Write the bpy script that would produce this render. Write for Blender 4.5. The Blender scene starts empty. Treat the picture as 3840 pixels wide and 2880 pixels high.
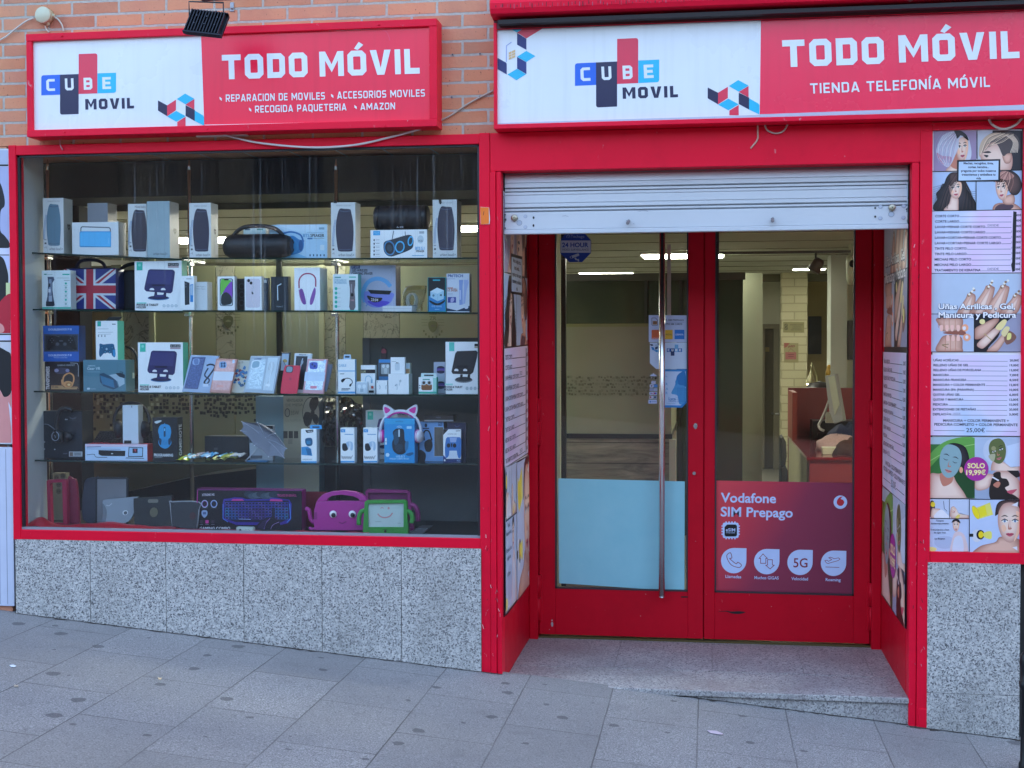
import bpy, bmesh, math, random
import numpy as np
from mathutils import Vector, Matrix
R = math.radians
random.seed(7)
scn = bpy.context.scene
col = scn.collection
# ---------------------------------------------------------------- camera, sky, sun, exposure
F = 2880.0
CAM = np.array([0.0, -6.3, 1.56])
yaw, pitch, roll = R(8.4), R(1.68), R(-0.12)
fw = np.array([-math.sin(yaw)*math.cos(pitch), math.cos(yaw)*math.cos(pitch), -math.sin(pitch)])
rt = np.array([math.cos(yaw), math.sin(yaw), 0.0]); up = np.cross(rt, fw)
rt, up = math.cos(roll)*rt + math.sin(roll)*up, -math.sin(roll)*rt + math.cos(roll)*up
cd = bpy.data.cameras.new('camera'); cam = bpy.data.objects.new('camera', cd); col.objects.link(cam)
cam.matrix_world = Matrix(((rt[0], up[0], -fw[0], CAM[0]), (rt[1], up[1], -fw[1], CAM[1]), (rt[2], up[2], -fw[2], CAM[2]), (0, 0, 0, 1)))
cd.sensor_width = 36.0; cd.lens = 36.0*F/2212.0; cd.clip_start = 0.05; cd.clip_end = 500
scn.camera = cam
SUN_EL, SUN_AZ = R(30), R(25)          # the sun stands behind the shop: the whole front is in open shade
world = bpy.data.worlds.new('World'); scn.world = world; world.use_nodes = True
wn = world.node_tree
bg = wn.nodes['Background']; sky = wn.nodes.new('ShaderNodeTexSky'); sky.sky_type = 'NISHITA'
sky.sun_disc = False; sky.ozone_density = 1.0; sky.dust_density = 6.0; sky.sun_elevation = SUN_EL; sky.sun_rotation = SUN_AZ
wn.links.new(sky.outputs[0], bg.inputs[0]); bg.inputs[1].default_value = 0.15
sl = bpy.data.lights.new('sun', 'SUN'); sl.energy = 3.0; sl.angle = R(0.5); sl.color = (1, .95, .87)
so = bpy.data.objects.new('sun', sl); col.objects.link(so)
dsun = Vector((math.sin(SUN_AZ)*math.cos(SUN_EL), math.cos(SUN_AZ)*math.cos(SUN_EL), math.sin(SUN_EL)))
so.rotation_euler = dsun.to_track_quat('Z', 'Y').to_euler(); so.location = (0, 10, 30)
scn.view_settings.view_transform = 'Standard'; scn.view_settings.look = 'None'
scn.view_settings.exposure = 3.05; scn.view_settings.gamma = 1
cy = scn.cycles
cy.max_bounces = 8; cy.transparent_max_bounces = 24; cy.diffuse_bounces = 4; cy.glossy_bounces = 4
cy.caustics_reflective = False; cy.caustics_refractive = False; cy.sample_clamp_indirect = 6.0
cy.use_denoising = True

# ---------------------------------------------------------------- measuring: photo sheet -> point on a real plane
K = 2212/3840.0
ZO = {'A': (0, 0, 1000), 'B': (700, 0, 1200), 'C': (1800, 0, 1100), 'E': (2740, 0, 1100), '5': (0, 500, 1000), '6': (900, 500, 1000),
      '7': (0, 1100, 1000), '8': (900, 1100, 1000), 'a': (0, 1600, 1000), 'b': (900, 1600, 1000), 'c': (1800, 600, 900),
      'd': (2600, 600, 900), 'e': (1800, 1150, 900), 'f': (2600, 1150, 900), 'g': (1800, 1750, 900), 'h': (2600, 1750, 900),
      'p1': (3300, 440, 540), 'p2': (3400, 780, 440), 'p3': (3400, 1020, 440), 'p4': (3400, 1330, 440),
      'p5': (3300, 1620, 540*2212/1866), 'q': (0, 2000, 1300), 'r': (1200, 2000, 1300), 's': (2500, 2000, 1340), 'D': (0, 0, 3840)}
def dpx(z, x, y):
    a, b, w = ZO[z]; s = w/2212.0
    return (a + x*s)*K, (b + y*s)*K
def ray(x, y): return fw + (x-1106)/F*rt - (y-829.5)/F*up
def P(x, y, Y=0.0, z='D'):
    x, y = dpx(z, x, y); d = ray(x, y); t = (Y-CAM[1])/d[1]
    return Vector(CAM + t*d)
def Pn(x, y, o, n, z='D'):
    x, y = dpx(z, x, y); d = ray(x, y); t = (np.array(o)-CAM).dot(n)/d.dot(n)
    return Vector(CAM + t*d)

# ---------------------------------------------------------------- materials
MATS = {}
def lin(c):
    if isinstance(c, str):
        c = c.lstrip('#'); c = [int(c[i:i+2], 16)/255 for i in (0, 2, 4)]
        return tuple((v/12.92 if v <= .04045 else ((v+.055)/1.055)**2.4) for v in c)
    return tuple(c)
def new_mat(name):
    m = bpy.data.materials.new(name); m.use_nodes = True
    return m, m.node_tree, m.node_tree.nodes['Principled BSDF']
def pm(c, rough=.5, metal=0.0, spec=.5):
    """plain printed or painted colour with a faint uneven tone"""
    k = (c, rough, metal, spec)
    if k in MATS: return MATS[k]
    m, t, b = new_mat('paint'); l = lin(c)
    b.inputs['Roughness'].default_value = rough; b.inputs['Metallic'].default_value = metal
    b.inputs['Specular IOR Level'].default_value = spec
    no = t.nodes.new('ShaderNodeTexNoise'); no.inputs['Scale'].default_value = 14; no.inputs['Detail'].default_value = 3
    tc = t.nodes.new('ShaderNodeTexCoord'); t.links.new(tc.outputs['Object'], no.inputs['Vector'])
    mr = t.nodes.new('ShaderNodeMapRange'); mr.inputs[3].default_value = .9; mr.inputs[4].default_value = 1.06
    t.links.new(no.outputs[0], mr.inputs[0])
    mx = t.nodes.new('ShaderNodeVectorMath'); mx.operation = 'SCALE'; mx.inputs[0].default_value = l
    t.links.new(mr.outputs[0], mx.inputs['Scale']); t.links.new(mx.outputs[0], b.inputs['Base Color'])
    MATS[k] = m; return m
def emit(c, s):
    k = ('e', c, s)
    if k in MATS: return MATS[k]
    m, t, b = new_mat('lamp_glow'); b.inputs['Base Color'].default_value = (.8, .8, .8, 1)
    b.inputs['Emission Color'].default_value = (*lin(c), 1); b.inputs['Emission Strength'].default_value = s
    MATS[k] = m; return m
class NT:
    """tiny helper for node graphs"""
    def __init__(s, m, t, b): s.m, s.t, s.b = m, t, b; s.co = t.nodes.new('ShaderNodeTexCoord').outputs['Object']
    def n(s, typ, **kw):
        nd = s.t.nodes.new(typ)
        for k, v in kw.items():
            if k.startswith('i_'):
                key = k[2:]; key = int(key) if key.isdigit() else key.replace('_', ' ')
                s.put(nd.inputs[key], v)
            else: setattr(nd, k, v)
        return nd
    def put(s, sock, v):
        if isinstance(v, bpy.types.NodeSocket): s.t.links.new(v, sock)
        else: sock.default_value = v
    def mapv(s, sc=(1, 1, 1), rot=(0, 0, 0), loc=(0, 0, 0), v=None):
        return s.n('ShaderNodeMapping', i_Vector=v or s.co, i_Scale=sc, i_Rotation=rot, i_Location=loc).outputs[0]
    def noise(s, scale, det=4, rough=.55, v=None, dist=0): return s.n('ShaderNodeTexNoise', i_Vector=v or s.co, i_Scale=scale, i_Detail=det, i_Roughness=rough, i_Distortion=dist).outputs[0]
    def ramp(s, f, stops, interp='LINEAR'):
        r = s.n('ShaderNodeValToRGB', i_Fac=f); e = r.color_ramp; e.interpolation = interp
        while len(e.elements) < len(stops): e.elements.new(.5)
        for el, (p, c) in zip(e.elements, stops):
            el.position = p; el.color = (*((c, c, c) if isinstance(c, (int, float)) else c), 1)
        return r.outputs[0]
    def mix(s, f, a, b, blend='MIX'):
        m = s.n('ShaderNodeMix', data_type='RGBA', blend_type=blend); s.put(m.inputs[0], f)
        for i, v in ((6, a), (7, b)):
            s.put(m.inputs[i], v if isinstance(v, bpy.types.NodeSocket) else (*((v, v, v) if isinstance(v, (int, float)) else v), 1))
        return m.outputs[2]
    def math(s, op, a, b=0.0, c=None):
        m = s.n('ShaderNodeMath', operation=op); s.put(m.inputs[0], a); s.put(m.inputs[1], b)
        if c is not None: s.put(m.inputs[2], c)
        return m.outputs[0]
    def bump(s, h, strength=.3, dist=.01, nrm=None):
        b = s.n('ShaderNodeBump', i_Strength=strength, i_Distance=dist, i_Height=h)
        if nrm: s.put(b.inputs['Normal'], nrm)
        s.put(s.b.inputs['Normal'], b.outputs[0]); return b.outputs[0]
def nt(name): return NT(*new_mat(name))
def red_paint(c=(.80, .005, .032), rough=.42, name='red_paint'):
    g = nt(name); g.b.inputs['Specular IOR Level'].default_value = .16; n1 = g.noise(1.7, 5); n2 = g.noise(60, 4); n3 = g.noise(9, 6, .7)
    a = g.mix(n1, tuple(x*.86 for x in c), tuple(min(1, x*1.1) for x in c))
    chips = g.ramp(g.noise(38, 3, .6, g.mapv((1, 1, .55))), [(.66, 0), (.70, 1)])
    a = g.mix(g.math('MULTIPLY', chips, g.ramp(n3, [(.54, 0), (.64, .8)])), a, (.62, .34, .34)); a = g.mix(g.ramp(g.noise(2.6, 6, .7), [(.5, 0), (.75, .35)]), a, tuple(x*.55 for x in c))
    g.put(g.b.inputs['Base Color'], a)
    g.put(g.b.inputs['Roughness'], g.math('ADD', rough-.1, g.math('MULTIPLY', n3, .22)))
    g.bump(g.math('ADD', g.math('MULTIPLY', n2, .25), n3), .16, .006); return g.m
def sign_mat(c, rough=.25):
    g = nt('sign_vinyl'); l = lin(c); st = g.noise(1.0, 5, .6, g.mapv((26, 1, 1.3))); n = g.noise(2.2, 5, .6)
    a = g.mix(g.ramp(st, [(.5, 0), (.75, .22)]), l, tuple(x*.72 for x in l)); a = g.mix(g.ramp(n, [(.45, 0), (.75, .18)]), a, tuple(x*.75+.02 for x in l))
    g.put(g.b.inputs['Base Color'], a); g.put(g.b.inputs['Roughness'], g.math('ADD', rough-.06, g.math('MULTIPLY', n, .2))); g.bump(g.noise(3, 3), .05, .01); return g.m
def brick_mat():
    g = nt('brickwork')
    wob = g.n('ShaderNodeTexNoise', i_Vector=g.co, i_Scale=22, i_Detail=3).outputs[1]
    v = g.n('ShaderNodeVectorMath', operation='MULTIPLY_ADD', i_0=wob, i_1=(.007, .007, .007), i_2=g.co).outputs[0]
    v = g.mapv((1, 1, 1), (R(-90), 0, 0), (.05, .012, 0), v)     # X along the wall, Z up -> texture X,Y
    br = g.n('ShaderNodeTexBrick', i_Vector=v, i_Color1=(.0, 0, 0, 1), i_Color2=(1, 1, 1, 1), i_Mortar=(.5, .5, .5, 1), i_Scale=1.0, i_Mortar_Size=.0065, i_Mortar_Smooth=.18, i_Brick_Width=.247, i_Row_Height=.0655)
    br.offset = .5
    tone = g.ramp(br.outputs[0], [(0, (.58, .22, .11)), (.35, (.70, .285, .15)), (.7, (.61, .25, .15)), (1, (.45, .17, .10))])
    tone = g.mix(g.ramp(g.noise(6, 5), [(.35, 0), (.7, .6)]), tone, (.70, .32, .17))
    pits = g.ramp(g.noise(95, 2, .5, g.mapv((1, 1, .6))), [(.66, 0), (.72, 1)])
    tone = g.mix(g.math('MULTIPLY', pits, .8), tone, (.20, .075, .05))
    mort = g.mix(g.noise(40, 4), (.36, .33, .28), (.60, .57, .50))
    dirt = g.ramp(g.noise(1.6, 5, .65), [(.5, 0), (.75, .35)])
    a = g.mix(br.outputs[1], tone, mort); a = g.mix(dirt, a, (.22, .19, .15))
    g.put(g.b.inputs['Base Color'], a); g.b.inputs['Roughness'].default_value = .9
    h = g.math('SUBTRACT', g.math('MULTIPLY', g.noise(70, 5), .3), br.outputs[1])
    h = g.math('ADD', h, g.math('MULTIPLY', g.math('MULTIPLY', br.outputs[1], g.noise(55, 4, .7)), .9))
    g.bump(h, .9, .008); return g.m
def granite(scale=1.0, rough=.45, light=1.0, name='terrazzo'):
    g = nt(name)
    wob = g.n('ShaderNodeTexNoise', i_Vector=g.co, i_Scale=70*scale, i_Detail=2).outputs[1]
    v = g.n('ShaderNodeVectorMath', operation='MULTIPLY_ADD', i_0=wob, i_1=(.014, .014, .014), i_2=g.co).outputs[0]
    v1 = g.n('ShaderNodeTexVoronoi', i_Vector=v, i_Scale=150*scale); v2 = g.n('ShaderNodeTexVoronoi', i_Vector=v, i_Scale=190*scale)
    sp = g.n('ShaderNodeSeparateColor', i_0=v1.outputs[1]); sp2 = g.n('ShaderNodeSeparateColor', i_0=v2.outputs[1])
    L = light
    a = g.ramp(sp.outputs[0], [(0, (.36*L, .35*L, .33*L)), (.3, (.47*L, .455*L, .43*L)), (.55, (.56*L, .54*L, .50*L)), (.8, (.65*L, .62*L, .57*L))], 'CONSTANT')
    fl = g.math('GREATER_THAN', sp2.outputs[1], .80)
    dk = g.mix(sp2.outputs[2], (.06, .058, .062), (.21, .20, .20))
    a = g.mix(fl, a, dk)
    a = g.mix(g.ramp(g.noise(.9, 4), [(.4, 0), (.8, .3)]), a, (.26, .25, .23)); sz_ = g.n('ShaderNodeSeparateXYZ', i_0=g.co); a = g.mix(g.math('MULTIPLY', g.ramp(g.noise(3.5, 6, .7, g.mapv((1, 1, .45))), [(.46, 0), (.68, .55)]), g.ramp(g.noise(.6, 2), [(.35, .2), (.6, 1)])), a, (.20, .19, .17))
    if 'step' in name: a = g.mix(g.ramp(g.noise(3, 6, .7), [(.4, .1), (.7, .6)]), a, (.24, .20, .20))
    g.put(g.b.inputs['Base Color'], a); g.b.inputs['Roughness'].default_value = rough
    g.bump(g.noise(130*scale, 2), .07, .003); return g.m
def pave_mat():
    g = nt('paving')
    v = g.mapv((1, 1, 1), (0, 0, R(90)), (0.09, .042, 0))
    wv = g.n('ShaderNodeVectorMath', operation='MULTIPLY_ADD', i_0=g.n('ShaderNodeTexNoise', i_Vector=g.co, i_Scale=9, i_Detail=2).outputs[1], i_1=(.005, .005, .005), i_2=v).outputs[0]
    br = g.n('ShaderNodeTexBrick', i_Vector=wv, i_Color1=(0, 0, 0, 1), i_Color2=(1, 1, 1, 1), i_Mortar=(.5, .5, .5, 1), i_Scale=1.0, i_Mortar_Size=.0032, i_Mortar_Smooth=.2, i_Brick_Width=.60, i_Row_Height=.4005)
    br.offset = .5
    sp = g.noise(150, 3, .8); big = g.noise(1.3, 5, .6); mid = g.noise(7, 5, .6)
    a = g.ramp(sp, [(.36, (.11, .108, .105)), (.46, (.235, .23, .222)), (.54, (.315, .308, .298)), (.64, (.48, .47, .455))])
    a = g.mix(g.math('MULTIPLY', br.outputs[0], .5), a, (.19, .187, .182))
    a = g.mix(g.ramp(big, [(.42, 0), (.72, .42)]), a, (.155, .15, .148))
    a = g.mix(g.ramp(mid, [(.58, 0), (.72, .35)]), a, (.14, .136, .134))
    gm = g.n('ShaderNodeTexVoronoi', i_Vector=g.n('ShaderNodeVectorMath', operation='MULTIPLY_ADD', i_0=g.n('ShaderNodeTexNoise', i_Vector=g.co, i_Scale=30).outputs[1], i_1=(.03, .03, 0), i_2=g.co).outputs[0], i_Scale=3.6, voronoi_dimensions='2D')
    cs = g.n('ShaderNodeSeparateColor', i_0=gm.outputs[1])
    rad = g.math('MULTIPLY', cs.outputs[0], .115)
    blob = g.math('MULTIPLY', g.math('LESS_THAN', g.math('SUBTRACT', gm.outputs[0], rad), 0.0), g.math('GREATER_THAN', cs.outputs[1], .25))
    a = g.mix(g.math('MULTIPLY', blob, .68), a, (.07, .068, .07))
    a = g.mix(g.math('MULTIPLY', br.outputs[1], g.ramp(g.noise(2.2, 4), [(.35, .45), (.65, 1)])), a, (.085, .08, .075))
    g.put(g.b.inputs['Base Color'], a); g.b.inputs['Roughness'].default_value = .75
    g.bump(g.math('SUBTRACT', g.math('MULTIPLY', sp, .25), br.outputs[1]), .35, .004); return g.m
def metal_paint(c, rough=.35, name='shutter_paint'):
    g = nt(name); n = g.noise(4, 5); st = g.noise(3, 4, .6, g.mapv((1, 1, 14)))
    a = g.mix(n, tuple(x*.9 for x in c), c); a = g.mix(g.ramp(st, [(.6, 0), (.78, .3)]), a, tuple(x*.55 for x in c))
    g.put(g.b.inputs['Base Color'], a); g.b.inputs['Roughness'].default_value = rough; g.b.inputs['Metallic'].default_value = .15
    g.bump(g.noise(25, 4), .06, .004); return g.m
def chrome(c=(.62, .61, .60), r=.16):
    k = ('chrome', c, r)
    if k not in MATS:
        g = nt('steel'); g.put(g.b.inputs['Base Color'], (*c, 1)); g.b.inputs['Metallic'].default_value = 1
        g.put(g.b.inputs['Roughness'], g.math('ADD', r, g.math('MULTIPLY', g.noise(6, 3), .08))); MATS[k] = g.m
    return MATS[k]
def glass_mat(tint=(.86, .93, .92), streak=0.0, name='glass', refl=.02):
    m, t, b = new_mat(name); g = NT(m, t, b); t.nodes.remove(b); out = t.nodes['Material Output']
    lw = g.n('ShaderNodeLayerWeight', i_Blend=.5)
    fac = g.math('ADD', refl, g.math('MULTIPLY', g.math('POWER', lw.outputs['Facing'], 5.0), .9))
    tr = g.n('ShaderNodeBsdfTransparent', i_Color=(*tint, 1)); gl = g.n('ShaderNodeBsdfGlossy', i_Roughness=.0)
    mx = g.n('ShaderNodeMixShader', i_0=fac, i_1=tr.outputs[0], i_2=gl.outputs[0]); res = mx.outputs[0]
    if streak > 0:
        sx = g.n('ShaderNodeSeparateXYZ', i_0=g.co)
        st = g.ramp(g.noise(1.0, 5, .6, g.mapv((60, 1, .8))), [(.57, 0), (.80, .8)])
        gate = g.ramp(g.noise(1.0, 2, .5, g.mapv((2.6, 1, 1))), [(.45, 0), (.62, 1)])
        top = g.n('ShaderNodeMapRange', i_0=sx.outputs[2], i_1=1.25, i_2=1.9, i_3=.02, i_4=1.0).outputs[0]
        dots = g.ramp(g.noise(160, 2, .5), [(.68, 0), (.74, .5)])
        f = g.math('MULTIPLY', g.math('MULTIPLY', g.math('MAXIMUM', g.math('MULTIPLY', st, gate), dots), top), streak)
        f = g.math('ADD', f, .002)
        df = g.n('ShaderNodeBsdfDiffuse', i_Color=(.5, .53, .56, 1))
        mx2 = g.n('ShaderNodeMixShader', i_0=f, i_1=res, i_2=df.outputs[0]); res = mx2.outputs[0]
    t.links.new(res, out.inputs[0]); return m
def wood_mat():
    g = nt('grey_wood'); v = g.mapv((1.2, 1, 9)); n = g.noise(2.2, 7, .65, v, 1.2)
    a = g.ramp(n, [(.3, (.09, .085, .06)), (.5, (.22, .20, .14)), (.7, (.34, .31, .22))])
    sx = g.n('ShaderNodeSeparateXYZ', i_0=g.co); pl = g.math('FRACT', g.math('MULTIPLY', sx.outputs[2], 7.5))
    a = g.mix(g.math('LESS_THAN', pl, .035), a, (.02, .018, .012))
    g.put(g.b.inputs['Base Color'], a); g.b.inputs['Roughness'].default_value = .6; return g.m
def marble_mat():
    g = nt('veined_panel'); n = g.noise(7, 6, .6, g.mapv((1, 1, .8)), 2.5)
    a = g.mix(g.noise(3, 3), (.26, .26, .18), (.42, .42, .31))
    a = g.mix(g.ramp(n, [(.495, 0), (.515, .85), (.535, 0)]), a, (.03, .03, .02))
    g.put(g.b.inputs['Base Color'], a); g.b.inputs['Roughness'].default_value = .35; return g.m
def wall_mat(c, rough=.7, name='plaster', sc=2.5):
    g = nt(name); n = g.noise(sc, 5); g.put(g.b.inputs['Base Color'], g.mix(n, tuple(x*.85 for x in c), tuple(min(1, x*1.08) for x in c)))
    g.b.inputs['Roughness'].default_value = rough; g.bump(g.noise(45, 4), .05, .004); return g.m
def pastel_mat():
    g = nt('pastel_print'); n = g.noise(2.6, 2, .5, None, .8); n2 = g.noise(1.7, 2, .5, g.mapv((1, 1, 1), (0, 0, 0), (3, 2, 5)))
    a = g.ramp(n, [(.3, (.52, .62, .80)), (.48, (.76, .68, .82)), (.66, (.80, .54, .74))]); a = g.mix(g.ramp(n2, [(.45, 0), (.7, .6)]), a, (.82, .68, .82))
    g.put(g.b.inputs['Base Color'], a); g.b.inputs['Roughness'].default_value = .35; return g.m
def grad_red_mat():
    """poster whose print runs from bright red at one corner to plum"""
    g = nt('gradient_print'); sx = g.n('ShaderNodeSeparateXYZ', i_0=g.co)
    d = g.math('ADD', g.math('MULTIPLY', sx.outputs[0], 1.1), g.math('MULTIPLY', sx.outputs[2], -.62))
    a = g.ramp(g.n('ShaderNodeMapRange', i_0=d, i_1=-.62, i_2=.42).outputs[0], [(0, lin('#ee4a50')), (.35, lin('#cc3a4a')), (.6, lin('#96324c')), (1, lin('#842e48'))])
    g.put(g.b.inputs['Base Color'], a); g.b.inputs['Roughness'].default_value = .4; return g.m
def fabric(c, sc=220, name='fabric'):
    g = nt(name); n = g.noise(sc, 2); g.put(g.b.inputs['Base Color'], g.mix(n, tuple(x*.7 for x in c), tuple(x*1.2 for x in c)))
    g.b.inputs['Roughness'].default_value = .85; g.bump(n, .3, .002); return g.m
def glitter(c, c2):
    k = ('gl', c, c2)
    if k in MATS: return MATS[k]
    g = nt('glitter'); v = g.n('ShaderNodeTexVoronoi', i_Vector=g.co, i_Scale=260.0); s = g.n('ShaderNodeSeparateColor', i_0=v.outputs[1])
    g.put(g.b.inputs['Base Color'], g.mix(s.outputs[0], lin(c), lin(c2))); g.b.inputs['Roughness'].default_value = .3; g.b.inputs['Metallic'].default_value = .35
    MATS[k] = g.m; return g.m

# ---------------------------------------------------------------- mesh builder
class MB:
    def __init__(s): s.bm = bmesh.new(); s.mats = []
    def mi(s, m):
        if m not in s.mats: s.mats.append(m)
        return s.mats.index(m)
    def face(s, pts, m):
        vs = [s.bm.verts.new(p) for p in pts]
        try: f = s.bm.faces.new(vs)
        except ValueError: return None
        f.material_index = s.mi(m); return f
    def add(s, vs, fs, m):
        bv = [s.bm.verts.new(v) for v in vs]; k = s.mi(m)
        for f in fs:
            try: s.bm.faces.new([bv[i] for i in f]).material_index = k
            except ValueError: pass
    def box(s, x0, x1, y0, y1, z0, z1, m, bev=0.0, front=None, rm=None):
        if x1 < x0: x0, x1 = x1, x0
        vs = [s.bm.verts.new(p) for p in ((x0, y0, z0), (x1, y0, z0), (x1, y1, z0), (x0, y1, z0), (x0, y0, z1), (x1, y0, z1), (x1, y1, z1), (x0, y1, z1))]
        k = s.mi(m); fs = []
        for q in ((0, 1, 5, 4), (1, 2, 6, 5), (2, 3, 7, 6), (3, 0, 4, 7), (4, 5, 6, 7), (3, 2, 1, 0)):
            f = s.bm.faces.new([vs[i] for i in q]); f.material_index = k; fs.append(f)
        if front: fs[0].material_index = s.mi(front)
        if rm: fs[1].material_index = s.mi(rm)
        if bev > 0:
            es = list({e for f in fs for e in f.edges})
            bmesh.ops.bevel(s.bm, geom=es, offset=bev, segments=2, profile=.5, affect='EDGES')
    def xbox(s, mtx, sx, sy, sz, m, bev=0.0):
        """box centred on a matrix"""
        n0 = set(s.bm.verts); s.box(-sx/2, sx/2, -sy/2, sy/2, -sz/2, sz/2, m, bev)
        for v in s.bm.verts:
            if v not in n0: v.co = mtx @ v.co
    def tube(s, pts, r, m, seg=8, closed=False, r2=None, caps=True):
        pts = [Vector(p) for p in pts]; n = len(pts); k = s.mi(m); rings = []; side = None
        for i, p in enumerate(pts):
            a = pts[(i-1) % n] if (i > 0 or closed) else p; b = pts[(i+1) % n] if (i < n-1 or closed) else p
            d = (b-a).normalized()
            if side is None: side = d.orthogonal().normalized()
            side = (side - d*side.dot(d)); side = side.normalized() if side.length > 1e-6 else d.orthogonal().normalized()
            w = d.cross(side); rr = r if r2 is None else (r[i] if isinstance(r, (list, tuple)) else r + (r2-r)*i/max(1, n-1))
            if isinstance(r, (list, tuple)): rr = r[i]
            rings.append([s.bm.verts.new(p + side*math.cos(2*math.pi*j/seg)*rr + w*math.sin(2*math.pi*j/seg)*rr) for j in range(seg)])
        for i in range(n if closed else n-1):
            A, B = rings[i], rings[(i+1) % n]
            for j in range(seg):
                f = s.bm.faces.new((A[j], A[(j+1) % seg], B[(j+1) % seg], B[j])); f.material_index = k; f.smooth = True
        if caps and not closed:
            for rg in (rings[0][::-1], rings[-1]): s.bm.faces.new(rg).material_index = k
    def cyl(s, a, b, r, m, seg=20, r2=None): s.tube([a, b], r, m, seg, r2=r if r2 is None else r2)
    def lathe(s, o, axis, prof, m, seg=24):
        """prof = [(distance along axis, radius)]"""
        ax = Vector(axis).normalized(); e = ax.orthogonal().normalized(); w = ax.cross(e); k = s.mi(m); rings = []
        for d, r in prof: rings.append([s.bm.verts.new(Vector(o)+ax*d+(e*math.cos(2*math.pi*j/seg)+w*math.sin(2*math.pi*j/seg))*max(r, 1e-5)) for j in range(seg)])
        for A, B in zip(rings, rings[1:]):
            for j in range(seg):
                f = s.bm.faces.new((A[j], A[(j+1) % seg], B[(j+1) % seg], B[j])); f.material_index = k; f.smooth = True
        s.bm.faces.new(rings[0][::-1]).material_index = k; s.bm.faces.new(rings[-1]).material_index = k
    def prism(s, pts, d, m, bev=0.0, side=None):
        """closed outline (3D, planar) pushed along vector d; holes are not supported"""
        d = Vector(d); A = [s.bm.verts.new(p) for p in pts]; B = [s.bm.verts.new(Vector(p)+d) for p in pts]
        k = s.mi(m); fs = [s.bm.faces.new(A), s.bm.faces.new(B[::-1])]; fs[0].material_index = fs[1].material_index = k
        ks = s.mi(side) if side else k; n = len(pts)
        for i in range(n):
            f = s.bm.faces.new((A[i], B[i], B[(i+1) % n], A[(i+1) % n])); f.material_index = ks; fs.append(f)
        if bev > 0:
            es = list(fs[0].edges) + list(fs[1].edges)
            bmesh.ops.bevel(s.bm, geom=es, offset=bev, segments=2, profile=.5, affect='EDGES')
    def done(s, name, parent=None, base=None, smooth=False):
        bmesh.ops.recalc_face_normals(s.bm, faces=s.bm.faces[:]) if not getattr(s, 'raw', False) else None
        if base is not None:
            for v in s.bm.verts: v.co -= Vector(base)
        me = bpy.data.meshes.new(name); s.bm.to_mesh(me); s.bm.free()
        for m in s.mats: me.materials.append(m)
        o = bpy.data.objects.new(name, me); col.objects.link(o)
        if base is not None: o.location = base
        if parent is not None: o.parent = parent; o.matrix_parent_inverse = Matrix.Translation(-Vector(parent.location)) if parent.type == 'EMPTY' or True else o.matrix_parent_inverse
        return o
def tag(o, label, cat, group=None, kind=None):
    if label: o['label'] = label
    if cat: o['category'] = cat
    if group: o['group'] = group
    if kind: o['kind'] = kind
    return o
def thing(name, label, cat, loc=(0, 0, 0), group=None):
    o = bpy.data.objects.new(name, None); o.empty_display_size = .05; col.objects.link(o); o.location = loc
    return tag(o, label, cat, group)
def copy_tree(o, parent=None, delta=(0, 0, 0)):
    c = o.copy(); col.objects.link(c)
    if parent is not None: c.parent = parent
    else: c.location = o.location + Vector(delta)
    for ch in [x for x in scn.objects if x.parent == o and x is not c]: copy_tree(ch, c)
    return c

# ---------------------------------------------------------------- flat print on a face: shapes, strokes and lettering
_T = {}; TONE = {}; PRINT, _t, _b = new_mat('photo_print'); _a = _t.nodes.new('ShaderNodeAttribute'); _a.attribute_name = 'print'; _t.links.new(_a.outputs[0], _b.inputs['Base Color']); _b.inputs['Roughness'].default_value = .38
def glyphs(txt, bold=0.0):
    k = (txt, bold)
    if k not in _T:
        cu = bpy.data.curves.new('lettering', 'FONT'); cu.body = txt; cu.size = 1.0; cu.offset = bold; cu.resolution_u = 3
        ob = bpy.data.objects.new('lettering', cu); me = bpy.data.meshes.new_from_object(ob)
        vs = [(v.co.x, v.co.y) for v in me.vertices]; fs = [tuple(p.vertices) for p in me.polygons]
        bpy.data.objects.remove(ob); bpy.data.meshes.remove(me); bpy.data.curves.remove(cu); _T[k] = (vs, fs)
    return _T[k]
CAPH = max(v[1] for v in glyphs('H')[0]) if glyphs('H')[0] else .7
def smooth_closed(pts, n=6):
    out = []; L = len(pts)
    for i in range(L):
        p0, p1, p2, p3 = (np.array(pts[(i+j-1) % L], float) for j in range(4))
        for t in np.linspace(0, 1, n, endpoint=False):
            out.append(tuple(.5*((2*p1)+(-p0+p2)*t+(2*p0-5*p1+4*p2-p3)*t*t+(-p0+3*p1-3*p2+p3)*t**3)))
    return out
def smooth_open(pts, n=8):
    q = [2*np.array(pts[0], float)-np.array(pts[1], float)] + [np.array(p, float) for p in pts] + [2*np.array(pts[-1], float)-np.array(pts[-2], float)]
    out = []
    for i in range(len(pts)-1):
        p0, p1, p2, p3 = q[i:i+4]
        for t in np.linspace(0, 1, n, endpoint=False): out.append(tuple(.5*((2*p1)+(-p0+p2)*t+(2*p0-5*p1+4*p2-p3)*t*t+(-p0+3*p1-3*p2+p3)*t**3)))
    out.append(tuple(float(v) for v in pts[-1])); return out
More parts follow.
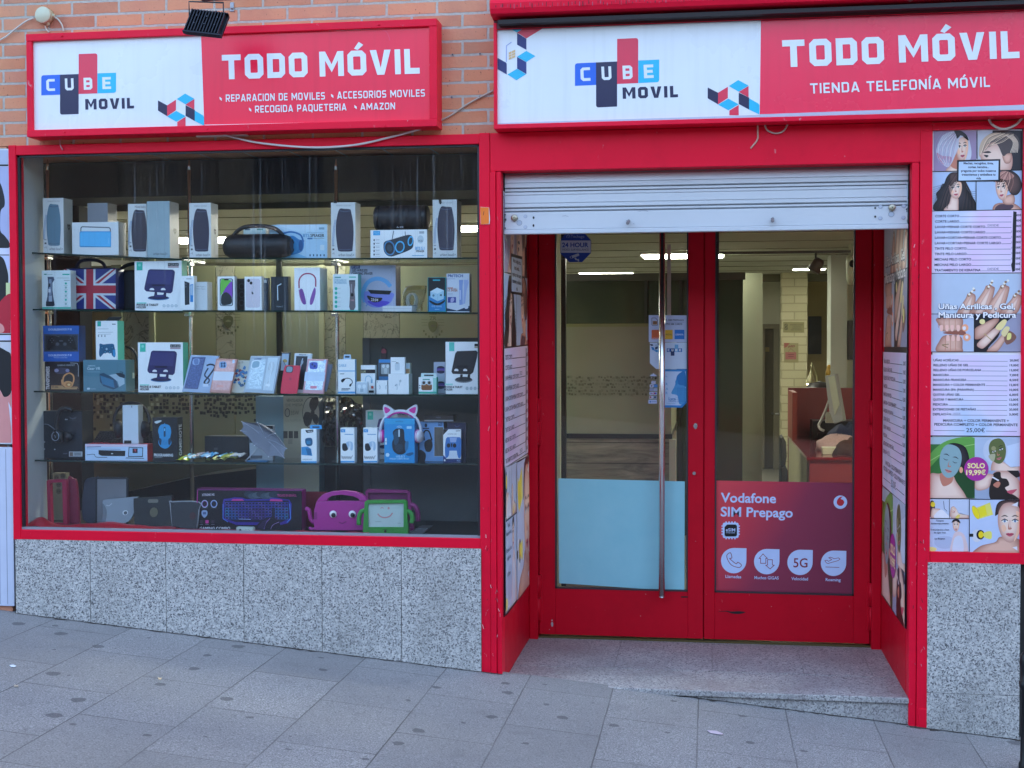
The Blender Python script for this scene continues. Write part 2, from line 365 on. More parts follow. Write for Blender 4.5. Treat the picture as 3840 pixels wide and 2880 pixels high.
def glyph(ch, t):
    """angular sign lettering: (width, [('s', closed, pts) | ('p', pts)])"""
    h = t/2; c = .095; acc = None
    if ch in 'ÓÍ': acc = ch; ch = {'Ó': 'O', 'Í': 'I'}[ch]
    w = {'T': .78, 'O': .77, 'D': .74, 'M': 1.0, 'V': .86, 'I': t, 'L': .62, 'C': .66, 'U': .74, 'B': .72, 'E': .64, 'F': .62, 'N': .8, 'A': .86, 'R': .74, 'P': .72, 'S': .7, 'G': .74, 'Q': .77, 'Z': .7, ' ': .32}[ch]
    s = []
    if ch == 'T': s = [('s', 0, [(0, 1-h), (w, 1-h)]), ('s', 0, [(w/2, 0), (w/2, 1-t)])]
    elif ch in 'OQ':
        s = [('s', 1, [(h, h+c), (h, 1-h-c), (h+c, 1-h), (w-h-c, 1-h), (w-h, 1-h-c), (w-h, h+c), (w-h-c, h), (h+c, h)])]
        if ch == 'Q': s.append(('s', 0, [(w*.55, .2), (w*.9, -.14)]))
    elif ch == 'D': s = [('s', 1, [(h, h), (h, 1-h), (w-h-c, 1-h), (w-h, 1-h-c), (w-h, h+c), (w-h-c, h)])]
    elif ch == 'M': s = [('p', [(0, 0), (0, 1), (t*1.05, 1), (w/2, .48), (w-t*1.05, 1), (w, 1), (w, 0), (w-t, 0), (w-t, .64), (w/2, .16), (t, .64), (t, 0)])]
    elif ch == 'V': s = [('p', [(0, 1), (t*1.12, 1), (w/2, .27), (w-t*1.12, 1), (w, 1), (w/2+t*.62, 0), (w/2-t*.62, 0)])]
    elif ch == 'I': s = [('s', 0, [(h, 0), (h, 1)])]
    elif ch == 'L': s = [('s', 0, [(h, 1), (h, h), (w, h)])]
    elif ch == 'C': s = [('s', 0, [(w, 1-h), (h+c, 1-h), (h, 1-h-c), (h, h+c), (h+c, h), (w, h)])]
    elif ch == 'U': s = [('s', 0, [(h, 1), (h, h+c), (h+c, h), (w-h-c, h), (w-h, h+c), (w-h, 1)])]
    elif ch == 'B': s = [('s', 1, [(h, h), (h, 1-h), (w-h-c, 1-h), (w-h, 1-h-c), (w-h, h+c), (w-h-c, h)]), ('s', 0, [(t, .5), (w-t, .5)])]
    elif ch == 'E': s = [('s', 0, [(w, 1-h), (h, 1-h), (h, h), (w, h)]), ('s', 0, [(t, .5), (w*.92, .5)])]
    elif ch == 'F': s = [('s', 0, [(w, 1-h), (h, 1-h), (h, 0)]), ('s', 0, [(t, .47), (w*.9, .47)])]
    elif ch == 'G': s = [('s', 0, [(w, 1-h), (h+c, 1-h), (h, 1-h-c), (h, h+c), (h+c, h), (w-h, h), (w-h, .47), (w*.5, .47)])]
    elif ch == 'N': s = [('p', [(0, 0), (0, 1), (t, 1), (w-t, .36), (w-t, 1), (w, 1), (w, 0), (w-t, 0), (t, .64), (t, 0)])]
    elif ch in 'PR':
        s = [('s', 0, [(h, 0), (h, 1-h), (w-h-c, 1-h), (w-h, 1-h-c), (w-h, .42+c), (w-h-c, .42), (t, .42)])]
        if ch == 'R': s.append(('p', [(w*.42, .42-h), (w*.42+t*1.1, .42-h), (w, 0), (w-t*1.1, 0)]))
    elif ch == 'S': c = .085; s = [('s', 0, [(w-.03, 1-h), (h+c, 1-h), (h, 1-h-c), (h, .5+c), (h+c, .5), (w-h-c, .5), (w-h, .5-c), (w-h, h+c), (w-h-c, h), (.03, h)])]
    elif ch == 'A': s = [('p', [(0, 0), (w/2-t*.62, 1), (w/2+t*.62, 1), (w, 0), (w-t*1.1, 0), (w/2, .76), (t*1.1, 0)]), ('s', 0, [(w*.22, .25), (w*.78, .25)])]
    elif ch == 'Z': s = [('p', [(0, 1), (w, 1), (w, 1-t), (t*1.3, t), (w, t), (w, 0), (0, 0), (0, t), (w-t*1.3, 1-t), (0, 1-t)])]
    if acc: s.append(('p', [(w/2-.1, 1.08), (w/2+.1, 1.3+.05), (w/2+.1+t*.8, 1.3-.08), (w/2-.1+t*.62, 1.08-.06)]))
    return w, s
class Skip(Exception): pass
def safe(f):
    def g(*a, **k):
        try: return f(*a, **k)
        except Skip: return None
    return g
class Art:
    """draws in sheet units; fn(x, y, lift) -> point on the face"""
    def __init__(s, mb, fn, lay=None, clamp=None): s.mb, s.fn, s.lay, s.cl, s.fix = mb, fn, lay or [0], clamp, None
    def nxt(s):
        if s.fix: return s.fix
        s.lay[0] += 1; return .0004 + s.lay[0]*.00004
    def m(s, p, l):
        x, y = p
        if s.cl: x = min(max(x, s.cl[0]), s.cl[2]); y = min(max(y, s.cl[1]), s.cl[3])
        return s.fn(x, y, l)
    def sub(s, x0, y0, x1, y1):
        return Art(s.mb, lambda u, v, l: s.m((x0+(x1-x0)*u, y0+(y1-y0)*v), l), [s.lay[0]+1], (0, 0, 1, 1))
    def _f(s, pts): return [p for i, p in enumerate(pts) if i == 0 or (p-pts[i-1]).length > 1e-6]
    @safe
    def poly(s, pts, m):
        l = s.nxt(); q = s._f([s.m(p, l) for p in pts])
        if len(q) > 2 and (q[0]-q[-1]).length < 1e-6: q = q[:-1]
        if len(q) > 2: s.mb.face(q, m)
    def rect(s, x0, y0, x1, y1, m): s.poly([(x0, y0), (x1, y0), (x1, y1), (x0, y1)], m)
    def rrect(s, x0, y0, x1, y1, r, m, n=4):
        out = []
        for cx, cy_, a0 in ((x1-r, y0+r, -90), (x1-r, y1-r, 0), (x0+r, y1-r, 90), (x0+r, y0+r, 180)):
            for i in range(n+1): a = R(a0+90*i/n); out.append((cx+r*math.cos(a), cy_+r*math.sin(a)))
        s.poly(out, m)
    def ell(s, cx, cy_, rx, ry, m, n=24, a0=0, rot=0):
        c, q = math.cos(R(rot)), math.sin(R(rot))
        s.poly([(cx+rx*math.cos(t)*c-ry*math.sin(t)*q, cy_+rx*math.cos(t)*q+ry*math.sin(t)*c) for t in np.linspace(0, 2*math.pi, n, endpoint=False)], m)
    @safe
    def blob(s, pts, m, n=6):
        q = smooth_closed(pts, n)
        if m not in TONE: return s.poly(q, m)
        l = s.nxt(); cx = sum(p[0] for p in q)/len(q); cy_ = sum(p[1] for p in q)/len(q); ci, co = TONE[m]; bm = s.mb.bm; cl = bm.loops.layers.float_color.get('print') or bm.loops.layers.float_color.new('print'); k = s.mb.mi(PRINT)
        rings = [[s.m((cx+(p[0]-cx)*f, cy_+(p[1]-cy_)*f), l) for p in q] for f in (1, .72, .4)]; cols = [tuple(a+(b-a)*f for a, b in zip(ci, co)) for f in (1, .45, .08)]; n_ = len(q)
        def put(ps, cs):
            if any((ps[i]-ps[i-1]).length < 1e-7 for i in range(len(ps))):
                z = [(p, c) for i, (p, c) in enumerate(zip(ps, cs)) if (p-ps[i-1]).length > 1e-7]; ps, cs = [a for a, b in z], [b for a, b in z]
            if len(ps) < 3: return
            try: f = bm.faces.new([bm.verts.new(p) for p in ps])
            except ValueError: return
            f.material_index = k
            for lp, c in zip(f.loops, cs): lp[cl] = (*c, 1)
        for a in range(2):
            for i in range(n_): j = (i+1) % n_; put([rings[a][i], rings[a][j], rings[a+1][j], rings[a+1][i]], [cols[a], cols[a], cols[a+1], cols[a+1]])
        put(rings[2], [cols[2]]*n_)
    def strands(s, A, B, n, w, mats):
        for i in range(n): t = (i+.5)/n; s.curve([(a[0]+(b[0]-a[0])*t, a[1]+(b[1]-a[1])*t) for a, b in zip(A, B)], w, mats[i % len(mats)], 4)
    @safe
    def line(s, pts, w, m, closed=False, y_up=False):
        l = s.nxt(); n = len(pts); A = []; B = []
        P_ = [np.array(p, float) for p in pts]
        for i in range(n):
            a = P_[i]-P_[i-1] if (i > 0 or closed) else P_[1]-P_[0]
            b = P_[(i+1) % n]-P_[i] if (i < n-1 or closed) else P_[-1]-P_[-2]
            a = a/(np.linalg.norm(a)+1e-9); b = b/(np.linalg.norm(b)+1e-9)
            na = np.array([-a[1], a[0]]); nb = np.array([-b[1], b[0]]); mt = na+nb; L = np.linalg.norm(mt)
            mt = mt/L if L > 1e-6 else na; k = 1/max(.35, mt.dot(na))
            A.append(P_[i]+mt*w/2*k); B.append(P_[i]-mt*w/2*k)
        for i in range(n if closed else n-1):
            j = (i+1) % n; q = [s.m(tuple(v), l) for v in (A[i], A[j], B[j], B[i])]; s.mb.face(q, m)
    def curve(s, pts, w, m, n=8): s.line(smooth_open(pts, n), w, m)
    @safe
    def text(s, txt, x0, y0, cap, m, x1=None, y1=None, bold=0.0, align='l', cond=1.0, vert=False):
        """baseline from (x0,y0), towards (x1,y1) when given"""
        vs, fs = glyphs(txt, bold)
        if not vs: return
        a = min(v[0] for v in vs); b = max(v[0] for v in vs); k = cap/CAPH; kx = k*cond
        if x1 is not None and align == 'l': kx = (math.hypot(x1-x0, (y1 if y1 is not None else y0)-y0))/max(1e-6, b-a)
        W = (b-a)*kx; ang = math.atan2((y1 if y1 is not None else y0)-y0, (x1-x0)) if x1 is not None else 0
        if vert: ang = -math.pi/2
        off = {'l': 0, 'c': -W/2, 'r': -W}[align]; c, q = math.cos(ang), math.sin(ang); l = s.nxt()
        pts = []
        for vx, vy in vs:
            dx = (vx-a)*kx+off; dy = vy*k
            pts.append(s.m((x0+dx*c+dy*q, y0+dx*q-dy*c), l))
        s.mb.add(pts, fs, m)
    def sign(s, txt, x0, y0, x1, y1, cap, m, t=.235, gap=.16):
        """angular lettering on the baseline (x0,y0)-(x1,y1)"""
        w = 0; lay = []
        for ch in txt:
            gw, pr = glyph(ch, t); lay.append((w, pr)); w += gw+gap
        w -= gap; L = math.hypot(x1-x0, y1-y0); kx = L/w; c, q = (x1-x0)/L, (y1-y0)/L
        def mp(px, py): return (x0+px*kx*c+py*cap*q, y0+px*kx*q-py*cap*c)
        for ox, prs in lay:
            for pr in prs:
                if pr[0] == 'p': s.poly([mp(ox+a, b) for a, b in pr[1]], m)
                else:
                    # stroke offset in letter space so bars keep their weight
                    tmp = Art(s.mb, lambda x, y, l: s.m(mp(x, y), l), s.lay); tmp.line([(ox+a, b) for a, b in pr[2]], t, m, bool(pr[1]))
def plane_art(mb, z, Y, lay=None):
    return Art(mb, lambda x, y, l: P(x, y, Y, z) + Vector((0, -l, 0)), lay)
def tilt_art(mb, z, o, n, lay=None):
    n = np.array(n, float); n /= np.linalg.norm(n)
    return Art(mb, lambda x, y, l: Pn(x, y, o, n, z) + Vector(n)*l, lay)
# ---------------------------------------------------------------- setting
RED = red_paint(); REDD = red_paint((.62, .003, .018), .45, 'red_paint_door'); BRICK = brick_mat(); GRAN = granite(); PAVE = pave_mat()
GRANF = granite(.85, .5, .92, 'terrazzo_step')
WHITE = pm('#e8e8e8', .35); BLACK = pm('#0b0b0d', .45); DARK = pm('#1a1a1d', .5); NAVY = pm('#16123f', .4)
CHROME = chrome((.80, .79, .77), .2); STEEL = chrome((.45, .44, .45), .3); ALU = pm('#8f9096', .35, .6)
GZ = lambda X: -.109 - .0914*X
GZB = -.05                                             # shop floor level
m = MB(); m.face([(-40, -45, GZ(-40)), (40, -45, GZ(40)), (40, .03, GZ(40)), (-40, .03, GZ(-40))], PAVE)
g_ = m.done('pavement'); tag(g_, None, None, None, 'structure')
# brick building above and beside the shop; the opening is X -3.5..1.46
m = MB()
m.box(-45, 45, 0, 12.4, 2.565, 18, BRICK); m.box(-45, -5.3, 0, 12.4, -5, 2.563, BRICK); m.box(-5.299, -3.63, 0, .3, -2, 2.563, BRICK); m.box(2.71, 45, 0, 12.4, -5, 2.563, BRICK); m.box(1.46, 2.709, 0, .3, -2, 2.562, BRICK); m.box(-3.629, -3.5, 0, .3, -2, 2.562, BRICK)
bw = m.done('brick_wall', base=(0, 0, 2.565)); tag(bw, 'orange brick wall with wide pale mortar joints above the shop', 'wall')
for x, z in ((1838, 378), (2028, 372), (1833, 672), (2027, 668)):        # drilled fixing holes between the two signs
    pass
m = MB()
for x, y in ((1838, 378), (2028, 372), (1833, 672), (2027, 668)):
    p = P(x, y, -.004, 'B'); m.cyl(p + Vector((0, .0035, 0)), p - Vector((0, .002, 0)), .0055, pm('#8a8a8a', .4), 10); m.cyl(p - Vector((0, .0021, 0)), p - Vector((0, .0026, 0)), .003, BLACK, 8)
m.done('wall_plug', parent=bw)
# shop room shell
OLIVE = wall_mat((.40, .40, .30), .7, 'olive_wall'); CEIL = wall_mat((.44, .44, .36), .8, 'ceiling_paint'); CREAM = wall_mat((.58, .57, .45), .7, 'cream_wall')
BEIGE = wall_mat((.50, .40, .20), .7, 'beige_wall'); FLO = wall_mat((.22, .21, .17), .4, 'floor_tiles'); GREYW = wall_mat((.45, .47, .46), .6, 'grey_side')
def structure(name, mb): o = mb.done(name); tag(o, None, None, None, 'structure'); return o
m = MB(); m.box(-5.2, 2.6, 1.06, 12.2, -.25, GZB, FLO); structure('floor', m)
m = MB(); m.box(-5.3, 2.7, .975, 12.3, 2.42, 2.555, CEIL)
for k in range(9): m.box(-5.2, 2.6, 2.3+k*.9, 2.31+k*.9, 2.416, 2.421, pm('#55543a'))
structure('ceiling', m)
m = MB(); m.box(-5.3, -5.2, .31, 12.3, -.3, 2.42, GREYW); structure('wall_left', m)
m = MB(); m.box(2.602, 2.7, .31, 12.3, -.3, 2.42, CREAM); structure('wall_right', m)
m = MB(); m.box(-5.2, 2.6, 12.2, 12.3, -.3, 2.42, OLIVE); structure('wall_back', m)
m = MB(); m.box(-5.2, 2.6, 10.35, 10.5, 2.33, 2.419, pm('#6d6a52', .6)); structure('beam', m)
# ceiling lamps (LED panels)
LED = emit('#f6f2e2', 7.5)
def lamp(cx, cy_, w=.58, d=.58, label=''):
    t = thing('ceiling_lamp', label, 'ceiling lamp', (cx, cy_, 2.415), 'square light panels in the shop ceiling')
    a = MB(); a.box(cx-w/2-.02, cx+w/2+.02, cy_-d/2-.02, cy_+d/2+.02, 2.40, 2.417, pm('#d8d8d0')); a.done('lamp_frame', t)
    a = MB(); a.box(cx-w/2, cx+w/2, cy_-d/2, cy_+d/2, 2.394, 2.3995, LED); a.done('diffuser', t)
def lampat(x, y, Y, w, d, lab): lamp(P(x, y, Y).x, Y, w, d, lab)
lampat(1475, 553, 6.5, .75, .55, 'large bright ceiling panel seen behind the chrome door handle')
lampat(1310, 590, 9.5, .62, .3, 'thin bright ceiling strip seen through the left door')
lampat(1748, 595, 9.0, .34, .2, 'bright ceiling panel before the brick column')
lampat(182, 455, 2.3, .34, .4, 'bright ceiling panel between the leftmost boxed speakers')
lampat(470, 503, 3.9, .8, .5, 'bright ceiling panel seen behind the black boombox')
lampat(1045, 482, 3.2, .5, .4, 'bright ceiling panel at the window end by the orange sticker')
lampat(965, 593, 9.9, .8, .4, 'distant bright ceiling panel behind the beard trimmer boxes')
lamp(1.5, 2.4, .6, .6, 'added unseen fill light panel above the red desk'); lamp(-2.4, 1.4, .7, .3, 'added unseen fill light panel close behind the window')  # two extra panels out of view, added to brighten the front of the room
# across the street: a plain block that closes the view in the glass
m = MB(); OPP = wall_mat((.10, .105, .10), .85, 'facing_render'); m.box(-45, 45, -19, -18, -6, 6.4, OPP); 
for k in range(40): m.box(-40+k*2, -39.2+k*2, -17.99, -17.8, 3.35, 6.3, pm('#4d4c4a', .9))
m.box(-45, 45, -17.99, -16.8, 3.15, 3.3, pm('#5d5a56', .9)); fb = m.done('facing_building', base=(0, -18.5, 0))
tag(fb, 'long plain rendered block across the street facing the shop', 'building')
for k in range(9):
    m = MB(); x = -30+k*7.2; m.box(x, x+1.3, -17.79, -17.75, 3.8, 5.4, pm('#20242a', .15)); m.box(x-.1, x+1.4, -17.79, -17.7, 3.7, 3.79, WHITE); m.done('window', fb)

# ---------------------------------------------------------------- base panels, frames, doorway
m = MB()
xs = [P(x, 1300, -.03).x for x in (33.9, 195.6, 358.8, 526.7, 695.6, 867, 1039.5)]
for a, b in zip(xs, xs[1:]): m.box(a+.0015, b-.0015, -.03, .06, GZ(b)-.15, .583, GRAN)
m.box(xs[0], xs[-1], -.024, .05, GZ(xs[-1])-.15, .58, pm('#4a4640', .9))
m.box(xs[0], xs[-1], .06, .30, -.5, .60, pm('#3a3a38'))
o = m.done('plinth', base=(-2.2, 0, 0)); tag(o, 'speckled grey granite base of six slabs under the shop window', 'plinth')
xr0 = P(2003, 1400, -.03).x; xr1 = P(2203, 1400, -.03).x
m = MB(); zc = P(2100, 1500, -.03).z
m.box(xr0, xr1, -.03, .06, zc+.002, P(2100, 1217, -.03).z, GRAN); m.box(xr0, xr1, -.031, .06, GZ(xr1)-.15, zc, GRAN); m.box(xr0, xr1+.06, .06, .3, -.5, .55, pm('#3a3a38'))
o = m.done('plinth', base=(1.2, 0, 0)); tag(o, 'speckled grey granite base under the salon price poster beside the doorway', 'plinth')
m = MB(); rn = random.Random(31); DIRT = pm('#3a342e', .95)
for x0, x1, y in ((-3.47, -1.08, -.031), (-1.08, -.975, -.03), (-.16, .913, -.009), (.91, 1.0, -.032), (1.0, 1.42, -.033)):
    n = int((x1-x0)/.03)+2; A = []; B = []
    for k in range(n): x = x0+(x1-x0)*k/(n-1); A.append(Vector((x, y+.004, GZ(x)+.0022))); B.append(Vector((x, y-.004-.016*rn.random()**2-(.022 if rn.random() < .06 else 0), GZ(x)+.0022)))
    m.add(A+B, [(k, k+1, n+k+1, n+k) for k in range(n-1)], DIRT)
    for k in range(int((x1-x0)*26)):
        x = rn.uniform(x0, x1); yy = y-rn.uniform(.006, .07)**1.2; r_ = rn.uniform(.0015, .006); m.add([Vector((x+r_*math.cos(t)*rn.uniform(.6, 1.3), yy+r_*math.sin(t), GZ(x)+.0026)) for t in (0, 1.2, 2.4, 3.6, 4.9)], [(0, 1, 2, 3, 4)], DIRT if rn.random() < .6 else pm('#a59c8c', .9))
o = m.done('dirt'); tag(o, 'dark grime and grit along the foot of the shopfront', 'dirt', None, 'stuff')
# shop window
W0, W1, WZ0, WZ1 = -3.44, -1.083, .632, 2.516
sw = thing('shop_window', 'large red framed display window full of boxed phone accessories', 'shop window', (-2.25, 0, .58))
m = MB(); m.box(-3.479, W0, -.022, .06, .581, 2.566, RED, .003); m.box(W0, W1, -.02, .06, WZ1, 2.564, RED, .003); m.box(W0, W1, -.02, .06, .583, WZ0, RED, .003); m.box(W1, -1.032, -.022, .06, GZ(-1)-.1, 2.567, RED, .003)
m.done('frame', sw)
m = MB(); sil = pm('#8d9299', .5); blk = pm('#22252a', .5)
m.box(W0, W0+.012, -.006, .012, WZ0, WZ1, blk); m.box(W1-.012, W1, -.006, .012, WZ0, WZ1, blk); m.box(W0, W1, -.008, .012, WZ0, WZ0+.012, sil); m.box(W0, W1, -.006, .012, WZ1-.01, WZ1, blk)
m.done('gasket', sw)
m = MB(); m.box(W0+.008, W1-.008, .0, .006, WZ0+.008, WZ1-.008, glass_mat((.965, .985, .985), .32, 'window_glass', .028)); m.done('pane', sw)
# display niche inside the window
m = MB(); m.box(-3.478, -3.44, .06, .26, .60, 2.55, GREYW); o = m.done('side_panel', base=(-3.46, .4, .6)); tag(o, 'pale grey side panel closing the left end of the window display', 'panel')
m = MB(); m.box(-3.9, -1.03, .061, .80, .58, .628, pm('#26241f', .6)); o = m.done('display_floor', base=(-2.2, .4, .58)); tag(o, 'dark board floor of the window display', 'display floor')
m = MB(); m.box(-1.083, -1.03, .062, .95, .60, 2.55, pm('#23221f', .6)); o = m.done('side_panel', base=(-1.05, .4, .6)); tag(o, 'dark narrow side panel closing the right end of the window display', 'panel')
m = MB(); m.box(-4.4, -1.09, .52, .95, 2.36, 2.55, pm('#1f2225', .6)); m.box(-3.44, -1.09, .95, .97, 2.33, 2.55, pm('#4b4a38', .6)); o = m.done('shutter_housing', base=(-2.2, .7, 2.36)); tag(o, 'dark boxed-in roller housing across the top of the window display', 'housing')
# red surround of the doorway
sf = thing('door_surround', 'red painted metal surround of the recessed doorway', 'door surround', (0, 0, 0))
m = MB(); m.box(-1.03, 1.0, -.02, .30, 2.385, 2.566, RED, .003); m.box(1.0, 1.46, -.018, .30, 2.527, 2.563, RED, .002); m.done('lintel', sf)
m = MB(); m.box(-1.031, -1.004, -.026, .08, GZ(-1.0)-.1, 2.384, RED, .003); m.box(-1.002, -.979, -.02, .08, GZ(-1)-.1, 2.383, RED, .004); m.done('post', sf)
m = MB(); m.box(.911, .944, -.02, .08, -.3, 2.384, RED, .004); m.box(.946, 1.0, -.026, .08, -.3, 2.526, RED, .003); m.box(.955, 1.003, -.03, .0, -.3, GZ(1)+.09, RED, .003); m.done('post', sf)
rn = random.Random(44); m = MB(); m.raw = True
for k in range(70):
    xx, hi = rn.choice(((-1.055, .0), (-1.02, .0), (-.992, 0), (.927, 0), (.975, 0), (.97, 0))); xx += rn.uniform(-.012, .012); z = rn.choice((rn.uniform(GZ(xx)+.02, .7), rn.uniform(GZ(xx)+.02, 2.2))); w, h = rn.uniform(.0008, .003), rn.uniform(.002, .022); s_ = rn.uniform(-.008, .008)
    m.face([(xx, -.0276, z), (xx+w, -.0276, z), (xx+w+s_, -.0276, z+h), (xx+s_, -.0276, z+h)], pm(rn.choice(('#d08a92', '#c46a78', '#5a1018', '#e0b0b0')), .6))
m.done('paint_scratches', sf)['kind'] = 'stuff'
m = MB(); zr0, zr1 = P(2100, 1217, -.02).z, P(2100, 1193, -.02).z
m.box(1.002, 1.46, -.02, .06, zr0, zr1, RED, .002); m.box(P(2207, 700, -.02).x, 1.46, -.02, .06, zr1, 2.526, RED, .002); m.done('rail', sf)
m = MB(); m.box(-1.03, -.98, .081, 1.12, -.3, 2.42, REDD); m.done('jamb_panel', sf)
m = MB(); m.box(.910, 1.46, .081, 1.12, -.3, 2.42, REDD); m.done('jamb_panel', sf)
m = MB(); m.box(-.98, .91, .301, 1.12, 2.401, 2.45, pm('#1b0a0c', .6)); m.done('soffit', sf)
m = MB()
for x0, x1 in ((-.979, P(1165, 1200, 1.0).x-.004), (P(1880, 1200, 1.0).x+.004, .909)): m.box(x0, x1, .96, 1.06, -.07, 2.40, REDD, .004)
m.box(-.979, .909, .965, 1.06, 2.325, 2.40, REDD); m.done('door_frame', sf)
# doorstep
m = MB(); TZ = -.066
m.box(-.98, .913, -.02, .36, TZ-.028, TZ, GRANF, .004); m.box(-.98, .913, -.008, .36, -.4, TZ-.031, GRANF)
for a, b in zip((-.98, -.47, .02, .47, .80), (-.47, .02, .47, .80, .913)): m.box(a+.001, b-.001, .3605, 1.3, TZ-.028, TZ+.001, GRANF)
m.box(-.98, .91, .3, 1.3, -.4, TZ-.003, pm('#3b3836')); m.box(-.98, .91, 1.0, 1.05, TZ, TZ+.012, pm('#6d5f3a', .4, .6))
o = m.done('doorstep', base=(0, .2, TZ)); tag(o, 'flat speckled granite doorstep before the red doors', 'step')
# ---------------------------------------------------------------- double door
YD = 1.0
def leaf(xa, xb, pa, pb, hinge_x, hs, label):
    zb = -.045; zt = 2.32
    zp = P(1360, 1275, YD).z
    t = thing('glass_door', label, 'door', ((xa+xb)/2, YD, zb))
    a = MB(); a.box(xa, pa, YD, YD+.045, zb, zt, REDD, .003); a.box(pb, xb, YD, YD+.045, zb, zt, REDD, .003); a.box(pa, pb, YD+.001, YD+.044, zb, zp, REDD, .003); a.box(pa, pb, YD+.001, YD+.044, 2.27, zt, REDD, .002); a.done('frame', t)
    a = MB(); a.box(pa, pa+.008, YD-.002, YD+.03, zp, 2.27, pm('#3a2a30', .5)); a.box(pb-.008, pb, YD-.002, YD+.03, zp, 2.27, pm('#3a2a30', .5)); a.box(pa, pb, YD-.002, YD+.03, zp, zp+.008, pm('#3a2a30', .5)); a.done('gasket', t)
    a = MB(); a.box(pa+.004, pb-.004, YD+.014, YD+.02, zp+.004, 2.268, glass_mat((.96, .98, .965), 0, 'door_glass', .032)); a.done('pane', t)
    for zz in hs:
        a = MB(); a.cyl((hinge_x, YD-.012, zz), (hinge_x, YD-.012, zz+.125), .013, REDD, 14); a.cyl((hinge_x, YD-.012, zz-.13), (hinge_x, YD-.012, zz-.005), .011, REDD, 14); a.box(hinge_x-.02, hinge_x+.02, YD-.01, YD+.002, zz-.13, zz+.125, REDD, .002); a.done('hinge', t)
    return t
LX0, LX1 = P(1165, 1300, YD).x, P(1519, 1300, YD).x; RX1 = P(1879, 1300, YD).x
lp0, lp1 = P(1199, 1100, YD).x, P(1486, 1100, YD).x; rp0, rp1 = P(1544, 1100, YD).x, P(1845, 1100, YD).x
hz = [P(1160, 910, YD).z, P(1160, 1290, YD).z]
dl = leaf(LX0, LX1, lp0, lp1, LX0-.004, hz, 'left red door leaf with tall chrome pull bar and blue film')
dr = leaf(LX1+.004, RX1, rp0, rp1, RX1+.004, hz, 'right red door leaf with a gradient red poster in its glass')
m = MB(); hx = P(1430, 900, .93).x; hz0 = P(1427, 1288, .93).z
m.tube([(hx, .93, hz0), (hx, .93, 2.25)], .0165, CHROME, 18); m.lathe((hx, .93, hz0), (0, 0, -1), [(0, .0165), (.006, .0155), (.01, .011), (.012, .0)], CHROME, 18)
for z in (hz0+.06, 2.18): m.cyl((hx, .93, z), (hx, 1.002, z), .009, CHROME, 10)
m.done('pull_handle', dl)
m = MB(); p = P(1985, 1100, YD-.002, 'e'); a = plane_art(m, 'e', YD-.002); m.cyl(p+Vector((0, .004, 0)), p-Vector((0, .006, 0)), .011, STEEL, 14)
a.rrect(1976, 1085, 1998, 1128, 9, STEEL); a.ell(1987, 1088, 14, 14, chrome((.8, .8, .8), .2)); a.rect(1980, 1084, 1994, 1092, BLACK); m.done('lock', dl)
m = MB(); p = P(1974, 1535, YD-.002, 'e'); m.cyl(p+Vector((0, .004, 0)), p-Vector((0, .012, 0)), .009, STEEL, 12); m.done('bolt_knob', dl)
m = MB(); a = plane_art(m, 'g', YD-.0005); a.rect(1852, 1195, 1916, 1206, BLACK); m.done('latch_slot', dl)
m = MB(); a = plane_art(m, 'g', YD-.0005); a.blob([(655, 1440), (668, 1432), (676, 1452), (668, 1475), (657, 1466)], pm('#b9a7a8')); a.blob([(660, 1412), (668, 1410), (667, 1424), (660, 1424)], pm('#b9a7a8'))
for x, y in ((1480, 1376), (1527, 1175), (1987, 688), (640, 1500)): a.ell(x, y, 5, 4, pm('#b98080'), 8)
m.done('paint_chip', dl)
m = MB(); a = plane_art(m, 'h', YD-.0005); sm = pm('#3a0512'); a.blob([(225, 1338), (300, 1328), (350, 1335), (430, 1332), (480, 1342), (430, 1356), (360, 1354), (300, 1336)], sm); a.ell(400, 1345, 48, 9, pm('#16060c')); a.ell(720, 1288, 5, 4, pm('#c98a8a'), 8); m.done('scuff_mark', dr)
m = MB(); m.box(LX1-.02, LX1+.024, YD+.0455, YD+.052, -.044, 2.31, REDD); m.done('gap_blocker', dl)  # unseen strip added behind the leaf joint to stop light leaking through
m = MB(); m.box(-.979, LX0+.012, YD+.047, YD+.058, -.064, 2.39, REDD); m.box(RX1-.012, .909, YD+.047, YD+.058, -.064, 2.39, REDD); m.done('jamb_gap_blocker', sf)  # unseen strips added behind the hinge gaps to block light from the room
# roller shutter, half lowered
SH = metal_paint((.60, .62, .64)); SHD = metal_paint((.25, .25, .26), .6, 'shutter_groove')
t = thing('roller_shutter', 'white slatted roller shutter pulled down over the top of the doorway', 'roller shutter', (-.03, .06, 2.1))
ys = .06; zt = 2.395
def zz(py): return P(2000, py, ys, 'c').z + 0  # measured down the left half
m = MB(); X0, X1 = -.972, .905
edges = [105, 150, 210, 255, 263, 287, 293, 317, 395, 437, 446, 468, 478]
def sz(py): return P(520, py, ys, 'c').z
prof = [(100, .035), (140, .006), (205, .0), (209, .004), (213, .0), (250, .0), (258, .016), (266, .003), (284, .003), (290, .016), (297, 0), (318, 0), (322, .004), (326, 0), (394, 0), (398, .004), (402, 0), (432, 0), (442, .016), (449, .003), (464, .003), (474, .016), (480, .004)]
for (a0, d0), (a1, d1) in zip(prof, prof[1:]):
    m.face([(X0, ys+d0, sz(a0)), (X1, ys+d0, sz(a0)), (X1, ys+d1, sz(a1)), (X0, ys+d1, sz(a1))], SH)
m.box(X0, X1, ys+.018, ys+.024, sz(480), 2.40, SHD); m.done('curtain', t)
m = MB(); m.box(X0, X1, ys-.006, ys+.02, sz(640), sz(482), SH, .002); m.box(X0, X1, ys-.02, ys+.02, sz(684), sz(643), SH, .003)
a = plane_art(m, 'c', ys-.0062)
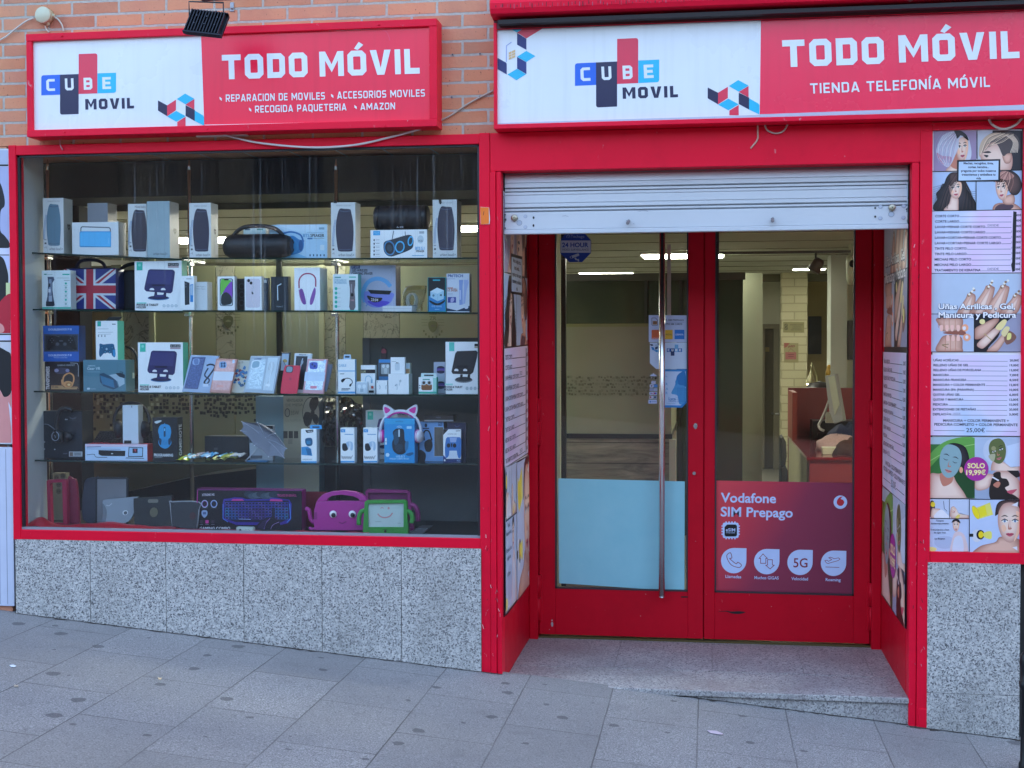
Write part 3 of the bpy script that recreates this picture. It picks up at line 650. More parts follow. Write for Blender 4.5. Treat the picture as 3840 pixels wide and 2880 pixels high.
for x, y in ((418, 520), (418, 618)): a.ell(x, y, 18, 17, pm('#9aa0ab')); a.ell(x-2, y-2, 15, 14, pm('#b4bac6'))
for x, y in ((494, 532), (493, 604)): a.ell(x, y, 9, 13, BLACK, 12)
a.ell(363, 580, 25, 24, pm('#6a6f78')); a.ell(363, 580, 22, 21, pm('#aeb6c2'))
for i in range(26):                                    # worn ragged black edge at the left guide
    x = random.uniform(196, 236); y = random.uniform(488, 680); a.blob([(x, y), (x+random.uniform(6, 18), y+random.uniform(-8, 4)), (x+random.uniform(2, 12), y+random.uniform(6, 18)), (x-6, y+6)], pm('#23211f'), 3)
for x, y, w in ((755, 518, 60), (1460, 470, 90), (1980, 420, 60), (1345, 560, 20), (1410, 590, 14)): a.line([(x, y), (x+w*.5, y-5), (x+w, y+2)], 2.5, pm('#6f7785'))
a2 = plane_art(m, 'd', ys-.0062, a.lay)
for x, y in ((1725, 432), (1940, 426), (1723, 537), (1936, 532)): a2.ell(x, y, 20, 18, pm('#8f96a3')); a2.ell(x-2, y-3, 16, 15, pm('#b4bac6'))
for x, y in ((1676, 443), (1676, 523)): a2.ell(x, y, 9, 10, BLACK, 12)
a2.ell(1824, 500, 27, 25, pm('#6a6f78')); a2.ell(1824, 501, 24, 22, pm('#aeb6c2'))
for i in range(12):
    x = random.uniform(1960, 1985); y = random.uniform(400, 580); a2.blob([(x, y), (x+12, y-6), (x+random.uniform(4, 18), y+14), (x-4, y+8)], pm('#23211f'), 3)
m.done('bottom_bar', t)
for z, x, y in (('c', 318, 535), ('d', 1831, 440)):
    m = MB(); p = P(x, y, ys-.006, z); br = chrome((.42, .37, .27), .35); m.lathe(p, (0, -1, 0), [(0, .016), (.012, .0155), (.014, .013), (.0145, .0)], br, 20); m.cyl(p-Vector((0, .0146, 0)), p-Vector((0, .018, 0)), .006, br, 12); m.cyl(p-Vector((0, .018, 0)), p-Vector((0, .0183, 0)), .0028, BLACK, 8); m.done('lock_cylinder', t)
for z, x, y in (('c', 1370, 575), ('d', 730, 555)):
    m = MB(); p = P(x, y, ys-.006, z); m.cyl(p+Vector((0, 0, .006)), p+Vector((-.002, -.05, -.008)), .008, pm('#8e8788', .5, .3), 12); m.done('lifting_pin', t)
m = MB()
for i, x in enumerate((-.979, .905)):
    pass
m.box(-.9785, -.974, .05, .10, 2.09, 2.40, BLACK); m.done('guide', t)
m = MB(); m.box(.906, .9105, .05, .10, 2.09, 2.40, BLACK); m.done('guide', t)
# ---------------------------------------------------------------- the two fascia signs
SW = sign_mat('#e2e4e6', .25); SR = sign_mat('#f4123f', .28); SR2 = sign_mat('#f51a48', .22); CB = pm('#0a5fd0', .3); CN = pm('#141040', .3); CR = pm('#e0294a', .3); CC = pm('#12b4d8', .3)
SREDF = red_paint((.82, .009, .04), .4, 'sign_frame_red')
def logo(a, x0, y0, s, sk, cr=CR):
    """four coloured blocks C U B E with the word below; s = block width, sk = drop per unit x"""
    def q(u, v): return (x0+u*s, y0+v*s*1.07+u*s*sk)
    def blk(u0, v0, u1, v1, m): a.poly([q(u0, v0), q(u1, v0), q(u1, v1), q(u0, v1)], m)
    def rb(u0, v0, u1, v1, m, cn):
        pts = []
        for n, (u, v, du, dv) in enumerate(((u0, v0, 1, 1), (u1, v0, -1, 1), (u1, v1, -1, -1), (u0, v1, 1, -1))):
            if n in cn:
                k = [(u, v+dv*.1), (u+du*.03, v+dv*.03), (u+du*.1, v)]
                pts += k if n in (0, 2) else k[::-1]
            else: pts.append((u, v))
        a.poly([q(*p) for p in pts], m)
    rb(0, 0, 1, 1, CB, (0,)); rb(1, 0, 2, 2, CN, (3,)); rb(2, -1, 3, 1, cr, (1,)); rb(3, 0, 4, 1, CC, (2,))
    for i, ch in enumerate('CUBE'):
        w = .46; u = i+.5-w/2 + .01
        p0 = q(u, .80); p1 = q(u+w, .80); a.sign(ch, p0[0], p0[1], p1[0], p1[1], s*.64, SW, .21)
def cubes(a, x0, y0, w, h, sk=0.0):
    """isometric cube sheets beside the lettering, unit box w x h"""
    def q(u, v): return (x0+u*w, y0+v*h+u*w*sk)
    for pts, mm in (([(0, .21), (.2, .36), (.2, .69), (0, .52)], CN), ([(.2, .36), (.39, .19), (.39, .51), (.2, .69)], CR), ([(.2, .70), (.4, .53), (.6, .69), (.4, .86)], CC),
                    ([(.41, .17), (.59, 0), (.79, .16), (.6, .33)], CC), ([(.6, .34), (.79, .17), (.79, .49), (.6, .34)], CR), ([(.6, .36), (.8, .5), (.8, .84), (.6, .68)], CN),
                    ([(.8, .52), (.97, .66), (1, .71), (1, .98), (.8, .84)], CC), ([(.42, .87), (.6, .71), (.6, 1), (.42, 1)], CR)):
        a.poly([q(*p) for p in pts], mm)
# left sign
s1 = thing('shop_sign', 'left red framed sign listing phone repairs, accessories and parcel pickup', 'shop sign', (-2.3, 0, 2.59))
m = MB(); fx0, fx1, fz0, fz1 = -3.325, -1.266, 2.588, 3.092; f = .047
m.box(fx0, fx1, -.12, 0, fz1-f*.75, fz1, SREDF, .003); m.box(fx0, fx1, -.122, 0, fz0, fz0+f*.72, SREDF, .003); m.box(fx0, fx0+f*.62, -.118, 0, fz0+f*.72, fz1-f*.75, SREDF, .003); m.box(fx1-f*.8, fx1, -.118, 0, fz0+f*.72, fz1-f*.75, SREDF, .003)
for z, x, y in (('A', 513, 298), ('A', 535, 1096), ('A', 1722, 1068), ('B', 1330, 170), ('B', 1372, 868)):
    p = P(x, y, -.122, z); m.lathe(p, (0, -1, 0), [(-.002, .006), (.002, .005), (.0035, 0)], SREDF, 10)
m.done('frame', s1)
m = MB(); Y = -.10; m.box(fx0+.02, fx1-.02, Y, -.02, fz0+.03, fz1-.03, SW)
a = plane_art(m, 'A', Y); lay = a.lay
a.poly([(1668, 270), (2700, 220), (2700, 1040), (1698, 1046)], SR)
b = plane_art(m, 'B', Y, lay)
b.poly([(98, 200), (1690, 150), (1700, 860), (122, 868)], SR)
b.poly([(265, 232), (700, 218), (1160, 200), (1672, 178), (1674, 186), (1160, 209), (700, 222)], pm('#d8d4d8')); b.poly([(125, 862), (900, 846), (1692, 826), (1692, 832), (900, 852), (125, 868)], pm('#e4e2e6'))
b.curve([(1340, 205), (1375, 215), (1395, 245), (1405, 280)], 3, pm('#f04a72'))
logo(a, 343, 625, 155, -.035)
a.sign('MOVIL', 709, 910, 1113, 899, 88, CN, .26, .2)
cubes(a, 1311, 776, 382, 272, 0)
b.sign('TODO', 248, 550, 838, 532, 170, SW); b.sign('MÓVIL', 921, 530, 1612, 509, 172, SW)
b.sign('REPARACION DE MOVILES', 272, 704, 957, 688, 50, SW, .17, .2); b.sign('ACCESORIOS MOVILES', 1042, 684, 1648, 668, 50, SW, .17, .2)
b.sign('RECOGIDA PAQUETERIA', 475, 780, 1107, 764, 48, SW, .17, .2); b.sign('AMAZON', 1203, 762, 1443, 757, 47, SW, .17, .2)
for x, y in ((230, 670), (1000, 650), (433, 745), (1161, 727)): b.poly([(x, y), (x+16, y+12), (x+17, y+29), (x+1, y+17)], SW)
m.done('sign_face', s1)
# right sign
s2 = thing('shop_sign', 'right longer sign over the doorway with TIENDA in its small lettering', 'shop sign', (.2, 0, 2.57))
rx0 = P(1066, 200, -.12).x; rz0 = 2.568; rz1 = 3.03
m = MB(); m.box(rx0, 1.9, -.12, 0, rz0, rz0+.022, SREDF, .003); m.box(rx0, rx0+.016, -.118, 0, rz0+.022, rz1+.03, SREDF, .003); m.box(rx0, 1.9, -.115, 0, rz1, rz1+.05, pm('#5b1018', .5), .002); m.done('frame', s2)
m = MB(); m.box(rx0+.015, 1.9, -.10, -.02, rz0+.01, rz1+.01, pm('#a9a49a', .5)); a = plane_art(m, 'C', -.10); lay = a.lay; e = plane_art(m, 'E', -.10, lay)
a.poly([(132, 205), (2118, 132), (2112, 866), (132, 944)], SW)
a.poly([(132, 928), (2112, 868), (2112, 884), (132, 944)], pm('#b9c3d2'))
e.poly([(228, 136), (1210, 95), (2600, 40), (2600, 776), (219, 862)], SR2); e.poly([(219, 862), (2600, 776), (2600, 815), (219, 886)], pm('#b4bccb'))
logo(a, 716, 478, 159, -.045); a.sign('MOVIL', 1077, 746, 1494, 733, 86, CN, .26, .2)
cubes(a, 1717, 604, 390, 265)
for pts, mm in (([(215, 210), (340, 206), (280, 246)], CC), ([(280, 246), (340, 206), (492, 203), (350, 290)], pm('#d84a5c')), ([(280, 250), (350, 292), (350, 376), (280, 338)], pm('#28306a')),
                ([(280, 428), (350, 384), (418, 424), (350, 468)], CC), ([(280, 430), (350, 470), (350, 558), (280, 518)], pm('#2a3474')), ([(208, 562), (280, 519), (348, 560), (276, 605)], CC), ([(134, 438), (196, 472), (202, 482), (202, 562), (134, 522)], pm('#28306a'))): a.poly(pts, mm)
a.line([(238, 318), (200, 345), (199, 468)], 5, pm('#8f9cd4')); a.poly([(217, 396), (266, 375), (266, 432), (217, 452)], pm('#d9b27a'))
for q in ([(217, 415), (266, 395)], [(217, 434), (266, 414)], [(240, 386), (240, 443)]): a.line(q, 2.5, SW)
e.sign('TODO', 394, 508, 1158, 481, 204, SW); e.sign('MÓVIL', 1270, 473, 2178, 438, 206, SW); e.sign('TIENDA TELEFONÍA MÓVIL', 600, 707, 1955, 656, 77, SW, .17, .2)
m.done('sign_face', s2)
# red roller cassette above the right sign
cz0, cz1 = P(1075, 29, -.20).z, P(1060, 3, -.20).z
t = thing('awning_box', 'rounded red awning box running along the top of the right sign', 'awning box', (.4, -.15, 3.1))
m = MB(); cx = P(1059, 10, -.20).x
pr = [(-.20, cz0), (-.21, cz0+.02), (-.212, cz0+.045), (-.20, cz1+.01), (-.17, cz1+.04), (-.12, cz1+.06), (0, cz1+.07), (0, cz0-.02), (-.18, cz0-.005)]
m.prism([(cx, y, z) for y, z in pr], (3.2, 0, 0), SREDF)
for i in range(150):
    x = cx+.03+i*.0165+random.uniform(-.006, .006); h = random.uniform(.006, .022); w = random.uniform(.0015, .004); z = cz0+.014+random.uniform(0, .012)
    m.face([(x, -.2129, z), (x+w, -.2129, z), (x+w, -.2135, z+h), (x, -.2135, z+h)], pm('#b04a60' if i % 2 else '#5c0a1c', .5))
m.done('housing', t)
m = MB(); m.box(cx+.03, 2.2, -.17, -.005, cz0-.04, cz0-.022, pm('#1d1416', .6)); m.done('underside', t)
# ---------------------------------------------------------------- floodlight, junction box, cables
fl = thing('floodlight', 'black finned floodlight on a bracket above the left sign', 'floodlight', (-2.4, -.3, 3.1))
yb = -.42; cbody = P(1715, 205, yb, 'A'); mt = Matrix.Translation(cbody) @ Matrix.Rotation(R(3), 4, 'Y') @ Matrix.Rotation(R(38), 4, 'X')
FB = pm('#15171d', .45, .3)
TL, TR, BR_, BL = P(1600, 97, -.40, 'A'), P(1900, 130, -.40, 'A'), P(1845, 306, -.45, 'A'), P(1532, 272, -.45, 'A'); e1, e2 = TR-TL, BL-TL; nn = e1.cross(e2).normalized(); nn = nn if nn.y < 0 else -nn; FB = pm('#20242c', .35, .4)
m = MB(); m.prism([TL, TR, TR+e2, TL+e2], nn*-.014, FB, .002)
for k in range(12):
    a_ = TL+e1*(.01+.082*k); b_ = a_+e1*.03; m.prism([a_, b_, b_+e2, a_+e2], nn*.024, FB, .0008)
m.prism([TL-e1*.01, TR+e1*.01, TR+e1*.01+e2*.03, TL-e1*.01+e2*.03], nn*.02, FB); m.prism([TL-e1*.02+e2, TR+e1*.02+e2, TR+e1*.02+e2*1.05, TL-e1*.02+e2*1.05], nn*.022, FB)
for u_, v_ in ((.22, .3), (.5, .3), (.78, .3), (.22, .65), (.5, .65), (.78, .65)): p = TL+e1*u_+e2*v_+nn*.0242; m.cyl(p, p+nn*.004, .0035, pm('#3a3f48', .4, .4), 8)
m.lathe(TL+e1*.62, -e2.normalized(), [(0, .008), (.012, .007), (.018, .004)], pm('#55585e'), 12); m.done('housing', fl)
m = MB(); a_ = TL+e1*.06+e2*.08-nn*.0145; m.prism([a_, a_+e1*.88, a_+e1*.88+e2*.84, a_+e2*.84], nn*-.004, pm('#d8d8c8', .1)); m.done('lens', fl)
m = MB(); lft = P(1572, 180, yb, 'A'); lt = P(1567, 12, yb+.03, 'A'); rg = P(1855, 150, yb, 'A'); rt_ = P(1852, 22, yb+.03, 'A'); BR = pm('#3a3436', .5)
for pts in ([lft, lt, rt_, rg],): m.tube(pts, .0042, BR, 6)
m.done('bracket', fl)
m = MB(); p = P(1860, 12, -.02, 'A'); m.box(lt.x+.06, lt.x+.20, yb+.015, yb+.045, lt.z+.001, lt.z+.02, pm('#2b2422', .6), .002); m.tube([(lt.x+.13, yb+.03, lt.z+.015), (lt.x+.13, .0, lt.z+.2)], .012, pm('#2b2422', .6), 8); m.done('arm', fl)
m = MB(); p = P(1925, 70, -.002, 'A'); m.box(p.x-.010, p.x+.010, -.004, .002, p.z-.016, p.z+.03, ALU, .002); m.lathe(p-Vector((0, .004, 0)), (0, -1, 0), [(0, .007), (.004, .006), (.006, 0)], ALU, 8); m.done('wall_clip', fl)
jb = thing('junction_box', 'round cream plastic junction box with cables on the bricks', 'junction box', P(350, 128, 0, 'A'))
IV = pm('#b9b795', .45); p = P(352, 128, -.03, 'A'); m = MB()
m.lathe(Vector((p.x+.008, .0, p.z)), (0, -1, 0), [(0, .040), (.03, .040), (.034, .038)], IV, 28); m.lathe(Vector((p.x+.008, -.032, p.z)), (0, -1, 0), [(0, .0405), (.012, .0405), (.015, .038), (.0152, 0)], pm('#c3c3a6', .4), 28); m.done('body', jb)
for dx, dz in ((.04, .0), (.012, -.04), (-.035, -.015)):
    m = MB(); d = Vector((dx, 0, dz)).normalized(); b0 = Vector((p.x+.008, -.016, p.z)) + d*.038
    m.lathe(b0, d, [(0, .011), (.004, .011), (.006, .008), (.009, .009), (.012, .006)], IV, 12); m.done('gland', jb)
def cable(name, z, pts, Y, r, c, label, cat='cable', n=8):
    q = [P(x, y, yy if isinstance(Y, list) else Y, z) for (x, y), yy in zip(pts, Y if isinstance(Y, list) else [Y]*len(pts))]
    m = MB(); m.tube(smooth_open([tuple(v) for v in q], n), r, pm(c, .5), 8); o = m.done(name, base=q[0]); tag(o, label, cat, 'cables along the facade'); return o
cable('cable', 'A', [(278, 150), (210, 180), (110, 255), (40, 310), (-80, 370)], -.014, .0042, '#c9c6bb', 'grey cable running left from the junction box over the bricks')
cable('cable', 'A', [(438, 135), (480, 160), (515, 210), (527, 262)], -.014, .004, '#b9b6a6', 'short cable from the right of the junction box down behind the sign')
cable('cable', 'A', [(375, 215), (385, 245), (410, 268)], -.014, .004, '#b9b6a6', 'stub of cable from the bottom of the junction box')
cable('cable', 'B', [(225, 918), (330, 950), (520, 990), (860, 1019), (1160, 1002), (1420, 945), (1640, 885)], [-.03, -.034, -.04, -.04, -.04, -.034, -.03], .0052, '#d5d0cd', 'pale cable sagging below the left sign onto the window frame')
cable('cable', 'B', [(1745, 838), (1830, 795), (1950, 715), (2130, 620)], -.010, .0045, '#b0a595', 'beige cable slanting over the bricks between the two signs')
cable('cable', 'E', [(203, 925), (205, 1000), (200, 1055), (150, 1120)], -.026, .004, '#cfa898', 'thin pinkish cable end hanging under the right sign')
cable('cable', 'E', [(255, 925), (275, 980), (340, 1006), (400, 985), (438, 920)], -.03, .004, '#b9a79c', 'small loop of cable under the middle of the right sign')
cable('cable', 'E', [(1942, 870), (1960, 925), (2010, 962), (2070, 972), (2150, 940), (2210, 875)], -.03, .0055, '#c9bfb2', 'thick loop of cable above the salon poster')
cable('cable', 'A', [(497, 1155), (500, 1200), (520, 1245)], -.028, .003, '#c98a94', 'tiny wire end hanging from under the left sign')
m = MB(); p0 = P(1630, 1128, -.02, 'A'); p1 = P(2052, 1110, -.02, 'A'); m.box(p0.x, p1.x, -.03, -.001, p0.z-.006, p0.z+.004, pm('#c9c2bb', .6), .002); o = m.done('conduit', base=p0); tag(o, 'flat white cable conduit under the left sign', 'conduit')
# orange sticker beside the window
m = MB(); Y = -.0265; a = plane_art(m, 'c', Y); a.poly([(2, 432), (84, 437), (92, 548), (88, 590), (6, 594)], pm('#d8dade', .6)); a.poly([(2, 434), (82, 438), (84, 588), (8, 594)], pm('#f07818', .6))
o = m.done('sticker', base=P(45, 590, Y, 'c')); tag(o, 'blank orange sticker on the red post by the window', 'sticker')
# neighbour on the far left: a salon poster strip and a white panel
m = MB(); Y = -.012; p0 = P(-40, 320, Y); p1 = P(18.5, 960, Y)
m.box(-3.9, -3.482, Y, 0, P(5, 962, Y).z, P(5, 322, Y).z, pm('#cfd4da', .4)); a = plane_art(m, '7', Y); lay = a.lay
u = plane_art(m, '5', Y, lay); lil = pm('#b9b4dc', .4); hair = pm('#0d0c10', .5); skin = pm('#d78f88', .5)
u.rect(-90, 140, 70, 255, pm('#aeb6cc')); u.rect(-90, 258, 70, 272, BLACK); u.rect(-90, 275, 76, 940, pm('#a7adcd')); u.blob([(-60, 380), (0, 410), (35, 520), (38, 600), (5, 650), (2, 800), (40, 850), (75, 900), (78, 945), (-60, 940)], hair)
u.rect(-90, 942, 76, 950, BLACK); u.rect(-90, 952, 78, 1005, pm('#ced0e4')); u.rect(-90, 1006, 78, 1012, BLACK); u.rect(-90, 1016, 78, 1130, pm('#c2c9e6')); u.blob([(-60, 1040), (20, 1030), (60, 1130), (70, 1230), (50, 1380), (0, 1430), (-60, 1400)], hair)
u.rect(50, 1240, 84, 1500, pm('#cdd79a')); u.blob([(-60, 1480), (84, 1330), (86, 1560), (-60, 1600)], pm('#b3122c'))
a.rect(-90, 180, 88, 330, pm('#b3122c')); a.blob([(-60, 240), (20, 260), (30, 320), (-60, 330)], skin); a.rect(-90, 335, 92, 345, BLACK); a.rect(-90, 350, 90, 390, pm('#ced0e4')); a.rect(-90, 390, 92, 402, BLACK)
a.rect(-90, 405, 94, 1240, skin); a.rect(0, 405, 94, 500, pm('#c8c8cc')); a.blob([(-60, 460), (60, 480), (95, 540), (98, 800), (40, 860), (0, 800), (-60, 760)], hair); a.poly([(70, 900), (98, 960), (98, 1140), (85, 1040)], pm('#d9d9e2')); a.rect(-90, 1250, 102, 1262, BLACK)
o = m.done('poster', base=(-3.6, Y, 1.4)); tag(o, 'cut-off salon poster with dark hair at the left edge of the photo', 'poster')
m = MB(); m.box(-3.9, -3.482, -.014, 0, GZ(-3.6)+.02, P(5, 966, Y).z, pm('#c9cede', .4), .002)
for x in (-3.52, -3.56): m.box(x, x+.003, -.0146, -.013, GZ(-3.6)+.03, P(5, 970, Y).z, pm('#8f95a6'))
o = m.done('wall_panel', base=(-3.6, 0, .2)); tag(o, 'plain white panel of the neighbouring shop at the left edge', 'panel')
# bollard at the right edge
pb = P(2217, 1600, -.5); m = MB(); bz = GZ(pb.x); m.lathe((pb.x, -.5, bz-.02), (0, 0, 1), [(0, .03), (.05, .03), (.06, .024), (.36, .022), (.37, .03), (.395, .032), (.40, .024), (.44, .026), (.475, .031), (.505, .027), (.525, .012), (.53, 0)], pm('#101114', .45, .2), 20)
o = m.done('bollard', base=(pb.x, -.5, bz)); tag(o, 'dark iron bollard with knob top cut off at the right edge', 'bollard')
# scraps of paper on the pavement
for z, pts, c, lab in (('q', [(60, 848), (85, 845), (105, 853), (92, 860), (70, 858)], '#dfe6f2', 'small white paper scrap at the left of the pavement'), ('q', [(90, 974), (118, 976), (115, 985), (92, 986)], '#b8a892', 'beige paper scrap near the left edge of the pavement'), ('q', [(1008, 925), (1020, 930), (1034, 928), (1026, 940), (1012, 939)], '#d8bf96', 'yellowish scrap of leaf on the pavement under the window'), ('s', [(250, 1226), (310, 1230), (350, 1247), (340, 1253), (270, 1243)], '#c9b9c2', 'pale torn paper scrap on the pavement before the doorstep')):
    m = MB(); vs = []
    for x, y in pts:
        dx_, dy_ = dpx(z, x, y); d = ray(dx_, dy_); nrm = np.array((.0914, 0, 1.0)); t_ = ((-.109) - (CAM.dot(nrm)))/d.dot(nrm); vs.append(Vector(CAM+t_*d)+Vector((0, 0, .004)))
    m.prism(vs, (0, 0, .0015), pm(c, .8)); o = m.done('paper_scrap', base=vs[0]); tag(o, lab, 'litter')
# ---------------------------------------------------------------- salon posters (one design, pasted three times)
PASTEL = pastel_mat()
PX = lambda X: pm(tuple(round(min(.95, a*b), 4) for a, b in zip(lin(X), (1.3, 1.1, .9))), .38)
SKIN = PX('#f0c8b0'); SKIN2 = PX('#dba084'); LIP = PX('#b9506a'); INK = PX('#121230'); WH = PX('#d3d9ee'); PALE = PX('#a9bfe4'); LILA = PX('#8f84ae'); BLK = PX('#101018')
HAIRD = PX('#1d181d'); HAIRB = PX('#3d2d2c'); SHAD = PX('#b5786a'); CHK = PX('#e2b8a4')
TONE.update({SKIN: (lin('#f8d6c0'), lin('#c98f7c')), SKIN2: (lin('#eab79e'), lin('#a86c58')), HAIRD: (lin('#3a3034'), lin('#0c0a0c')), HAIRB: (lin('#6a4a42'), lin('#1c1214'))})
def face(a, cx, cy_, rx, ry, skin, brow=HAIRD, lip=LIP, rot=0, closed=False, eye=PX('#2a2a3a'), look=0.0):
    """a small printed face: oval, brows, eyes, nose, mouth"""
    c, s = math.cos(R(rot)), math.sin(R(rot))
    def q(u, v): return (cx+(u*c-v*s)*rx, cy_+(u*s+v*c)*ry)
    def B(pts, m, n=5): a.blob([q(*p) for p in pts], m, n)
    B([(-.82, -.55), (-.4, -1), (.4, -1), (.82, -.55), (.86, .1), (.6, .72), (.2, 1.02), (-.2, 1.02), (-.6, .72), (-.86, .1)], skin)
    if skin is SKIN: B([(.45, -.6), (.84, -.4), (.84, .15), (.58, .7), (.3, .98), (.5, .4), (.55, 0)], CHK); B([(-.62, .2), (-.4, .12), (-.25, .35), (-.5, .5)], CHK, 4)
    for sd in (-1, 1):
        x = .38*sd+look
        B([(x-.26, -.30), (x, -.40), (x+.26, -.30), (x, -.34)], brow, 4)
        if closed: B([(x-.22, -.06), (x, .02), (x+.22, -.06), (x, -.01)], brow, 4)
        else:
            B([(x-.22, -.08), (x, -.17), (x+.22, -.08), (x, 0)], PX('#e6e6ee'), 4); B([(x-.09, -.09), (x, -.16), (x+.09, -.09), (x, -.0)], eye, 4); a.line([q(x-.24, -.1), q(x, -.19), q(x+.24, -.1)], ry*.05, brow)
    B([(look-.05, -.05), (look+.05, .2), (look+.14, .32), (look, .37), (look-.14, .32)], SHAD, 4); B([(look-.04, -.1), (look+.04, -.1), (look+.07, .26), (look-.07, .26)], skin, 4)
    B([(look-.3, .6), (look-.08, .54), (look, .57), (look+.08, .54), (look+.3, .6), (look, .74)], lip, 4); a.line([q(look-.28, .61), q(look, .63), q(look+.28, .61)], ry*.03, PX('#6d2a3a'))
def poster_art(mb, mapD):
    """mapD(x, y, lift): full-sheet photo coordinates of the front poster -> point"""
    lay = [0]
    def zone(z): return Art(mb, lambda x, y, l: mapD(*dpx(z, x, y), l), lay)
    a = zone('p1'); D = zone('D')
    D.rect(2014, 280, 2209, 1194, WH)
    # four hair photographs
    b = a.sub(822, 205, 1482, 825); b.rect(0, 0, 1, 1, LILA); b.blob([(.28, 1), (.35, .9), (.45, .78), (.6, .8), (.8, 1), (.8, 1.2), (.3, 1.2)], SKIN)
    b.blob([(.36, .7), (.5, .55), (.62, .75), (.6, .95), (.42, .9)], SHAD); b.blob([(.62, .05), (.8, .15), (.88, .5), (.85, .72), (.72, .74), (.7, .3)], PX('#b7c3de')); face(b, .66, .42, .17, .33, SKIN, lip=PX('#b04868'), rot=-4, look=.05)
    b.blob([(.5, .0), (.62, .02), (.74, .12), (.6, .2), (.58, .4), (.5, .62), (.4, .84), (.3, .9), (.12, .72), (.06, .52), (.12, .3), (.24, .1)], PX('#b4c0dd')); b.blob([(.08, .55), (.2, .62), (.42, .66), (.38, .84), (.3, .88), (.14, .74)], PX('#b0708e'))
    b.strands([(.5, .02), (.16, .3), (.1, .6), (.28, .88)], [(.58, .06), (.5, .4), (.46, .62), (.36, .88)], 12, .012, (PX('#c9d2e8'), PX('#8f9cc0'), PX('#a99ac0'))); b.blob([(.48, .0), (.62, .0), (.76, .1), (.82, .25), (.74, .16), (.6, .12), (.55, .2), (.52, .1)], HAIRD)
    for i in range(7): b.curve([(.5-.05*i, .04), (.34-.05*i, .35), (.36-.04*i, .8)], .008, PX('#93a2c8'), 5)
    b = a.sub(1495, 200, 2200, 812); b.rect(0, 0, 1, 1, PX('#23202a')); b.rect(0, 0, .33, .8, PX('#aebcd6')); b.blob([(.05, .5), (.3, .3), (.55, .35), (.75, .6), (.72, 1), (.4, 1.1), (.2, 1), (.08, .72)], SKIN); b.blob([(.55, .6), (.74, .58), (.72, .8), (.6, .82)], SKIN2)
    b.blob([(.04, .66), (.06, .35), (.2, .14), (.45, .02), (.72, .04), (.9, .2), (.92, .45), (.82, .56), (.66, .58), (.56, .64), (.46, .4), (.36, .3), (.16, .4)], PX('#4a4348')); b.blob([(.04, .66), (.06, .35), (.2, .14), (.42, .06), (.66, .12), (.45, .2), (.24, .32), (.12, .5)], PX('#b9ac9e'))
    b.strands([(.5, .06), (.2, .2), (.06, .62)], [(.8, .1), (.56, .3), (.3, .36)], 10, .012, (PX('#d8cabb'), PX('#6a5f60'), PX('#a89a90')))
    for i in range(6): b.curve([(.62+.03*i, .12), (.78+.02*i, .3), (.72+.03*i, .56)], .014, PX('#cfc6bc'), 5)
    b.blob([(.12, .55), (.24, .52), (.3, .56), (.2, .57)], HAIRD); b.blob([(.14, .62), (.24, .63), (.2, .68)], HAIRD)
    b = a.sub(810, 842, 1470, 1432); b.rect(0, 0, 1, 1, PX('#9fbce8')); b.blob([(.42, .02), (.6, .0), (.74, .12), (.78, .4), (.9, .6), (1, .8), (.98, 1), (.04, 1), (.1, .7), (.08, .55), (.24, .35), (.32, .14)], HAIRD); b.blob([(.26, 1), (.38, .82), (.44, .62), (.58, .66), (.6, .84), (.56, 1.1)], SKIN); face(b, .53, .42, .17, .26, SKIN, rot=-6)
    b.blob([(.4, .04), (.6, .0), (.74, .14), (.74, .32), (.66, .24), (.54, .24), (.4, .36), (.38, .2)], HAIRB)
    b.strands([(.5, .04), (.3, .4), (.12, .95)], [(.66, .1), (.4, .6), (.36, .95)], 7, .012, (HAIRB, PX('#0a080a'), PX('#4a3c40'))); b.strands([(.6, .06), (.74, .4), (.66, .98)], [(.7, .1), (.92, .6), (.98, .95)], 7, .012, (HAIRB, PX('#0a080a')))
    for i in range(9): b.curve([(.3-.01*i, .3), (.14-.01*i, .36+.05*i), (.0, .4+.06*i)], .006, HAIRD, 4); b.curve([(.76, .4), (.9, .5+.04*i), (1, .5+.06*i)], .006, HAIRD, 4)
    b = a.sub(1480, 820, 2205, 1420); b.rect(0, 0, 1, 1, PX('#9db9e4')); b.blob([(.34, 1), (.4, .86), (.56, .82), (.8, .84), (.96, 1), (.9, 1.2), (.4, 1.2)], SKIN2); b.blob([(.4, 1), (.5, .86), (.78, .88), (.7, 1)], PX('#4a3a4a')); b.blob([(.56, .7), (.78, .6), (.8, .84), (.6, .86)], SKIN2); face(b, .54, .44, .15, .30, SKIN, rot=-6, look=-.1)
    b.blob([(.36, .28), (.48, .04), (.7, -.02), (.9, .14), (.96, .4), (.88, .6), (.76, .62), (.68, .5), (.62, .3), (.5, .2)], HAIRB); b.blob([(.37, .24), (.5, .04), (.66, .02), (.8, .14), (.66, .24), (.5, .2)], PX('#a9807c')); b.strands([(.62, .02), (.46, .12), (.38, .28)], [(.74, .06), (.8, .3), (.72, .58)], 9, .014, (PX('#c09a92'), PX('#5a3a38'), PX('#8a625c')))
    lay[0] = 45; a.rect(1482, 200, 1496, 640, BLK); a.line([(805, 834), (2204, 812)], 12, BLK); a.rect(1468, 985, 1480, 1430, BLK); a.poly([(1183, 658), (1848, 642), (1840, 985), (1180, 990)], BLK); a.poly([(1210, 684), (1820, 668), (1814, 960), (1205, 972)], PX('#aecbf2'))
    for i, t in enumerate(('Mechas, recogidos, tinte,', 'cortes, keratina...', 'pregunta por todos nuestros', 'tratamientos y embellece tu', 'vida')): a.text(t, 1512, 722+58*i, 33, INK, align='c', bold=.03, cond=.95)
    a.line([(800, 1440), (2205, 1418)], 12, BLK)
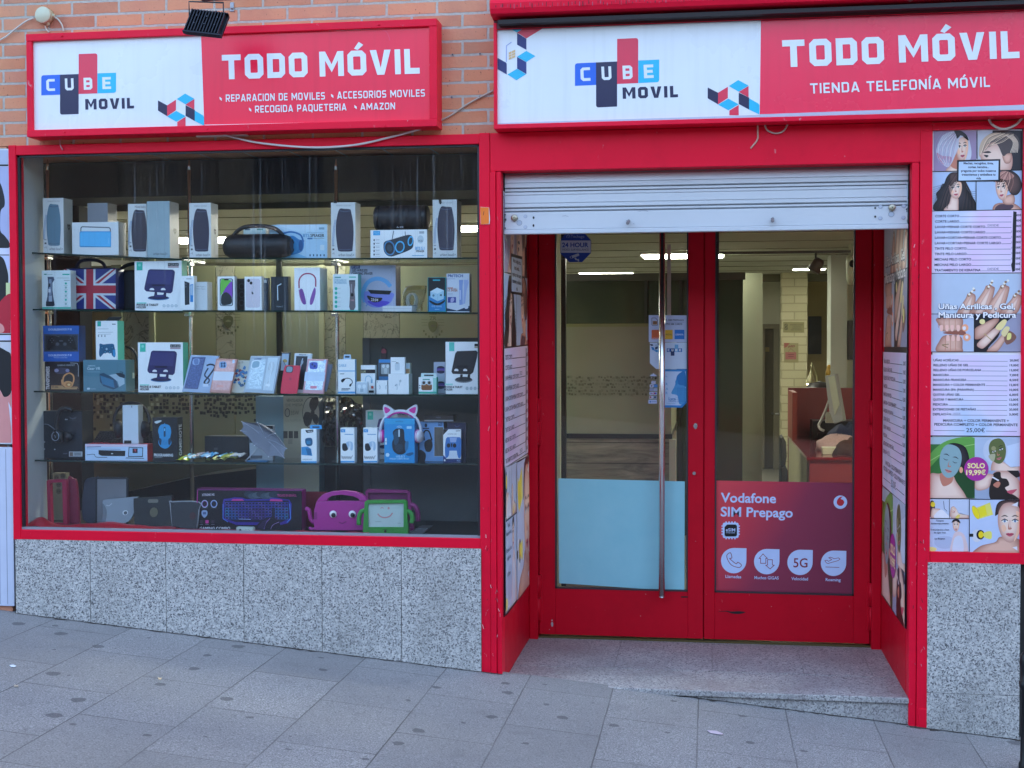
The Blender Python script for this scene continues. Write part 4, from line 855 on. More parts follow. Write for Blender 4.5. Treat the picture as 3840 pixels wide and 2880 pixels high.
    # hair prices
    b = zone('p2'); b.poly([(478, 68), (2206, 42), (2196, 1220), (462, 1228)], PASTEL); b.fix = b.nxt()
    L_ = ('CORTE CORTO', 'CORTE LARGO', 'LAVAR+PEINAR CORTE CORTO', 'LAVAR+PEINAR CORTE LARGO', 'LAVAR+CORTAR+PEINAR CORTE CORTO', 'LAVAR+CORTAR+PEINAR CORTE LARGO', 'TINTE PELO CORTO', 'TINTE PELO LARGO', 'MECHAS PELO CORTO', 'MECHAS PELO LARGO', 'TRATAMIENTO DE KERATINA')
    xe = (990, 990, 1480, 1480, 1775, 1775, 1128, 1128, 1215, 1215, 1395)
    for i, (t, x) in enumerate(zip(L_, xe)):
        y = 175+102*i; b.text(t, 537-i*1.5, y, 42, INK, x1=x, y1=y-3, bold=.035); b.line([(x+6, y-8), (1975-i*2, y-12)], 8, INK); b.text('00€', 2068-i*2, y-20, 38, INK, x1=2162-i*2, y1=y-22, bold=.03)
        if 2 < i < 9: b.text('1', 1975, y-16, 38, INK)
    for y in (350, 1170): b.text('DESDE', 1525, y, 40, INK, x1=1735, y1=y-3)
    b.fix += .0001; b.poly([(2008, 62), (2070, 76), (2052, 800), (2040, 1190), (1990, 1210), (1965, 1070), (1985, 1020), (1998, 300)], BLK); b.line([(462, 1232), (2196, 1222)], 12, BLK)
    # nails
    b = zone('p3'); c = b.sub(460, 32, 2190, 785); c.rect(0, 0, 1, 1, PX('#a9bfe0'))
    for x0, y0, x1, y1, w in ((.36, 1.0, .43, .52, .055), (.5, 1.0, .63, .33, .06), (.66, 1, .79, .32, .06), (.83, 1, .93, .55, .06)):
        dx, dy = x1-x0, y1-y0
        c.blob([(x0-w*1.4, y0), (x1-w, y1+.1), (x1-w*.5, y1-.03), (x1+w*.6, y1-.02), (x1+w, y1+.1), (x0+w*1.6, y0)], SKIN2); c.blob([(x0-w*.4, y0), (x1-w*.2, y1+.1), (x1+w*.4, y1+.06), (x0+w*.9, y0)], SKIN)
        for k in range(6): c.ell(x1+.012*k-.02+random.uniform(-.012, .012), y1-.035*k+.03, .014, .03, PX('#e6e2e2') if k % 2 else PX('#8a6f58'), 10)
    c = b.sub(450, 800, 1262, 1500); c.rect(0, 0, 1, 1, PX('#a5b8dc')); c.blob([(.15, .1), (.7, .08), (.74, .34), (.7, .45), (.3, .46), (.2, .3)], SKIN2); c.blob([(.14, 1), (.2, .72), (.34, .56), (.7, .6), (.74, .9), (.7, 1.02)], SKIN2); c.blob([(.32, .48), (.74, .42), (.82, .55), (.7, .56), (.34, .52)], PX('#8a554a'))
    c.ell(.8, .36, .08, .1, SKIN2); c.ell(.84, .62, .09, .1, SKIN2); c.ell(.78, .37, .04, .05, WH); c.ell(.84, .61, .035, .05, WH)
    for x in (.25, .38, .5, .64): c.line([(x-.07, .06), (x-.07, .36)], .012, SHAD); c.blob([(x-.035, .3), (x+.035, .3), (x+.028, .44), (x-.028, .44)], PX('#e6b9b4'))
    for x in (.4, .52, .64): c.blob([(x-.028, .56), (x+.028, .56), (x+.036, .7), (x-.036, .7)], PX('#e6b9b4')); c.line([(x-.06, .62), (x-.06, 1)], .012, SHAD)
    c.line([(.26, .82), (.42, .8)], .02, PX('#8a7450')); c.line([(.26, .82), (.4, .9)], .02, PX('#8a7450'))
    c = b.sub(1280, 795, 2172, 1500); c.rect(0, 0, 1, 1, PX('#17141c')); c.blob([(.6, .3), (.9, .0), (1.1, .0), (1.1, 1), (.3, 1), (.5, .6)], PX('#8d93b4'))
    c.blob([(.0, .4), (.2, .24), (.45, .1), (.5, .2), (.2, .6), (.0, .66)], SKIN2); c.blob([(.05, .8), (.2, .6), (.45, .35), (.55, .4), (.4, .65), (.2, .9), (.1, .9)], SKIN); c.blob([(.25, 1), (.4, .8), (.62, .5), (.7, .55), (.6, .8), (.45, 1.02)], SKIN2); c.blob([(.62, .5), (.75, .45), (.88, .6), (.8, .75), (.66, .8)], PX('#7a564e'))
    c.blob([(.44, .36), (.6, .15), (.68, .2), (.56, .42)], PX('#d8cf9a')); c.blob([(.56, .5), (.66, .33), (.74, .38), (.64, .6)], PX('#cfc79a')); c.blob([(.7, .52), (.77, .52), (.76, .66), (.68, .68)], PX('#d6d68a')); c.ell(.16, .2, .06, .07, PX('#d8d49a')); c.line([(.2, .52), (.36, .7)], .022, PX('#b39a70'))
    b.line([(450, 792), (2178, 785)], 12, BLK); b.rect(1264, 800, 1280, 1500, BLK); b.line([(440, 1506), (2170, 1506)], 12, BLK)
    lay[0] = 110
    for t, y, x0, x1 in (('Uñas Acrilicas , Gel,', 700, 596, 2040), ('Manicura y Pedicura', 862, 596, 2060)):
        b.text(t, x0-4, y+4, 100, PX('#14124a'), x1=x1+4, y1=y+2, bold=.075); b.text(t, x0, y, 100, PX('#dfe8fa'), x1=x1, y1=y-2, bold=.028)
    # nail prices
    b = zone('p4'); b.poly([(442, 0), (2168, 0), (2146, 1532), (422, 1524)], PASTEL); b.fix = b.nxt()
    for i, (t, x, pr) in enumerate((('UÑAS ACRÍLICAS', 975, '20,00€'), ('RELLENO UÑAS DE GEL', 1165, '19,00€'), ('RELLENO UÑAS DE PORCELANA', 1405, '13,00€'), ('MANICURA', 797, '7,00€'), ('MANICURA FRANCESA', 1125, '8,50€'), ('MANICURA + COLOR PERMANENTE', 1475, '12,00€'), ('MANICURA SPA (PARAFINA)', 1262, '10,00€'), ('QUITAR UÑAS GEL', 1005, '6,00€'), ('QUITAR Y MANICURA', 1070, '12,00€'), ('PEDICURA', 778, '15,00€'), ('EXTENCIONES DE PESTAÑAS', 1300, '20,00€'), ('DEPILACIÓN', 832, '3,00€'))):
        y = 125+92.5*i; b.text(t, 502-i, y, 40, INK, x1=x, y1=y, bold=.035); b.line([(x+10, y-4), (1900-i, y)], 7, INK); b.text(pr, 1936-i, y+2, 38, INK, x1=2110-i, y1=y+2, bold=.035)
    b.text('DESDE', 870, 1128, 34, PX('#5a5a7a'), x1=1010, y1=1128)
    b.text('MANICURA + COLOR PERMANENTE +', 683, 1262, 46, INK, x1=1922, y1=1268, bold=.03); b.text('PEDICURA COMPLETO + COLOR PERMANENTE', 518, 1335, 46, INK, x1=2090, y1=1346, bold=.03); b.text('25,00€', 1118, 1458, 74, INK, x1=1470, y1=1460, bold=.01)
    b.line([(510, 1430), (1088, 1433)], 8, INK); b.line([(1490, 1440), (2074, 1446)], 8, INK); b.line([(422, 1526), (2146, 1538)], 14, BLK)
    # face masks
    b = zone('p5'); f5 = 2212/1866; ZP = lambda x, y: (x, y)
    b = Art(mb, lambda x, y, l: mapD(*dpx('p5', x*1.0, y*1.0), l), lay)
    c = b.sub(635, 62, 1225, 855); c.rect(0, 0, 1, 1, PX('#2f6a33')); c.rect(0, 0, 1, .12, PX('#9cb8cf')); c.blob([(.0, .3), (.4, .06), (1, .02), (1, .4), (.7, .3), (.3, .3), (0, .5)], PX('#5b9a4a')); c.line([(0, .4), (.45, .2), (1, .12)], .012, PX('#93c47a')); c.blob([(.5, .6), (1, .5), (1, .95), (.8, 1), (.5, .9)], PX('#1b4423'))
    c.blob([(0, .64), (.2, .6), (.5, .62), (.6, .74), (.8, .96), (.8, 1.1), (0, 1.1)], SKIN); c.blob([(.24, .6), (.5, .6), (.5, .74), (.3, .8)], SHAD); c.blob([(.28, .2), (.5, .1), (.78, .16), (.88, .36), (.84, .5), (.72, .5), (.6, .3), (.4, .2)], HAIRD)
    face(c, .46, .4, .27, .26, PX('#7fa2b2'), lip=PX('#b87a7c'), rot=14, closed=True); c.ell(.7, .54, .04, .05, SKIN2)
    c = b.sub(1225, 65, 1820, 500); c.rect(0, 0, 1, 1, PX('#a4b9dd')); c.poly([(.6, .3), (1, .15), (1, .85), (.7, .95)], PX('#b8cdf0')); c.ell(.45, .4, .27, .38, PX('#b3c3e2')); c.blob([(.4, 1.1), (.4, .7), (.6, .72), (.8, .9), (1, .88), (1, 1.1)], SKIN); face(c, .5, .42, .21, .36, PX('#59663c'), lip=PX('#b9707a'), rot=-14); c.ell(.41, .34, .05, .07, PX('#8d8f6a')); c.blob([(.3, .55), (.44, .5), (.42, .7), (.36, .7)], PX('#a2a690'))
    c = b.sub(1225, 498, 1820, 870); c.rect(0, 0, 1, 1, PX('#8fa2c6')); c.blob([(.32, .5), (.4, .1), (.6, -.02), (.85, .1), (1, .5), (1.02, 1.05), (.4, 1.05)], SKIN); c.blob([(.32, .5), (.4, .12), (.55, .05), (.58, .25), (.7, .3), (.75, .5), (.66, .6), (.74, .75), (.9, .9), (.95, 1.05), (.38, 1.05)], PX('#221b1b')); c.blob([(.7, .72), (.85, .66), (.92, .66), (.8, .82)], LIP); c.blob([(.4, .5), (.5, .38), (.56, .45), (.5, .6)], SHAD); c.blob([(0, .3), (.2, .12), (.4, .14), (.36, .34), (.3, .6), (.1, .7), (0, .6)], SKIN); c.line([(.38, .22), (.52, .35)], .04, WH)
    c.poly([(.7, .0), (.95, .0), (1, .2), (.9, .25)], HAIRD)
    lay[0] = 160; b.ell(1245, 477, 158, 155, PX('#9a2a96'), 32)
    for t, y, x0, x1 in (('SOLO', 465, 1130, 1356), ('19,99€', 552, 1112, 1366)): b.text(t, x0, y, 60, PX('#e6b43a'), x1=x1, y1=y, bold=.05); b.text(t, x0, y, 60, PX('#f0e2c0'), x1=x1, y1=y, bold=.008)
    b.line([(628, 858), (1818, 878)], 11, BLK)
    c = b.sub(630, 868, 893, 1112); c.rect(0, 0, 1, 1, PX('#b0c0e2')); c.blob([(.04, .4), (.1, .1), (.24, .12), (.3, .5), (.2, .9), (.02, .9)], HAIRD); c.blob([(.15, .5), (.35, .5), (.55, .52), (.5, .7), (.3, 1), (.1, 1)], SKIN); c.ell(.2, .28, .11, .14, PX('#d8c832')); c.blob([(.3, .8), (.6, .55), (.9, .8), (1, 1), (.3, 1)], WH); c.line([(.72, .1), (.76, .5), (.9, .65)], .025, PX('#3a3a50'))
    c = b.sub(897, 870, 1148, 1116); c.rect(0, 0, 1, 1, PX('#b4c4e6')); c.blob([(.06, .5), (.2, .38), (.36, .5), (.5, .75), (1, .85), (1, 1), (.1, 1)], SKIN); face(c, .2, .55, .13, .17, SKIN, rot=-25, closed=True); c.blob([(.3, .95), (.45, .8), (.55, .85), (.45, 1)], PX('#d8c46a'))
    c = b.sub(628, 1122, 1148, 1545); c.rect(0, 0, 1, 1, PX('#aebfe6')); c.ell(.4, .72, .26, .2, PX('#a3b1d8')); c.blob([(.55, 1.05), (.6, .55), (.68, .4), (.82, .42), (.92, .6), (.96, 1.05)], PX('#cbbcc8')); c.blob([(.6, 1.05), (.64, .6), (.82, .55), (.86, 1.05)], PX('#c2cbe8')); face(c, .68, .2, .095, .18, SKIN); c.blob([(.57, .12), (.62, .02), (.74, .02), (.79, .14), (.7, .06), (.62, .07)], HAIRD); c.ell(.06, .93, .14, .07, PX('#d6d28a'))
    lay[0] += 40; b.fix = b.nxt()
    for t, y in (('Terapias', 1155), ('Antienvejecimiento', 1192), ('Tratamientos a base', 1272), ('de algas vivas', 1310), ('luz Biopton', 1388)): b.text(t, 772, y, 20, INK, align='c', bold=.01)
    b.fix = None; c = b.sub(1158, 876, 1815, 1560); c.rect(0, 0, 1, 1, PX('#adc2ec')); c.poly([(.1, .16), (.4, .05), (.46, .28), (.2, .36)], PX('#d3d36a')); c.poly([(.14, .18), (.3, .1), (.34, .28), (.2, .34)], PX('#d8d028')); c.ell(.12, .24, .055, .13, PX('#d4c81c'), rot=-25); c.ell(.12, .24, .06, .14, PX('#c9b35a'), rot=-25); c.ell(.12, .24, .05, .125, PX('#e0d01a'), rot=-25)
    c.ell(.14, .68, .1, .12, PX('#c3cbe0')); c.rect(.0, .64, .07, .7, BLK); c.ell(.21, .66, .08, .09, BLK); c.ell(.22, .66, .05, .065, PX('#e0c81a')); c.blob([(.28, .62), (.42, .6), (.42, .74), (.28, .7)], PX('#d3d36a'))
    c.blob([(.1, 1.05), (.2, .88), (.5, .8), (.6, .7), (.9, .72), (1, .8), (1.05, 1.05)], SKIN2); c.blob([(.5, .3), (.54, .08), (.7, .0), (1.05, .0), (1.05, .3), (.98, .12), (.7, .1), (.56, .24)], HAIRB); face(c, .79, .43, .27, .36, SKIN, brow=HAIRB, eye=PX('#5a74a0')); c.poly([(.82, .1), (.95, .04), (.94, .13)], WH); c.poly([(.84, .9), (.93, .88), (.94, .96)], WH)
    b.rect(1149, 868, 1158, 1545, BLK); b.line([(628, 1117), (1150, 1120)], 8, BLK); b.rect(893, 868, 898, 1115, BLK)
    D.line([(2014, 280), (2209, 274)], 3.5, BLK); D.line([(2013, 281), (2006, 1192)], 2.2, BLK); D.line([(2006, 1193), (2205, 1196)], 2.5, BLK); D.line([(2208, 276), (2205, 1195)], 3, BLK)
YP = -.004
m = MB(); p0 = P(2011, 1195, YP); p1 = P(2209, 280, YP); m.box(p0.x-.006, p1.x+.006, YP, .05, p0.z-.005, p1.z+.012, pm('#14131a', .5))
poster_art(m, lambda x, y, l: P(x, y, YP) + Vector((0, -l, 0)))
o = m.done('poster', base=P(2110, 1193, YP)); tag(o, 'tall salon price poster on the facade right of the doorway', 'poster', 'salon price posters')
def jamb_poster(X, sgn, y0, y1, secs, label):
    """three stacked prints on a doorway side panel; sgn = +1 faces +X; secs = (sheet y from, to, z top, z bottom)"""
    mb = MB(); mb.box(X-.0015, X+.0015, y0, y1, secs[-1][3]-.004, secs[0][2], pm('#14131a', .5))
    def f(x, y, l):
        for a, b, zt_, zb_ in secs:
            if a-3.5 <= y <= b+3.5: break
        else: raise Skip()
        xl = 2014-(y-280)*.0085; u = min(max((x-xl)/195, 0), 1); v = min(max((y-a)/(b-a), 0), 1); yy = y1+(y0-y1)*(1-u) if sgn > 0 else y1+(y0-y1)*u
        return Vector((X+sgn*(.0016+l), yy, zt_+(zb_-zt_)*v))
    poster_art(mb, f); o = mb.done('poster', base=(X, (y0+y1)/2, secs[-1][3])); tag(o, label, 'poster', 'salon price posters')
za, zb = P(1137, 753, .87).z, P(1136, 980, .87).z
jamb_poster(-.976, 1, .03, .87, [(279, 457.5, za+.76, za), (457.5, 590, za, zb), (1077.5, 1194, zb, .25)], 'hair price poster on the left side panel inside the doorway')
za, zb = P(1914, 750, .87).z, P(1912, 1050, .87).z
jamb_poster(.906, -1, .04, .86, [(590, 760, za+.76, za), (760, 942, za, zb), (942, 1077.5, zb, .245)], 'nail price poster with face masks on the right side panel inside the doorway')
# ---------------------------------------------------------------- what is stuck on the door glass
YG = YD+.0135
def flat(name, z, pts, c, label, cat='sticker', Y=YG, th=.0015, draw=None):
    m = MB(); m.prism([P(x, y, Y, z) for x, y in pts], (0, th, 0), pm(c, .5) if isinstance(c, (str, tuple)) else c)
    if draw: draw(plane_art(m, z, Y))
    xs_ = [P(x, y, Y, z) for x, y in pts]; b = Vector((sum(v.x for v in xs_)/len(xs_), Y, min(v.z for v in xs_))); o = m.done(name, base=b); tag(o, label, cat); return o
g = nt('blue_film'); n1 = g.noise(5, 5, .6); g.put(g.b.inputs['Base Color'], g.mix(n1, lin('#86c8d2'), lin('#a6dae0'))); g.b.inputs['Roughness'].default_value = .3; g.bump(g.math('ADD', g.noise(4, 4), g.noise(1.5, 2, .5, g.mapv((6, 1, .6)))), .12, .01); film_m = g.m
flat('window_film', 'g', [(722, 108), (1300, 122), (1888, 136), (1886, 600), (1884, 1140), (1500, 1125), (1100, 1098), (728, 1074)], film_m, 'plain light blue film covering the lower glass of the left door', 'window film')
def dv(a):
    W_ = pm('#cfe0ff', .4)
    a.text('Vodafone', 252, 326, 84, W_, x1=762, y1=335, bold=.022); a.text('SIM Prepago', 252, 456, 84, W_, x1=916, y1=467, bold=.022)
    a.ell(1355, 327, 63, 62, W_, 32); a.blob([(1376, 275), (1358, 296), (1378, 306), (1390, 330), (1372, 358), (1345, 360), (1324, 340), (1326, 310), (1346, 284)], pm('#d02a36', .4))
    a.rrect(271, 516, 418, 658, 16, W_)
    for k in range(4):
        a.rect(296+k*27, 505, 309+k*27, 520, W_); a.rect(296+k*27, 655, 309+k*27, 669, W_); a.rect(259, 541+k*25, 274, 553+k*25, W_); a.rect(415, 541+k*25, 429, 553+k*25, W_)
    a.poly([(312, 533), (390, 533), (402, 545), (402, 632), (390, 643), (300, 643), (288, 632), (288, 556)], BLACK); a.text('eSIM', 299, 595, 28, W_, x1=386, y1=597, bold=.02); a.text('Disponible', 302, 612, 12, W_, x1=384, y1=614)
    RL = pm('#8c2840', .4)
    for cx, cy_ in ((372, 866), (676, 875), (983, 882), (1292, 890)):
        pts = [(cx+118, cy_-114)] + [(cx+117*math.cos(R(t)), cy_+117*math.sin(R(t))) for t in range(0, 271, 10)]
        a.poly(pts, W_)
    a.line(smooth_open([(325, 797), (308, 820), (318, 860), (350, 905), (400, 926), (430, 926), (443, 905), (410, 880), (395, 895), (355, 865), (335, 845), (355, 840), (345, 796), (325, 797)], 4), 6, RL)
    a.line([(620, 890), (620, 845), (606, 845), (642, 804), (682, 845), (668, 845), (668, 890)], 6, RL, True); a.line([(684, 857), (684, 905), (668, 908), (707, 942), (745, 908), (728, 905), (728, 857)], 6, RL, True)
    a.text('5G', 922, 926, 82, RL, x1=1052, y1=928, bold=.01)
    a.line([(1212, 866), (1232, 862), (1246, 872), (1276, 856), (1248, 840), (1264, 834), (1300, 848), (1336, 840), (1350, 850), (1338, 864), (1240, 892), (1226, 886)], 5, RL, True); a.line([(1218, 924), (1345, 928)], 5, RL)
    for t, x0, y0, x1 in (('Llamadas', 296, 1024, 440), ('Muchos GIGAS', 562, 1035, 786), ('Velocidad', 903, 1044, 1056), ('Roaming', 1219, 1053, 1357)): a.text(t, x0, y0, 27, W_, x1=x1, y1=y0+4, bold=.012)
m = MB(); gr = grad_red_mat(); pts = [(192, 128), (1478, 150), (1474, 1180), (200, 1140)]; q = [P(x, y, YG, 'h') for x, y in pts]; m.prism(q, (0, .0015, 0), gr); dv(plane_art(m, 'h', YG))
o = m.done('poster', base=sum(q, Vector())/4); tag(o, 'gradient red SIM prepago poster with four white icons on the right door', 'poster')
def d24(a):
    B_ = pm('#123f9e', .4); W_ = pm('#c3c9d6', .4)
    a.poly([(745, 742), (1020, 742), (1020, 855), (745, 855)], W_); a.text('24 HOUR', 757, 803, 40, B_, x1=1000, y1=803, bold=.03); a.text('VIDEO SURVEILLANCE', 757, 836, 19, pm('#4a5a86'), x1=1002, y1=836, bold=.01)
    a.text('Techage', 836, 716, 26, pm('#8fa2cc'), x1=962, y1=718, bold=.01); a.line([(800, 716), (800, 700), (814, 690), (828, 700), (828, 716)], 5, pm('#8fa2cc')); a.line([(814, 704), (814, 718)], 4, pm('#8fa2cc'))
    a.poly([(826, 894), (835, 886), (905, 860), (914, 868), (914, 882), (850, 906), (836, 908)], pm('#b7bfcc')); a.ell(842, 896, 8, 10, B_, 12); a.poly([(870, 904), (884, 898), (892, 914), (912, 912), (914, 934), (904, 936), (898, 924), (880, 922)], pm('#b7bfcc'))
flat('sticker', 'c', [(790, 672), (962, 672), (1024, 742), (1022, 858), (942, 941), (824, 941), (740, 858), (742, 742)], '#123f9e', 'blue and white octagonal 24 HOUR video surveillance sticker on the left door', draw=d24)
def dsim(a):
    W_ = pm('#c6cbe2', .4)
    a.line([(1586, 104), (1618, 104), (1638, 126), (1638, 168), (1630, 174), (1592, 174), (1584, 168), (1584, 110)], 4, INK, True); a.rect(1592, 132, 1632, 166, pm('#9a6a3a')); a.line([(1592, 149), (1632, 149)], 3, INK); a.line([(1612, 132), (1612, 166)], 3, INK)
    a.text('VENTA SIM PREPAGO', 1650, 130, 15, INK, x1=1878, y1=132, bold=.015); a.text('ALL TYPES SIM CARDS', 1650, 168, 15, INK, x1=1864, y1=168, bold=.015); a.line([(1722, 143), (1880, 145)], 2, pm('#7a80a0'))
    a.rect(1582, 214, 1672, 300, pm('#d2581e', .4)); a.text('orange', 1586, 296, 13, W_, x1=1664, y1=296); a.rect(1690, 214, 1776, 300, pm('#e0a814', .4)); a.text('MÓVIL', 1712, 264, 14, INK, x1=1770, y1=264); a.rect(1793, 213, 1884, 300, pm('#0f6fc4', .4)); a.text('LEBARA', 1800, 264, 15, W_, x1=1876, y1=264, bold=.02)
flat('sticker', 'e', [(1555, 78), (1914, 80), (1916, 328), (1554, 326)], '#bcc2dc', 'white SIM card sticker with orange, yellow and blue squares behind the pull bar', draw=dsim)
def dcube(a):
    b_ = pm('#0f5aa8', .4)
    for pts, c in (([(1565, 345), (1590, 345), (1598, 360), (1575, 362)], '#1a2a50'), ([(1576, 370), (1600, 374), (1612, 400), (1590, 402)], '#1f7ab8'), ([(1612, 376), (1640, 364), (1640, 385), (1616, 398)], '#1a2a50'), ([(1636, 336), (1660, 336), (1660, 360), (1644, 356)], '#16305e'), ([(1600, 404), (1630, 398), (1650, 410), (1630, 420)], '#2a8ac4'), ([(1612, 352), (1634, 346), (1636, 362), (1616, 370)], '#a9bccc')): a.poly(pts, pm(c, .4))
    a.rect(1722, 384, 1862, 418, b_); a.rect(1758, 386, 1792, 452, pm('#122a5e', .4)); a.rect(1794, 349, 1828, 418, pm('#6fa6cf', .4))
    for i, ch in enumerate('CUBE'): x = 1730+i*35; a.sign(ch, x, 411, x+18, 411, 22, SW, .25)
flat('sticker', 'e', [(1566, 332), (1908, 330), (1916, 340), (1914, 574), (1622, 574), (1565, 520)], '#c9d3e4', 'white sticker with cut corner and small blue block logo on the left door', draw=dcube)
def dly(a):
    L1 = pm('#4a97cc', .4); L2 = pm('#1f74b4', .4)
    a.poly([(1700, 596), (1896, 598), (1896, 868), (1850, 910), (1700, 908)], pm('#c3d3ea', .4)); a.blob([(1812, 690), (1816, 640), (1850, 606), (1890, 600), (1896, 700), (1892, 740), (1850, 730)], L2); a.blob([(1764, 800), (1790, 740), (1812, 690), (1836, 720), (1892, 742), (1894, 870), (1840, 900), (1820, 820)], L1); a.blob([(1800, 690), (1812, 672), (1826, 700), (1806, 726)], pm('#2f88c2'))
    for k in range(6): a.line([(1822+k*12, 745), (1826+k*12, 880)], 3, L2)
    for k in range(8): a.line([(1800, 750+k*18), (1892, 752+k*18)], 2, L2)
    a.text('Lyca', 1738, 860, 26, L2, x1=1804, y1=862, bold=.02); a.text('mobile', 1738, 876, 12, L2, x1=1804, y1=876, bold=.01)
    for y, t in ((648, 'L'), (724, 'R'), (768, 'A'), (806, 'R')): a.text(t, 1712, y, 22, L1, bold=.01)
    a.text('www.lycamobile.es', 1718, 893, 8, L2, x1=1806, y1=893)
flat('sticker', 'e', [(1690, 578), (1902, 577), (1914, 588), (1912, 878), (1862, 930), (1690, 930)], '#1f7fc4', 'blue framed sticker of a person in a checked shirt on the left door', draw=dly)
def dcards(a):
    for (x0, y0, x1, y1), c in (((1580, 684, 1620, 710), '#c9cfe2'), ((1564, 716, 1600, 744), '#c3cbe0'), ((1602, 717, 1636, 744), '#4a8ad0'), ((1563, 752, 1598, 778), '#8f9cb4'), ((1600, 752, 1634, 778), '#a9b4c8'), ((1562, 786, 1597, 812), '#c6cde0'), ((1599, 786, 1632, 812), '#bcc4dc'), ((1561, 822, 1596, 848), '#c3c6d4'), ((1598, 822, 1630, 848), '#a8b2c8')): a.rrect(x0, y0, x1, y1, 4, pm(c, .4))
    a.ell(1608, 799, 7, 8, pm('#c02a3a')); a.ell(1620, 799, 7, 8, pm('#2a4ab0')); a.ell(1572, 834, 8, 8, pm('#b03030')); a.rect(1570, 792, 1580, 806, pm('#2a7ab0')); a.rect(1582, 794, 1590, 806, pm('#b03a4a')); a.poly([(1604, 826), (1626, 826), (1622, 844), (1602, 844)], pm('#2a4a6a')); a.ell(1582, 730, 8, 6, INK); a.text('TPV', 1586, 703, 14, INK); a.ell(1586, 658, 7, 10, BLACK); a.ell(1619, 662, 9, 9, BLACK); a.ell(1584, 656, 4, 6, WH)
    a.poly([(1563, 640), (1575, 626), (1590, 624), (1596, 612), (1610, 626), (1622, 628), (1632, 642)], pm('#b9c3da'))
flat('sticker', 'e', [(1553, 858), (1630, 858), (1632, 893), (1552, 893)], '#b4c4e2', 'column of small payment card logos on the left door glass', draw=lambda a: (dcards(a), a.ell(1570, 876, 8, 8, pm('#4a7ab8')), a.line([(1582, 876), (1625, 876)], 5, pm('#6a8ab8'))))
# ---------------------------------------------------------------- shop interior seen through the doors
def solid(name, label, cat, bx, mtl, bev=0.0, group=None):
    m = MB()
    for b in (bx if isinstance(bx, list) else [bx]): m.box(*b, mtl, bev)
    b = (bx[0] if isinstance(bx, list) else bx); o = m.done(name, base=((b[0]+b[1])/2, (b[2]+b[3])/2, b[4])); tag(o, label, cat, group); return o
FROST = wall_mat((.30, .32, .22), .35, 'frosted_film', 4); FROSTD = wall_mat((.12, .13, .085), .25, 'dark_frost', 4); GRN = wall_mat((.50, .55, .38), .5, 'pale_green_post'); WOOD = wood_mat(); MARB = marble_mat()
# the booth behind the left door
YB = 2.2; bx1 = P(1450, 900, YB).x; bz0, bz1 = P(1330, 947, YB).z, P(1330, 937, YB).z; bt = P(1330, 699, YB).z
t = thing('booth', 'frosted glass booth with black band and weathered wood base behind the left door', 'booth', (-.3, YB+.7, GZB))
m = MB(); m.box(-1.25, bx1, YB, YB+1.4, GZB, bz0, WOOD); m.done('wood_base', t)
m = MB(); m.box(-1.26, bx1+.006, YB-.008, YB+1.41, bz0, bz1, pm('#0d0e10', .3)); m.done('band', t)
m = MB(); m.box(-1.25, bx1, YB+.002, YB+1.4, bz1, bt-.02, FROST); m.box(-1.25, bx1-.0, YB, YB+1.4, bt-.02, bt, pm('#8a8f5e', .3)); m.done('glass_screen', t)
m = MB(); m.box(bx1-.012, bx1+.03, YB-.02, YB+.03, GZB, bz0-.003, GRN); m.done('corner_post', t)
m = MB(); a = plane_art(m, 'e', YB-.0002); a.fix = .001; rnd = random.Random(3)
for r in range(6):
    for k in range(36):
        x = 700+k*26+rnd.uniform(-4, 4)+(r % 2)*12; y = 642+r*31+rnd.uniform(-6, 6); s = rnd.uniform(15, 25)
        if rnd.random() < .8 and x < 1640: a.poly([(x, y), (x+s, y+1), (x+s, y+s), (x, y+s-1)], pm(rnd.choice(('#767a62', '#80846b', '#6c7059', '#898d74')) if x > 790 else rnd.choice(('#15180f', '#b6bf9a', '#1d2016')), .5))
m.done('mosaic_film', t)
x0 = P(1198.5, 700, 1.9).x
solid('post', 'pale green upright post just inside the left door', 'post', (x0-.03, P(1210, 700, 1.9).x, 1.9, 1.95, GZB, 2.4), GRN)
x0 = P(1211, 700, 1.96).x; solid('post', 'dark upright post beside the pale green one inside the left door', 'post', (x0, P(1222, 700, 1.96).x, 1.96, 2.0, GZB, 2.4), pm('#14160f', .4))
DG = pm('#30362a', .12); DG2 = pm('#20261c', .12)
t = thing('glass_partition', 'dark reflecting glass partition deep in the shop behind the booth', 'partition', (-.6, 5.0, GZB))
m = MB(); m.box(-2.2, .28, 5.0, 5.03, GZB, 2.10, DG); m.done('dark_glass', t)
m = MB(); m.box(-2.2, .30, 4.98, 5.05, 2.10, 2.16, pm('#2a281c', .5)); m.done('top_rail', t)
for px in (1395, 1470): m = MB(); x = P(px, 700, 4.98).x; m.box(x-.012, x+.012, 4.975, 4.998, GZB, 2.10, pm('#11120d', .4)); m.done('mullion', t)
m = MB(); m.box(P(1448, 700, 2.6).x-.012, P(1448, 700, 2.6).x+.012, 2.3, 2.32, 1.7, 2.2, STEEL); o = m.done('rod', base=(.1, 2.3, 1.7)); tag(o, 'thin vertical metal rod behind the chrome pull bar', 'rod')
x0, x1 = P(1545, 800, 2.4).x, P(1552.5, 800, 2.4).x; solid('post', 'black narrow post at the left edge of the right door glass', 'post', (x0-.05, x1, 2.4, 2.45, P(1550, 937, 2.4).z, 2.3), pm('#101010', .5))
x0, x1 = P(1552, 800, 6.5).x, P(1647, 800, 6.5).x; solid('screen_panel', 'tall frosted olive glass panel behind the right door', 'panel', (x0, x1, 6.5, 6.54, GZB, P(1600, 590, 6.5).z), FROST)
solid('screen_panel', 'blank cream wall panel above and behind the frosted panel', 'panel', (x0-.3, P(1687, 700, 11.5).x+.2, 11.5, 11.55, GZB, 2.419), CREAM)
